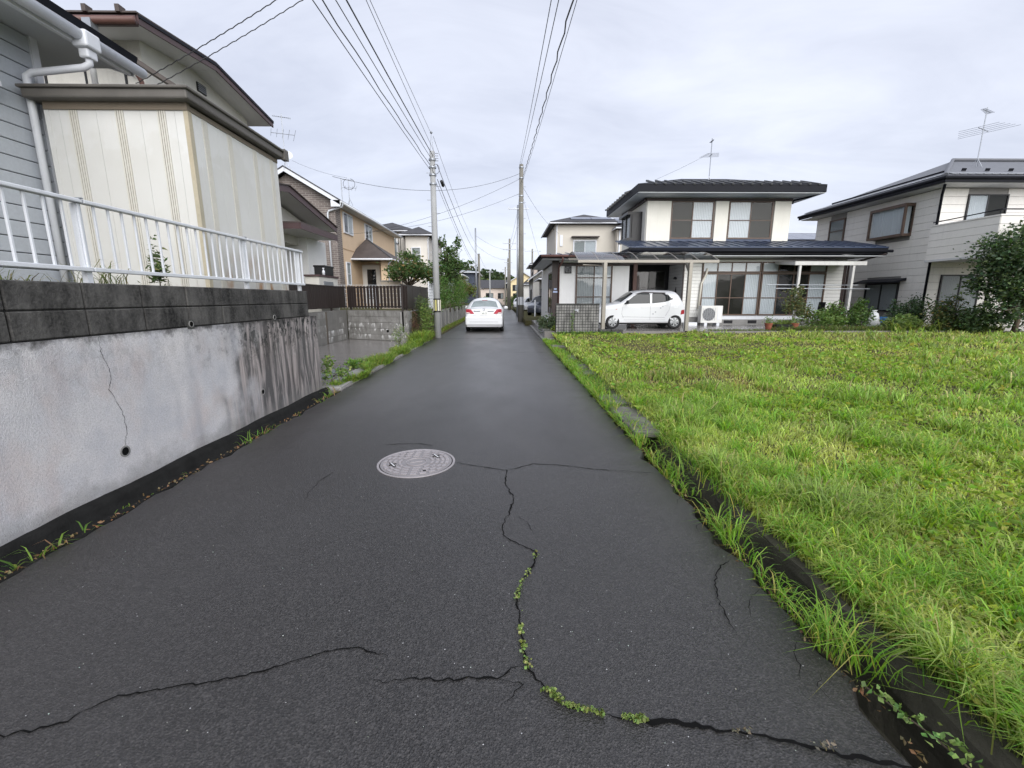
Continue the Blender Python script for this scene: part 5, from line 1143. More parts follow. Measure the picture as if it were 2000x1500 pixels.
# white hatchback parked under the carport: front towards -X, near side facing the camera
alto = Car('hatchback', 'white five-door hatchback parked under the bronze carport', (3.54, 17.60, .29), 0, 3.42, 1.46,
    [(0, .64), (.04, .80), (.14, .90), (.72, 1.0), (.86, 1.03), (1.36, 1.405), (1.58, 1.475), (2.2, 1.50), (2.85, 1.48), (3.02, 1.445), (3.14, 1.34), (3.29, 1.08), (3.385, .93), (3.41, .70), (3.42, .52)],
    [(0, .74), (.08, .86), (.3, .965), (.7, 1), (2.8, 1), (3.15, .975), (3.33, .92), (3.42, .84)], .235, .92, .125, 24, (.60, 3.05 - .05), .275)
alto.topglass('windscreen', .90, 1.36, M_CARG, .88); alto.topglass('rear_window', 3.08, 3.26, M_CARG, .78)
for sg in (-1, 1):
    alto.side('side_window', [(1.03, .96), (1.10, 1.03), (1.50, 1.33), (1.72, 1.38), (1.98, 1.39), (1.98, .99)], M_CARG, sg)
    alto.side('side_window', [(2.10, 1.0), (2.10, 1.385), (2.55, 1.36), (2.66, 1.28), (2.66, 1.06)], M_CARG, sg)
    alto.side('quarter_window', [(2.68, 1.065), (2.68, 1.275), (2.74, 1.25), (2.84, 1.15)], M_CARG, sg)
    alto.side('window_surround', [(1.0, .955), (1.50, 1.35), (1.72, 1.405), (2.55, 1.385), (2.72, 1.29), (2.90, 1.14), (2.84, 1.12), (2.62, 1.03), (2.08, .975)], M_BLACKP, sg, .002)
    alto.side('door_pillar', [(2.00, .97), (2.00, 1.41), (2.08, 1.41), (2.08, .97)], M_CARW, sg, .009, n=2)
    alto.side('rain_visor', [(1.45, 1.31), (1.70, 1.375), (2.6, 1.35), (2.6, 1.385), (1.72, 1.41), (1.42, 1.33)], M_BROWN, sg, .012)
    alto.line([(1.0, .42), (.93, .60), (.97, .90), (1.04, .96)], sg); alto.line([(2.03, .35), (2.03, .97)], sg); alto.line([(1.02, .35), (2.62, .35)], sg, .004); alto.line([(2.62, .50), (2.75, .72), (2.80, 1.0)], sg)
    alto.line([(.95, .47), (2.6, .44)], sg, .004, 'crease')
    for (u, z) in ((1.76, .82), (2.62, .90)):
        h = alto.hw(u, z); alto.box('door_handle', u - .085, u + .085, sg * h - .012, sg * h + .022, z - .017, z + .017, M_CARW, bevel=.012)
    alto.side('side_lamp', [(.68, .74), (.70, .765), (.755, .765), (.75, .735)], pm('amber_lamp', (.5, .1, .03), .3), sg, .006, n=2)
    alto.side('headlamp', [(.05, .62), (.09, .74), (.24, .80), (.26, .70), (.2, .63)], pm('headlamp_clear', (.55, .57, .6), .15, .2, 8, fine=0), sg, .006); alto.side('tail_lamp', [(3.22, .55), (3.24, .72), (3.37, .74), (3.39, .58)], M_RED, sg, .006)
    mirror(alto, 1.10, .99, sg, M_BLACKP)
alto.side('fuel_flap', [(2.93, .80), (2.93, .95), (3.09, .95), (3.09, .80)], pm('flap_white', (.74, .75, .77), .3, .02, 2, fine=0), -1, .003, n=3)
for (u, z) in ((2.50, .86), (2.42, .80), (2.23, .65), (2.14, .58)): MB().lathe([(0, .004), (.028, .004)], (u, -alto.hw(u, z) - .002, z), (0, -1, 0), 10).build('paw_sticker', pm('sticker_grey', (.38, .39, .42), .5), alto.t)
alto.box('front_bumper', .01, .12, -.56, .56, .26, .42, M_CARW, bevel=.03)
def small_car(name, label, loc, heading, mat):
    c = Car(name, label, loc, heading, 3.9, 1.66, [(0, .6), (.08, .75), (.9, .95), (1.5, 1.42), (2.2, 1.52), (3.3, 1.48), (3.7, 1.1), (3.9, .6)], [(0, .78), (.3, .96), (.8, 1), (3.4, .98), (3.9, .85)], .25, .93, .2, 13, (.7, 3.1), .3, mat)
    c.topglass('rear_window', 3.4, 3.66, M_CARG, .8); c.topglass('windscreen', .98, 1.45, M_CARG, .85)
    for sg in (-1, 1):
        c.side('side_window', [(1.35, .98), (1.7, 1.38), (3.1, 1.38), (3.35, 1.02)], M_CARG, sg); c.side('tail_lamp', [(3.6, .7), (3.62, .95), (3.74, .95), (3.78, .7)], M_RED, sg)
    return c
small_car('parked_car', 'dark blue car parked in the yard beside the grey house', (2.2, 31.0, .22), R(70), pm('dark_car_paint', (.03, .035, .05), .25, .05, 2, fine=0, coat=.7))
small_car('parked_car', 'white car parked far down on the right side of the lane', (2.6, 44.0, .1), R(85), M_CARW)
small_car('parked_car', 'small white van at the right edge of the far lane', (1.9, 60.0, .05), R(88), M_CARW)

# ------------------------------------------------------------------ utility poles and cables
def pole(name, label, x, y, h, r0, r1, mat, steps=True, cross=(), tilt=0.0, band=None):
    t = thing(name, label, 'utility pole', (x, y, 0), 'utility poles along the lane')
    MB().tube([(x, y, -.3), (x + tilt * h * .5, y, h * .5), (x + tilt * h, y, h)], [r0, (r0 + r1) / 2, r1], 16).build('shaft', mat, t, smooth=True)
    if steps:
        for i in range(int((h - 2.2) / .45)):
            z = 2.2 + i * .45; s = 1 if i % 2 else -1; MB().tube([(x + tilt * z + s * .08, y, z), (x + tilt * z + s * (r0 + .10), y, z)], .010, 5).build('step_bolt', M_STEEL, t)
    for (z, w) in cross:
        a = MB().bar((x - w / 2, y - .12, z), (x + w / 2, y - .12, z), .08, .08).build('crossarm', M_STEEL, t)
        for k in (-.45, -.15, .2, .45): MB().lathe([(.02, 0), (.045, .03), (.03, .07), (.04, .1), (0, .13)], (x + k * w, y - .12, z + .04), UP, 8).build('insulator', M_WHITE, a)
    return t
pA = pole('utility_pole', 'grey concrete utility pole with black and yellow band by the left verge', -2.55, 16.55, 6.5, .130, .090, M_POLE, cross=())
bn = MB().lathe([(.134, .95), (.134, 1.45)], (-2.55, 16.55, 0), UP, 24).build('warning_band', M_BLACKP, pA)
for i in range(9):
    a = 2 * math.pi * (i + .5) / 9; MB().obox((-2.55 + 0.1355 * math.cos(a), 16.55 + .1355 * math.sin(a), 1.2), (-math.sin(a), math.cos(a), 0), UP, (math.cos(a), math.sin(a), 0), -.030, .030, -.20, .20, -.004, .004).build('stripe', M_YEL if i % 3 == 0 else pm('pale_stripe', (.62, .60, .50), .6), bn)
MB().tube([(-2.62, 16.5, 6.4), (-2.55, 16.5, 7.08), (-2.48, 16.5, 6.4)], .014, 6).build('top_bracket', M_STEEL, pA); MB().lathe([(.02, 0), (.05, .03), (.03, .07), (0, .1)], (-2.55, 16.5, 7.05), UP, 8).build('insulator', M_STEEL, pA)
for z in (6.2, 5.95, 5.7, 5.4): MB().lathe([(.122, 0), (.130, 0), (.130, .05), (.122, .05)], (-2.55, 16.55, z), UP, 16).build('steel_strap', M_STEEL, pA)
for i in range(4): MB().tube([(-2.45, 16.5, 6.42 - i * .08), (-2.33, 16.5, 6.42 - i * .08)], .012, 5).build('rack_arm', M_STEEL, pA)
MB().lathe([(0, -.16), (.055, -.15), (.06, .1), (.03, .16), (0, .17)], (-2.28, 17.0, 5.55), (.1, .9, -.35), 10).build('cable_closure', M_BLACKP, pA, smooth=True)
loop = [(-2.42 + .12 * math.cos(t), 16.45, 5.9 + .16 * math.sin(t)) for t in np.linspace(0, 6.28, 16)]; MB().tube(loop, .008, 5).build('cable_loop', M_WIRE, pA)
pB = pole('utility_pole', 'weathered brown-grey utility pole at the right road edge', .98, 28.0, 9.3, .19, .12, M_POLEB)
bb = MB().lathe([(.192, 1.05), (.192, 1.55)], (.98, 28, 0), UP, 20).build('striped_band', M_STEEL, pB)
for i in range(8):
    a = 2 * math.pi * i / 8; MB().obox((.98 + .193 * math.cos(a), 28 + .193 * math.sin(a), 1.3), (-math.sin(a), math.cos(a), 0), UP, (math.cos(a), math.sin(a), 0), -.035, .035, -.24, .24, -.004, .005).build('stripe', M_WHITE, bb)
for z in (9.1, 8.5, 7.5, 7.1): MB().lathe([(.135, 0), (.15, 0), (.15, .06), (.135, .06)], (.98, 28, z), UP, 14).build('steel_strap', M_STEEL, pB)
pole('utility_pole', 'slim silver steel pole right behind the brown-grey pole', 1.02, 36.0, 8.6, .12, .09, M_STEEL, False, ((8.3, 1.6),))
pole('utility_pole', 'tall pole with two crossarms further along the right side', .55, 57.0, 8.8, .17, .11, M_POLEB, False, ((8.2, 1.7), (7.5, 1.6)))
pole('utility_pole', 'dark thin pole beside the crossarm pole on the right', .40, 66.0, 7.2, .16, .10, M_POLEB, False, ((6.6, 1.2),))
pole('utility_pole', 'slim silver pole on the left beyond the hedge', -3.25, 50.0, 9.0, .11, .08, M_STEEL, False)
pole('utility_pole', 'brown-grey pole just behind the slim silver pole on the left', -3.1, 53.0, 6.6, .18, .13, M_POLEB, False)
pole('utility_pole', 'distant pole in front of the dark house hill on the left', -2.9, 84.0, 6.6, .15, .1, M_POLE, False, ((6.3, 1.3),))
pole('utility_pole', 'farthest thin pole near the yellow house', .0, 88.0, 7.5, .15, .1, M_POLEB, False, ((7.0, 1.4),))
pole('utility_pole', 'dark pole with crossarm behind the white house wing', 3.6, 60.0, 7.9, .15, .1, M_POLEB, False, ((7.6, 2.2),))
mk = thing('marker_post', 'thin white marker post beside the parked dark car', 'post', (2.0, 30, 0)); MB().box(1.97, 2.05, 29.96, 30.04, 0, 1.35).build('post', M_WHITE, mk)

def cable(label, p, q, sag=.4, r=.011, name='cable', group='overhead cables', seg=28, twist=0.0, ext=None):
    p, q = Vector(p), Vector(q); pts = []
    for i in range(seg + 1):
        t = i / seg; c = p.lerp(q, t); c.z -= 4 * sag * t * (1 - t)
        if twist: c.x += twist * math.sin(i * 2.1); c.z += twist * math.cos(i * 2.1)
        pts.append(c)
    return tag(MB().tube(pts, r * .8, 5, cap=False).build(name, M_WIRE), label, 'cable', group)
def ray_cable(label, p, via, y_end, r=.011, **kw):
    """continue the straight run from pole point p through via to y_end behind the viewpoint"""
    p, via = Vector(p), Vector(via); t = (y_end - p.y) / (via.y - p.y); q = p + (via - p) * t; return cable(label, p, q, kw.pop('sag', .12), r, **kw)
for i, (px, pz, vx, vy, vz, r_) in enumerate(((-2.55, 7.05, -2.3, 8.6, 6.55, .007), (-2.52, 6.35, -2.35, 7.55, 5.90, .016), (-2.60, 6.28, -2.45, 7.4, 5.80, .010), (-2.64, 6.05, -2.55, 7.2, 5.65, .013), (-2.64, 5.9, -2.62, 7.0, 5.55, .010), (-2.46, 6.45, -2.2, 8.0, 6.2, .007))):
    lab = ('thin top wire from the left pole bracket to the upper frame edge', 'thickest black cable from the left pole to the upper frame edge', 'middle black cable running from the left pole overhead', 'lower bundled cable running from the left pole overhead', 'lowest left cable running from the left pole overhead', 'thin outer right wire running from the left pole overhead')[i]
    ray_cable(lab, (px, 16.5, pz), (vx, vy, vz), -6, r_, sag=.1, twist=.012 if i in (3,) else 0)
for i, (px, pz, vx, vy, vz, r_, tw) in enumerate(((.86, 9.15, .72, 8.2, 6.25, .009, 0), (.92, 9.1, .80, 8.1, 6.10, .009, 0), (.98, 8.3, 1.0, 7.84, 6.04, .016, .018), (1.0, 8.2, 1.03, 7.7, 5.92, .007, 0))):
    lab = ('left of the paired wires rising from the right pole to the frame top', 'right of the paired wires rising from the right pole to the frame top', 'thick twisted cable rising from the right pole to the frame top', 'thin messenger wire beside the twisted cable from the right pole')[i]
    ray_cable(lab, (px, 27.9, pz), (vx, vy, vz), -6, r_, sag=.25, twist=tw, seg=90 if tw else 28)
cable('upper service cable crossing the sky to the cream eaved house', (-7.0, 9.31, 5.45), (-2.5, 8.33, 7.0), .06, .010, twist=.008, seg=70); cable('lower service cable crossing the sky to the cream eaved house', (-7.0, 9.64, 5.5), (-2.5, 9.58, 7.75), .06, .010, twist=.008, seg=70)
for i, (x, z, x2, z2) in enumerate(((-2.4, 6.1, -2.9, 7.3), (-2.4, 5.6, -2.9, 6.0), (-2.45, 5.5, -2.95, 5.8), (-2.5, 7.0, -3.0, 8.3))):
    cable(('thick cable from the left pole to the slim silver pole', 'second cable from the left pole to the slim silver pole', 'third cable from the left pole to the slim silver pole', 'top wire from the left pole to the slim silver pole')[i], (x, 16.6, z), (x2, 50, z2 - 1.2), .55, .013 if i < 2 else .008)
cable('service cable from the peach house mast to the right pole', (-7.35, 20.0, 6.55), (.9, 28, 8.8), .75, .011); cable('cable from the left verge house to the right pole', (-8.4, 29, 5.6), (.9, 28, 8.5), .35, .010)
cable('long cable crossing below from the peach house to the right pole', (-8.4, 24, 4.75), (.95, 28, 7.7), .45, .009); cable('cable from the right pole down to the beige solar house', (1.1, 28, 8.0), (4.0, 33.9, 6.2), .3, .010); cable('thin cable from the right pole down to the grey house', (1.1, 28, 7.4), (2.9, 31.5, 2.7), .1, .008)
cable('cable crossing from the far silver pole to the crossarm pole', (-3.2, 50, 8.2), (.5, 57, 7.4), .3, .012); cable('lower cable crossing from the far silver pole to the crossarm pole', (-3.2, 50, 7.2), (.5, 57, 6.2), .4, .012); cable('wire between the two right poles', (.98, 28, 8.8), (1.0, 36, 8.3), .1, .010); cable('lower wire between the two right poles', (.98, 28, 7.3), (1.0, 36, 7.6), .2, .012)
cable('wire from the silver right pole to the crossarm pole', (1.0, 36, 8.3), (.55, 57, 8.2), .3, .012); cable('lower wire from the silver right pole to the crossarm pole', (1.0, 36, 7.3), (.55, 57, 7.5), .4, .012); cable('wire from the crossarm pole to the farthest pole', (.55, 57, 8.0), (0, 88, 7.0), .4, .014)
cable('thin wire from the white house roof to the antenna mast stay', (7.2, 22.4, 7.05), (9.85, 22.5, 8.3), .04, .006); cable('cable between the far left poles', (-3.0, 53, 6.4), (-2.9, 84, 6.3), .4, .014)
cable('antenna lead from the peach house roof to its service mast', (-10.3, 22.9, 8.0), (-7.4, 22.0, 7.0), .1, .006)

def antenna(label, x, y, z, h, s=1.0, dish=False, rot=0.0):
    t = thing('tv_antenna', label, 'antenna', (x, y, z)); c_, s_ = math.cos(rot), math.sin(rot)
    def P(a, b, d): return (x + (a * c_ - b * s_) * s, y + (a * s_ + b * c_) * s, z + d)
    MB().tube([(x, y, z), (x, y, z + h)], .018, 6).build('mast', M_STEEL, t)
    for a in range(3): MB().tube([P(.22 * math.cos(a * 2.1), .22 * math.sin(a * 2.1), -.1), (x, y, z + .32)], .012, 5).build('stand_leg', M_STEEL, t)
    for (zz, n_, L, w) in ((h * .93, 10, .75, .10), (h * .62, 5, 1.0, .75)):
        b = MB().tube([P(-L / 2, 0, zz), P(L / 2, 0, zz + .04)], .013, 5).build('boom', M_STEEL, t)
        for i in range(n_):
            u = -L / 2 + L * i / (n_ - 1); ww = w * (.7 + .5 * i / n_); MB().tube([P(u, -ww, zz + .02), P(u, ww, zz + .02)], .007, 4).build('element', M_STEEL, b)
    if dish: MB().lathe([(0, .05), (.12, .03), (.2, 0), (.21, .006)], P(.12, -.1, .55), (.5, -.8, .3), 18).build('dish', M_WHITE, t)
antenna('tv antenna with dish on the ridge of the peach house', -10.55, 22.75, 7.65, 2.35, 1.0, True, .5); antenna('small tv antenna on the far eave of the peach house', -9.2, 27.5, 6.95, 1.4, .8, False, .4); antenna('tall slim tv antenna on the white house roof', 9.9, 22.5, 6.95, 2.0, .55, False, 1.45); antenna('large tv antenna on the cream sided house roof', 20.2, 19.8, 7.0, 2.3, 1.15, False, .5)
sm_ = thing('service_mast', 'thin steel service mast with cable loop on the peach house eave', 'mast', (-7.7, 22.7, 6.0)); MB().tube([(-7.9, 22.6, 5.9), (-7.9, 22.6, 7.15)], .02, 6).build('mast', M_STEEL, sm_)
MB().tube([(-7.5 + .28 * math.cos(t), 22.5, 6.85 + .25 * math.sin(t)) for t in np.linspace(2.0, 7.6, 14)], .010, 5).build('cable_loop', M_WIRE, sm_)
# ------------------------------------------------------------------ grass on the lot
r = np.random.default_rng(21)
def lot_points(n, rmin, rmax, gamma=1.0):
    rad = np.exp(r.uniform(np.log(rmin), np.log(rmax), n)); th = r.uniform(R(-18), R(86), n)
    x, y = rad * np.cos(th), rad * np.sin(th); k = (x > 1.635) & (y > -.6) & (y < 15.75) & (x < 26); return x[k], y[k]
x, y = lot_points(330000, 1.75, 24)
d = np.hypot(x, y)
tuft = vnoise(x, y, 5, 1.9) * .6 + vnoise(x, y, 8, 4.3) * .4; patch = vnoise(x, y, 2, .55) * .6 + vnoise(x, y, 12, 1.3) * .4
worn = np.clip((y - 6.5) / 3.5, 0, 1) * np.clip(1.25 - np.abs(x - 4.5) / 5.5, 0, 1)           # mown, wheel-worn area towards the carport
x_keep = (x > 1.70) | (r.random(len(x)) < .35); x, y, d, tuft, patch, worn = [a[x_keep] for a in (x, y, d, tuft, patch, worn)]
bare = vnoise(x * .45, y * 1.6, 31, 1.0) * .55 + vnoise(x, y, 33, 1.8) * .45
keep = r.random(len(x)) > np.clip((bare - .53) * 4.0, 0, .7) * (.35 + .5 * worn)
x, y, d, tuft, patch, worn = [a[keep] for a in (x, y, d, tuft, patch, worn)]
n = len(x); lip = np.exp(-((x - 1.85) / .28) ** 2)
hgt = (.03 + .055 * r.random(n)) * (1 - .45 * worn) + np.clip(tuft - .54, 0, 1) * .75 * (1 - .6 * worn) * (.6 + .6 * r.random(n)) + lip * .07 * r.random(n)
hgt = np.minimum(hgt * (1 + .25 * np.clip(x - 5, 0, 6) / 6), .26) * r.uniform(.65, 1.25, n)
wid = (.0056 + .00085 * d) * (1 + .45 * np.clip((d - 6) / 6, 0, 1)) * r.uniform(.6, 1.35, n)
cA, cB, cC = np.array([.285, .41, .085]), np.array([.50, .53, .18]), np.array([.18, .335, .065])
cols = cA[None] * (1 - patch[:, None]) + cB[None] * patch[:, None]; kk = np.clip((tuft - .52) * 4, 0, 1)[:, None]; cols = cols * (1 - kk * .7) + cC[None] * kk * .7
cols = cols * (1 - worn[:, None] * .45) + np.array([.36, .38, .09]) * worn[:, None] * .4
straw = r.random(n) < (.09 + .05 * worn); cols[straw] = np.array([.46, .40, .20]); cols *= np.clip(r.normal(1, .30, (n, 1)), .35, 2.0) * (.82 + .5 * vnoise(x, y, 41, .45))[:, None]; dead = (vnoise(x, y, 43, .8) * .6 + vnoise(x, y, 44, 2.6) * .4 > .74) & (r.random(n) < .5); cols[dead] = np.array([.40, .34, .15]) * r.uniform(.6, 1.2, (int(dead.sum()), 1))
P = np.stack([x, y, lotz(x, y) - .012], 1)
gr = blades('grass', P, hgt, wid, cols, M_GRASS, lean=.5, curve=.55, seed=3); tag(gr, 'bright green rough grass covering the vacant lot', 'grass', kind='stuff')
# big arching tufts
tx, ty = lot_points(420, 1.9, 18); 
near = np.array([(1.95, 3.3), (2.1, 2.6), (2.3, 4.4), (2.0, 5.2), (2.7, 5.4), (3.3, 4.9), (2.6, 3.6), (3.4, 3.2), (1.9, 1.9), (2.0, 1.3), (2.5, 1.7), (3.1, 2.2), (4.6, 5.2), (5.2, 4.2), (1.95, 6.4), (2.2, 7.3), (4.0, 6.4), (6.2, 5.0), (2.15, 1.0), (2.6, .9)])
tx = np.concatenate([tx, near[:, 0]]); ty = np.concatenate([ty, near[:, 1]])
T = []; Hs = []
for a, b in zip(tx, ty):
    dd = math.hypot(a, b); m = int(np.clip(260 / dd ** .6, 30, 170)); s = .045 + .05 * r.random()
    wn_ = max(0, min(1, (b - 6.5) / 3.5)) * max(0, 1.25 - abs(a - 4.5) / 5.5)
    px, py = a + r.normal(0, s, m), b + r.normal(0, s, m); px = np.maximum(px, 1.68); T.append(np.stack([px, py, lotz(px, py) - .01], 1)); Hs.append(r.uniform(.08, .22, m) * (.75 + .5 * r.random()) * (1 - .65 * wn_))
T = np.concatenate(T); Hs = np.concatenate(Hs); dd = np.hypot(T[:, 0], T[:, 1]); m = len(T)
c = vary((.22, .40, .05), m, 4, .28, (.38, .48, .10), .3)
tag(blades('grass', T, Hs, (.0046 + .0008 * dd) * r.uniform(.6, 1.3, m), c, M_GRASS, lean=.75, curve=.8, seed=6), 'taller arching grass tufts scattered over the vacant lot', 'grass', kind='stuff')
x, y = lot_points(60000, 1.9, 16); k = vnoise(x, y, 14, 1.1) > .42; x, y = x[k], y[k]; n = len(x); d = np.hypot(x, y)
wd_ = leaves('ground_weeds', np.stack([x, y, lotz(x, y) + r.uniform(.02, .07, n)], 1), (.026 + .0045 * d) * r.uniform(.6, 1.5, n), vary((.23, .36, .05), n, 9, .25, (.36, .40, .09), .25), M_GRASS, seed=8, droop=-.1)
tag(wd_, 'small broadleaf weeds growing low among the lot grass', 'weeds', kind='stuff')
# grass hanging over the drain and between asphalt and slabs
T = []; Hs = []
spots = [(1.37, 2.45, 70, .05, .21), (1.37, 2.60, 45, .05, .17), (1.375, 2.25, 30, .04, .14), (1.39, 1.62, 70, .05, .22), (1.40, 1.50, 60, .05, .24), (1.38, 1.76, 40, .05, .15), (1.36, 3.45, 80, .07, .2), (1.36, 3.15, 40, .06, .13), (1.36, 3.8, 60, .08, .16), (1.36, 2.05, 35, .06, .11), (1.37, 1.92, 30, .05, .13), (1.37, 4.3, 90, .1, .16), (1.73, 2.9, 60, .05, .22), (1.72, 2.2, 40, .05, .18), (1.74, 1.1, 70, .08, .3), (1.75, .8, 70, .1, .35)]
spots += [(1.37 + .03 * r.random(), 4.6 + .32 * i, 95, .10, .13 + .10 * r.random()) for i in range(34)]
spots += [(1.70 + .05 * r.random(), .7 + .17 * i, 34, .07, .14 + .14 * r.random()) for i in range(26)] + [(1.47 + .2 * r.random(), 5.6 + .24 * i + .1 * r.random(), 60, .14, .10 + .08 * r.random()) for i in range(40)] + [(1.66 + .04 * r.random(), 2.9 + .2 * i, 40, .07, .2) for i in range(9)]
for a, b, m, s, h in spots:
    px = np.clip(a + r.normal(0, min(s, .055) if a < 1.45 or b < 5 else .09, m), 1.335, 1.8); py = b + r.normal(0, s, m); T.append(np.stack([px, py, np.full(m, -.03)], 1)); Hs.append(h * r.uniform(.5, 1.15, m))
T = np.concatenate(T); Hs = np.concatenate(Hs); m = len(T); dd = np.hypot(T[:, 0], T[:, 1])
tag(blades('verge_grass', T, Hs, (.0042 + .0007 * dd) * r.uniform(.6, 1.3, m), vary((.20, .37, .045), m, 14, .25, (.38, .38, .10), .2), M_GRASS, lean=.8, curve=.8, seed=16), 'grass tufts along the asphalt edge beside the right drain', 'grass', kind='stuff')
# vine at the bottom right edge of the drain
n = 90; t = r.random(n); vx = 1.36 + .10 * t + r.normal(0, .025, n); vy = 1.36 - .30 * t + r.normal(0, .02, n)
vn_ = thing('creeping_vine', 'leafy vine creeping along the asphalt edge above the drain', 'vine', (1.4, 1.2, 0))
VL = leaves('foliage', np.stack([vx, vy, .015 + .03 * r.random(n)], 1), r.uniform(.014, .030, n), vary((.19, .30, .09), n, 3), M_LEAF, vn_, 5, .0, .7); VL['kind'] = 'stuff'
MB().tube([(1.36, 1.38, .006), (1.39, 1.28, .012), (1.43, 1.18, .01), (1.46, 1.05, .0)], .003, 5).build('stem', M_BARK, vn_)
# left verge strip and gutter weeds
m = 11000; y = 7.15 + 9.6 * r.random(m) ** .9; wdt = .10 + .30 * np.clip((y - 8) / 8, 0, 1) + .12 * np.sin(y * 2.1); x = -2.70 - np.abs(r.normal(0, 1, m)) * wdt * .75 + .06 * np.sin(y * 3.3); k = x > -3.35; x, y = x[k], y[k]; m = len(x)
tag(blades('verge_grass', np.stack([x, y, np.full(m, -.01)], 1), (.04 + .30 * np.clip(vnoise(x, y, 3, 1.9) * .6 + vnoise(x, y, 5, 5) * .5 - .25, 0, 1) + .05 * r.random(m)) * r.uniform(.6, 1.3, m) * np.where(y > 14.2, 1.8, 1), .013 * r.uniform(.6, 1.4, m), vary((.20, .32, .055), m, 24, .25, (.34, .37, .09), .25), M_GRASS, lean=.6, curve=.7, seed=26), 'grass and weeds along the left road edge by the driveway', 'grass', kind='stuff')
m = 5200; y = 17 + 26 * r.random(m); x = -2.72 + xoff(20) - np.abs(r.normal(0, .14, m)); tag(blades('verge_grass', np.stack([x, y, np.full(m, .0)], 1), r.uniform(.06, .2, m), .016 * r.uniform(.6, 1.4, m), vary((.16, .25, .04), m, 25, .25, (.28, .26, .10), .3), M_GRASS, seed=27), 'low grass along the concrete wall past the left pole', 'grass', kind='stuff')
T = []; Hs = []
for yy, m_, h in ((2.35, 14, .14), (2.5, 10, .09), (2.2, 12, .10), (2.0, 10, .12), (2.9, 8, .05), (3.5, 7, .05), (4.4, 16, .10), (4.6, 18, .12), (4.8, 12, .10), (5.5, 10, .06), (6.2, 16, .10), (6.5, 14, .12), (6.75, 22, .16), (3.2, 6, .04)):
    T.append(np.stack([-2.70 + r.normal(0, .03, m_), yy + r.normal(0, .07, m_), np.full(m_, -.05)], 1)); Hs.append(h * r.uniform(.5, 1.3, m_))
T = np.concatenate(T); Hs = np.concatenate(Hs); m = len(T); tag(blades('gutter_weeds', T, Hs, .011 * r.uniform(.5, 1.3, m), vary((.16, .28, .045), m, 30, .2, (.35, .22, .12), .25), M_GRASS, lean=.9, curve=.7, seed=31), 'sparse weeds sprouting from the black gutter under the wall', 'weeds', kind='stuff')
m = 260; y = r.uniform(1.7, 6.6, m); tag(leaves('leaf_litter', np.stack([-2.69 + r.normal(0, .018, m), y, -.025 + .02 * r.random(m)], 1), r.uniform(.015, .04, m), vary((.22, .13, .07), m, 31, .3, (.30, .22, .12), .3), M_LEAF, None, 32, 0), 'dry leaf litter along the left gutter edge', 'leaves', kind='stuff')
m = 500; y = r.uniform(1.0, 6.5, m); tag(leaves('leaf_litter', np.stack([1.345 + r.normal(0, .014, m), y, -.02 + .015 * r.random(m)], 1), r.uniform(.012, .03, m), vary((.20, .12, .06), m, 33, .3, (.30, .24, .14), .3), M_LEAF, None, 34, 0), 'dry leaf litter along the right asphalt edge', 'leaves', kind='stuff')
# moss and tiny weeds in the road crack
T = []
for (a, b), den in ((((.17, 2.29), (.16, 2.19)), 16), (((.16, 2.19), (.08, 2.01)), 40), (((.08, 2.01), (.05, 1.91)), 26), (((.05, 1.91), (.06, 1.72)), 40), (((.06, 1.72), (.07, 1.61)), 60), (((.07, 1.61), (.09, 1.47)), 110), (((.14, 1.39), (.22, 1.31)), 190), (((.22, 1.31), (.34, 1.28)), 130), (((.34, 1.28), (.48, 1.25)), 190)):
    t = r.random(den)[:, None]; T.append(np.array(a) * (1 - t) + np.array(b) * t + r.normal(0, .007, (den, 2)))
T = np.concatenate(T); T = T[vnoise(T[:, 0] * 1.0, T[:, 1] * 1.0, 7, 22) > .42]; m = len(T); tag(leaves('crack_weeds', np.column_stack([T, .012 + .012 * r.random(m)]), r.uniform(.007, .019, m), vary((.19, .27, .07), m, 40, .35, (.24, .28, .11), .3), M_LEAF, None, 41, -.1, .8), 'tiny green weeds growing in the long crack of the lane', 'weeds', kind='stuff')
m = 50; t = r.random(m); tag(leaves('crack_debris', np.stack([.80 + .03 * r.normal(0, 1, m) * .6 + .25 * (t > .5), 1.205 - .05 * (t > .5) + r.normal(0, .006, m), .012 + .01 * r.random(m)], 1), r.uniform(.008, .02, m), vary((.22, .19, .15), m, 42, .3), M_LEAF, None, 43, 0), 'dry straw debris caught in the wide crack', 'debris', kind='stuff')
m = 420; rad = np.exp(r.uniform(np.log(1.1), np.log(9), m)); th = r.uniform(R(40), R(155), m); px, py = rad * np.cos(th), rad * np.sin(th); k = (px > -2.6) & (px < 1.28) & (py > .8); px, py = px[k], py[k]; m = len(px)
tag(leaves('road_grit', np.stack([px, py, np.full(m, .011)], 1), r.uniform(.003, .006, m), vary((.38, .44, .42), m, 44, .3), M_LEAF, None, 45, 0, .9), 'scattered pale grit on the wet asphalt', 'grit', kind='stuff')

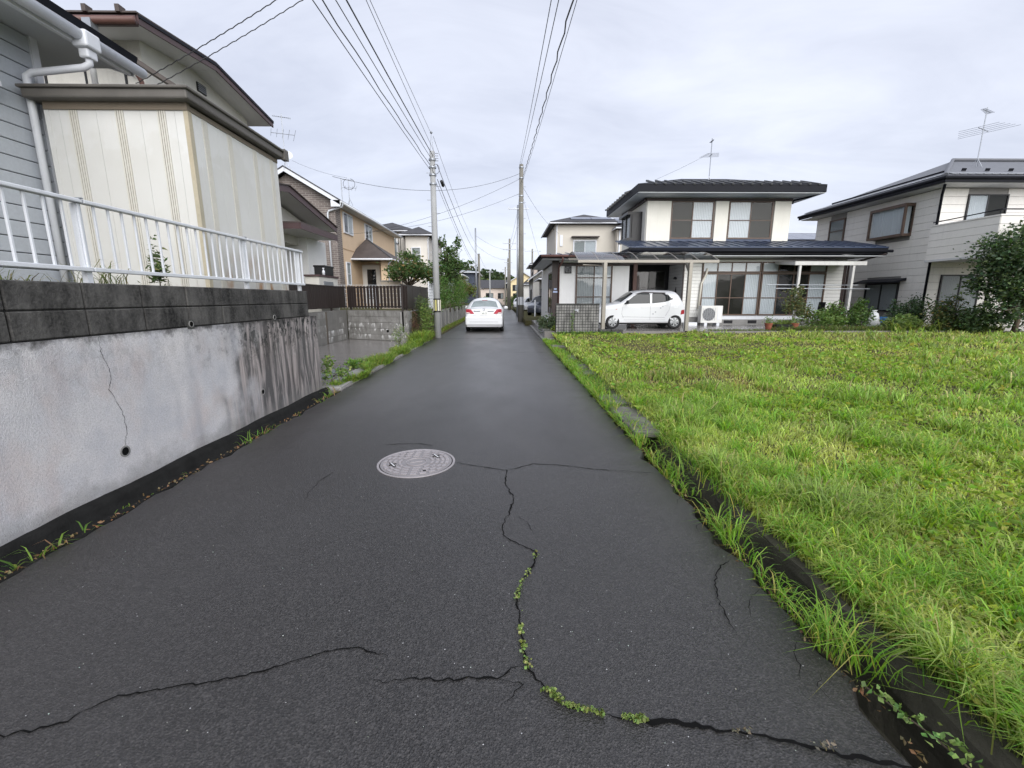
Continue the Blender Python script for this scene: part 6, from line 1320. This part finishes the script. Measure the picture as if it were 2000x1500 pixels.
# ------------------------------------------------------------------ shrubs, trees, hedges
def clump_pts(c, rad, n, clumps, rg, spread=.24):
    cc = rg.normal(0, 1, (clumps, 3)); cc /= np.linalg.norm(cc, axis=1)[:, None]; cc *= (rg.random((clumps, 1)) ** .45) * .85
    i = rg.integers(0, clumps, n); p = cc[i] + rg.normal(0, spread, (n, 3)) * rg.uniform(.6, 1.2, (clumps, 1))[i]
    return np.array(c) + p * np.array(rad)
def plant(name, label, cat, base, crowns, leaf, n, col, alt=None, pa=.25, trunk=None, limbs=6, seed=1, group=None, droop=.2, aspect=.55, part='crown', clumps=26, spread=.24):
    rg = np.random.default_rng(seed); t = thing(name, label, cat, base, group); tot = sum(rd[0] * rd[1] * rd[2] for _, rd in crowns)
    pts = [clump_pts(c, rd, max(40, int(n * rd[0] * rd[1] * rd[2] / tot)), max(6, int(clumps * (rd[0] * rd[1] * rd[2] / tot) ** .5)), rg, spread) for c, rd in crowns]; p = np.concatenate(pts); p = p[p[:, 2] > base[2] + .01]; m = len(p)
    leaves(part, p, leaf * rg.uniform(.55, 1.35, m), vary(col, m, seed + 1, .3, alt, pa), M_LEAF, t, seed + 2, droop, aspect)
    tr = trunk or .03; b = MB(); ctr = np.mean([c for c, _ in crowns], 0); fork = Vector(base).lerp(Vector(ctr), .55)
    b.tube([Vector(base) - Vector((0, 0, .05)), Vector(base).lerp(fork, .5) + Vector((rg.normal(0, tr), rg.normal(0, tr), 0)), fork], [tr, tr * .8, tr * .6], 8)
    for c, rd in crowns:
        for _ in range(limbs):
            e = Vector(c) + Vector(rg.normal(0, .5, 3) * np.array(rd)); mid = fork.lerp(e, .5) + Vector(rg.normal(0, .12, 3)) * max(rd) * .4
            b.tube([fork, mid, e], [tr * .5, tr * .3, tr * .12], 5)
    b.build('trunk' if cat == 'tree' else 'stem', M_BARK, t, smooth=True); return t
G1, G2, G3 = (.075, .130, .040), (.085, .145, .035), (.120, .190, .045); AU = (.16, .13, .05)
plant('garden_tree', 'broad dark green tree with drooping leaves left of the concrete pole', 'tree', (-4.6, 20.6, 1.0), [((-4.1, 20.0, 2.75), (.95, .9, .55)), ((-3.5, 20.4, 2.55), (.6, .6, .5)), ((-4.9, 20.3, 2.6), (.6, .6, .4)), ((-4.3, 20.1, 3.3), (.5, .5, .3))], .13, 3800, G1, AU, .12, .07, 5, 50, clumps=46)
plant('garden_tree', 'dark green tree with long upper twigs right of the concrete pole', 'tree', (-3.6, 24.5, 1.0), [((-3.2, 24.2, 2.9), (.8, .8, .7)), ((-3.0, 24.0, 3.6), (.55, .5, .5)), ((-2.4, 24.2, 3.2), (.5, .45, .3)), ((-2.6, 24.2, 4.2), (.25, .25, .5)), ((-3.3, 24, 4.3), (.2, .2, .5)), ((-1.95, 24.2, 3.35), (.4, .25, .12))], .13, 4200, G1, None, .2, .07, 5, 60, clumps=50)
for i, (x, y, h, w) in enumerate(((-3.25, 21.8, 1.5, .42), (-3.2, 23.4, 1.7, .5), (-3.15, 25.2, 1.6, .5), (-3.1, 27.2, 1.7, .55), (-3.1, 29.4, 1.9, .6), (-3.2, 32.0, 2.1, .7))):
    plant('hedge_conifer', ('nearest', 'second', 'third', 'fourth', 'fifth', 'farthest')[i] + ' bright green conifer of the hedge behind the concrete wall', 'shrub', (x, y, .75), [((x, y, 1.0 + h * .35), (w, w, h * .5)), ((x + .05, y, 1.0 + h * .75), (w * .6, w * .6, h * .32))], .10, 1500, (.085, .175, .040), (.13, .22, .05), .3, .04, 3, 70 + i, 'conifer hedge along the wall', 0.1, .3)
cwl = thing('concrete_wall', 'weathered concrete panel wall with white streaks below the hedge', 'wall', (-3.2, 28, 0))
for i in range(14): MB().box(-3.34, -3.20 + .012 * (i % 2), 20.2 + i * 1.5, 21.68 + i * 1.5, -.2, .86 - .01 * (i % 3)).build('panel', M_CONC, cwl)
for i in range(15): MB().box(-3.33, -3.13, 20.12 + i * 1.5, 20.24 + i * 1.5, -.2, .92).build('pilaster', M_CONC, cwl)
plant('roadside_tree', 'yellow-green tree at the end of the hedge', 'tree', (-3.9, 38, .3), [((-3.6, 37.5, 2.3), (1.0, 1.2, .9)), ((-2.9, 37.5, 2.2), (.6, .8, .6))], .17, 1600, (.13, .17, .045), AU, .3, .08, 4, 80)
plant('roadside_shrub', 'dark clipped shrub far along the right side of the lane', 'shrub', (1.5, 70, 0), [((1.6, 70, 1.2), (.9, .9, 1.1))], .22, 700, G1, None, .2, .06, 3, 81); plant('roadside_shrub', 'dark shrub in front of the yellow house', 'shrub', (.5, 90, 0), [((.9, 90, .9), (1.3, .8, .9))], .25, 600, G1, None, .2, .06, 3, 82); plant('roadside_shrub', 'low green shrub left of the far lane bend', 'shrub', (-4, 86, 0), [((-4.2, 86, .9), (1.8, 1.2, 1.0))], .28, 700, G2, None, .2, .06, 3, 83)
plant('dry_weed', 'reddish brown dried weed stalks below the dark panel fence', 'weed', (-3.2, 15.6, 0), [((-3.22, 15.4, .55), (.16, .25, .55)), ((-3.25, 15.9, .5), (.16, .3, .5))], .07, 900, (.10, .048, .038), (.12, .10, .05), .3, .015, 8, 84, None, .4, .25)
plant('tall_weed', 'tall green weeds leaning against the concrete pole', 'weed', (-2.85, 16.2, 0), [((-2.9, 16.2, .75), (.22, .4, .7)), ((-2.75, 16.7, .6), (.2, .3, .55))], .10, 1500, (.15, .24, .055), (.24, .28, .10), .3, .015, 8, 85, None, .2, .22)
plant('tall_weed', 'bushy grey-green weed beside the panel fence', 'weed', (-3.2, 16.6, .2), [((-3.15, 16.8, 1.1), (.25, .5, .5))], .09, 900, (.10, .14, .06), None, .2, .015, 6, 86, None, .2, .3)
plant('flowering_weed', 'pale flowering weed at the driveway edge', 'weed', (-3.05, 12.6, 0), [((-3.05, 12.6, .42), (.22, .25, .4))], .05, 500, (.16, .22, .08), (.55, .55, .5), .2, .01, 7, 87, None, .1, .4)
plant('roadside_weed', 'leafy weed at the corner of the retaining wall', 'weed', (-2.98, 7.25, 0), [((-2.98, 7.25, .28), (.16, .18, .22)), ((-2.85, 7.5, .22), (.15, .15, .15))], .055, 420, (.15, .25, .06), (.25, .3, .1), .25, .008, 6, 88, None, -.1, .5)
plant('roadside_weed', 'low leafy weed growing between driveway gutter covers', 'weed', (-3.25, 9.2, 0), [((-3.2, 9.2, .1), (.22, .25, .1))], .07, 260, (.16, .28, .06), None, .2, .006, 4, 89, None, -.2, .5)
# weeds on top of the block wall behind the railing
plant('wall_weed', 'tall leafy weed growing up behind the white railing', 'weed', (-3.10, 4.05, 1.53), [((-3.10, 4.05, 1.78), (.07, .08, .24)), ((-3.09, 4.04, 1.66), (.12, .12, .10))], .055, 300, (.11, .16, .06), (.2, .22, .09), .2, .006, 3, 90, None, .2, .3)
T = []; Hs = []
for yy, m_, h in ((3.35, 16, .30), (3.5, 26, .24), (3.6, 16, .2), (2.75, 26, .14), (2.9, 20, .11), (3.15, 10, .12), (3.7, 8, .12), (5.2, 6, .06), (2.3, 16, .2), (4.1, 10, .1)):
    T.append(np.stack([-3.09 + r.normal(0, .02, m_), yy + r.normal(0, .05, m_), np.full(m_, 1.52)], 1)); Hs.append(h * r.uniform(.5, 1.2, m_))
T = np.concatenate(T); Hs = np.concatenate(Hs); m = len(T); tag(blades('wall_grass', T, Hs, .006 * r.uniform(.5, 1.3, m), vary((.15, .19, .08), m, 52, .25, (.32, .28, .17), .4), M_GRASS, lean=.9, curve=.8, seed=53), 'thin dry grass behind the white railing on the block wall', 'grass', kind='stuff')
# garden in front of the white house
spec = [
 ('feathery_shrub', 'slender feathery shrub in front of the patio canopy', (11.35, 17.2, .25), [((11.3, 17.2, 1.2), (.45, .4, .5)), ((11.75, 17.2, .9), (.4, .35, .45)), ((11.3, 17.2, 1.75), (.4, .3, .22))], .07, 900, (.11, .14, .06), .02),
 ('garden_shrub', 'low spreading shrub left of the patio post', (12.6, 16.9, .22), [((12.4, 16.9, .55), (.8, .5, .38))], .08, 1100, (.12, .19, .05), .02),
 ('garden_shrub', 'bushy green shrub around the right patio post', (13.9, 16.9, .22), [((13.7, 16.9, .7), (.55, .45, .5)), ((13.75, 16.9, 1.2), (.3, .3, .35))], .075, 1200, (.085, .145, .04), .02),
 ('garden_shrub', 'low yellow-green plants before the sliding doors', (10.7, 16.6, .22), [((10.6, 16.6, .38), (.5, .35, .22))], .07, 600, (.15, .20, .05), .012),
 ('round_shrub', 'rounded dark shrub under the lower window of the cream house', (15.9, 17.0, .22), [((15.75, 17.0, .95), (.7, .6, .62))], .07, 1500, (.055, .095, .045), .03),
 ('round_shrub', 'rounded shrub with reddish top beside the cream house corner', (16.6, 15.9, .22), [((16.35, 15.9, .85), (.75, .6, .62)), ((16.35, 15.9, 1.4), (.35, .3, .22))], .07, 1700, (.075, .115, .045), .03),
 ('garden_shrub', 'low leafy shrub between the two rounded shrubs', (15.3, 16.3, .22), [((15.2, 16.3, .5), (.6, .4, .35))], .09, 800, (.13, .20, .05), .015),
 ('garden_shrub', 'tall leafy shrub between the patio posts', (13.1, 17.3, .22), [((13.0, 17.3, .8), (.5, .4, .55))], .08, 900, (.10, .16, .045), .02),
 ('garden_shrub', 'broad low shrub left of the dark garden tree', (17.0, 15.6, .22), [((16.9, 15.5, .65), (.8, .5, .5))], .08, 1100, (.07, .12, .045), .02),
 ('garden_shrub', 'pale green bush behind the lilies near the sack', (14.7, 16.3, .22), [((14.6, 16.3, .45), (.6, .35, .35))], .08, 800, (.14, .20, .07), .015),
 ('roadside_shrub', 'grey-green bush at the corner of the white house wing', (1.95, 17.6, .03), [((1.85, 17.4, .45), (.45, .5, .42)), ((1.6, 18.2, .4), (.3, .4, .32))], .07, 1300, (.085, .12, .065), .02),
 ('roadside_shrub', 'yellow-green leafy plant against the tiled wall', (2.05, 16.3, .03), [((1.95, 16.2, .3), (.28, .25, .28))], .08, 420, (.21, .27, .05), .012)]
for i, (nm, lb, bs, cw, lf, n, cl, tk) in enumerate(spec): plant(nm, lb, 'shrub', bs, cw, lf * 1.25, int(n * 1.7), cl, AU if i in (0, 5) else None, .2, tk, 5, 100 + i * 3)
plant('garden_tree', 'large dark leafy garden tree at the right edge', 'tree', (17.6, 14.9, .2), [((17.0, 14.7, 2.9), (1.2, 1.0, .95)), ((17.9, 14.6, 3.2), (1.2, 1.0, 1.0)), ((16.6, 14.9, 2.0), (.9, .8, .7)), ((17.8, 14.7, 1.9), (1.0, .8, .8)), ((16.9, 14.9, 1.1), (.8, .6, .6)), ((17.9, 14.9, .9), (.8, .6, .6))], .12, 15000, (.055, .092, .045), (.09, .14, .05), .25, .09, 5, 140, clumps=110, spread=.22)
for i in range(7):
    x = 14.4 + i * .62; t = thing('lily_plant', ('strap-leaved lily by the white bag', 'strap-leaved lily right of the white bag', 'strap-leaved lily before the first rounded shrub', 'strap-leaved lily between the rounded shrubs', 'strap-leaved lily before the second rounded shrub', 'strap-leaved lily near the cream house downpipe', 'rightmost strap-leaved lily near the dark tree')[i], 'plant', (x, 15.9, .2), 'lilies along the lot edge')
    m = 34; p = np.stack([x + r.normal(0, .10, m), 15.9 + r.normal(0, .1, m), np.full(m, .18)], 1); blades('foliage', p, r.uniform(.35, .75, m), np.full(m, .03), vary((.20, .28, .07), m, 150 + i, .25, (.36, .36, .12), .2), M_LEAF, t, .9, .9, 160 + i)
m = 9000; x = 7.5 + 11 * r.random(m); y = 15.9 + np.abs(r.normal(0, .35, m)); tag(blades('border_weeds', np.stack([x, y, np.full(m, .2)], 1), r.uniform(.08, .34, m) * np.where(x < 10, .5, 1), np.full(m, .018), vary((.12, .18, .05), m, 170, .3, (.22, .18, .10), .3), M_GRASS, seed=171), 'weedy border between the lot and the paved yard', 'weeds', kind='stuff')
m = 1500; x = 1.85 + 2.0 * r.random(m); y = 15.5 + r.normal(0, .1, m); tag(blades('border_weeds', np.stack([x, y, np.full(m, .12)], 1), r.uniform(.08, .26, m), np.full(m, .014), vary((.12, .22, .045), m, 172, .3), M_GRASS, seed=173), 'long grass at the foot of the tiled wall', 'weeds', kind='stuff')
lt = thing('lily_plant', 'single white trumpet lily in front of the tiled wall', 'plant', (2.35, 15.5, .1)); MB().tube([(2.35, 15.5, .1), (2.38, 15.5, .6), (2.42, 15.48, 1.05)], .009, 6).build('stem', pm('plant_stem', (.10, .16, .05), .7), lt)
MB().lathe([(.008, 0), (.018, .06), (.04, .1), (.065, .115)], (2.44, 15.48, 1.05), (.9, -.3, -.1), 12).build('flower', M_WHITE, lt)
LL = leaves('foliage', np.stack([2.36 + r.normal(0, .04, 60), 15.5 + r.normal(0, .04, 60), r.uniform(.2, .95, 60)], 1), r.uniform(.06, .12, 60), vary((.13, .19, .06), 60, 175), M_LEAF, lt, 176, .3, .25); LL['kind'] = 'stuff'
for i, (x, y, rd_, lb) in enumerate(((9.9, 16.35, .13, 'leftmost small terracotta flower pot at the lot edge'), (10.85, 16.3, .14, 'terracotta pot right of the black planter at the lot edge'))):
    t = thing('flower_pot', lb, 'pot', (x, y, .28), 'terracotta pots'); MB().lathe([(0, .01), (rd_ * .7, 0), (rd_, .22), (rd_ * 1.1, .22), (rd_ * 1.1, .26), (rd_ * .95, .26), (rd_ * .9, .2), (0, .2)], (x, y, .285), UP, 18).build('pot', M_TERRA, t)
    leaves('foliage', np.array([x, y, .62]) + r.normal(0, .09, (160, 3)), r.uniform(.04, .08, 160), vary((.13, .20, .05), 160, 180 + i), M_LEAF, t, 182 + i)
t = thing('planter', 'long black plastic planter between the terracotta pots', 'planter', (10.4, 16.3, .28)); MB().prism([(10.1, 16.2, .285), (10.1, 16.42, .285), (10.1, 16.45, .50), (10.1, 16.17, .50)], (.6, 0, 0)).build('trough', M_BLACKP, t); leaves('foliage', np.stack([10.1 + .6 * r.random(200), 16.3 + r.normal(0, .06, 200), .56 + .07 * r.normal(0, 1, 200)], 1), r.uniform(.04, .07, 200), vary((.14, .20, .05), 200, 185), M_LEAF, t, 186)
bg_ = MB().lathe([(0, 0), (.20, .01), (.25, .2), (.22, .40), (.14, .58), (.05, .66), (.09, .72), (0, .70)], (14.65, 17.3, .28), UP, 18); bg_.v = [(a + .03 * math.sin(c * 21 + b * 9), b + .03 * math.sin(a * 17), c) for a, b, c in bg_.v]; tag(bg_.build('plastic_bag', pm('white_plastic_bag', (.62, .63, .64), .5, .1, 8, 0), smooth=True), 'crumpled white plastic sack standing among the garden shrubs', 'bag')
bk = thing('bucket', 'blue plastic container beside the white sack', 'bucket', (14.98, 17.2, .28)); MB().lathe([(0, 0), (.10, 0), (.13, .42), (.145, .42), (.145, .45), (.12, .45), (.11, .06), (0, .05)], (14.98, 17.2, .285), UP, 18).build('tub', pm('blue_plastic', (.05, .19, .48), .45, .1, 4), bk); MB().tube([(14.85, 17.2, .73), (14.98, 17.2, .60), (15.11, 17.2, .73)], .008, 5).build('handle', M_STEEL, bk)
ch = thing('garden_chair', 'black folding chair standing on the patio by the canopy', 'chair', (13.6, 19.0, .3))
MB().box(13.3, 13.75, 18.85, 19.25, .70, .73).build('seat', M_BLACKP, ch); MB().obox((13.72, 18.85, .75), (.1, 0, 1), (0, 1, 0), (1, 0, -.1), 0, .55, 0, .4, 0, .03).build('backrest', M_BLACKP, ch)
for (x, y) in ((13.32, 18.87), (13.73, 18.87), (13.32, 19.23), (13.73, 19.23)): MB().tube([(x, y, .29), (x, y, .72)], .014, 6).build('leg', M_BLACKP, ch)
tp = thing('yard_tap', 'small standing tap and tray beside the hatchback', 'tap', (7.9, 19.3, .29)); MB().box(7.86, 7.96, 19.25, 19.35, .285, 1.0).build('stand', M_STEEL, tp); MB().tube([(7.91, 19.26, .9), (7.91, 19.15, .9), (7.91, 19.13, .85)], .018, 6).build('spout', M_CHROME, tp); MB().box(7.95, 8.4, 19.1, 19.4, .285, .42).build('tray', M_WHITE, tp)

# driveway gutter covers and grating
gc = thing('gutter_cover', 'grey concrete gutter covers along the driveway edge', 'gutter cover', (-3, 9, 0))
gs = box_mesh('cover_slab', M_CONC, .01, .36, .58, .06); rg_ = random.Random(8)
for i in range(9): piece('cover_slab', gs, gc, (-2.88, 7.3 + i * .61, .004 + rg_.uniform(-.008, .012)), rot=(rg_.uniform(-.02, .02), rg_.uniform(-.02, .02), rg_.uniform(-.02, .02)))
gg = thing('drain_grating', 'galvanised steel drain grating set in the driveway', 'grating', (-3.45, 8.6, 0)); 
for i in range(26): MB().box(-3.56, -3.30, 8.0 + i * .05, 8.03 + i * .05, -.004, .012).build('bar', M_STEEL, gg)
for x in (-3.58, -3.30): MB().box(x, x + .02, 7.98, 9.33, -.004, .014).build('side_rail', M_STEEL, gg)

# ------------------------------------------------------------------ wooded hill far behind
hx = np.linspace(-220, 200, 70); hy = np.linspace(190, 420, 30); X, Y = np.meshgrid(hx, hy)
def hillz(x, y): return (9.0 * np.exp(-((x + 18) / 24) ** 2) + 3.5 * np.exp(-((x + 70) / 40) ** 2) + 4.2) * np.clip((y - 195) / 60, 0, 1) * np.clip((430 - y) / 60, 0, 1) + 2.0 * (vnoise(x, y, 4, .05) - .5) - 1
Z = hillz(X, Y); V = np.stack([X, Y, Z], -1).reshape(-1, 3); nx, ny = len(hx), len(hy); i, j = np.meshgrid(np.arange(nx - 1), np.arange(ny - 1)); a = (j * nx + i).ravel()
structure(mesh_np('hill', V, np.stack([a, a + 1, a + 1 + nx, a + nx], 1), M_SOIL, smooth=True))
m = 1500; tx = r.uniform(-90, 60, m); ty = r.uniform(205, 275, m); th_ = r.uniform(3.5, 7.5, m); q = 26
P = np.repeat(np.stack([tx, ty, hillz(tx, ty)], 1), q, 0); hh = np.repeat(th_, q); f = r.random(m * q) ** .8; rad = (1 - f * .75) * np.repeat(r.uniform(1.2, 2.4, m), q); an = r.uniform(0, 6.28, m * q)
P = P + np.stack([rad * np.cos(an), rad * np.sin(an), .3 + f * hh], 1); tc_ = np.repeat(r.uniform(.6, 1.4, (m, 1)), q, 0)
tag(leaves('forest', P, r.uniform(1.0, 2.2, m * q), np.clip(vary((.045, .075, .030), m * q, 200, .25, (.07, .10, .035), .3) * tc_, .005, .5), M_LEAF, None, 201, .2, .7), 'dark green wooded hill behind the far houses', 'forest', kind='stuff')
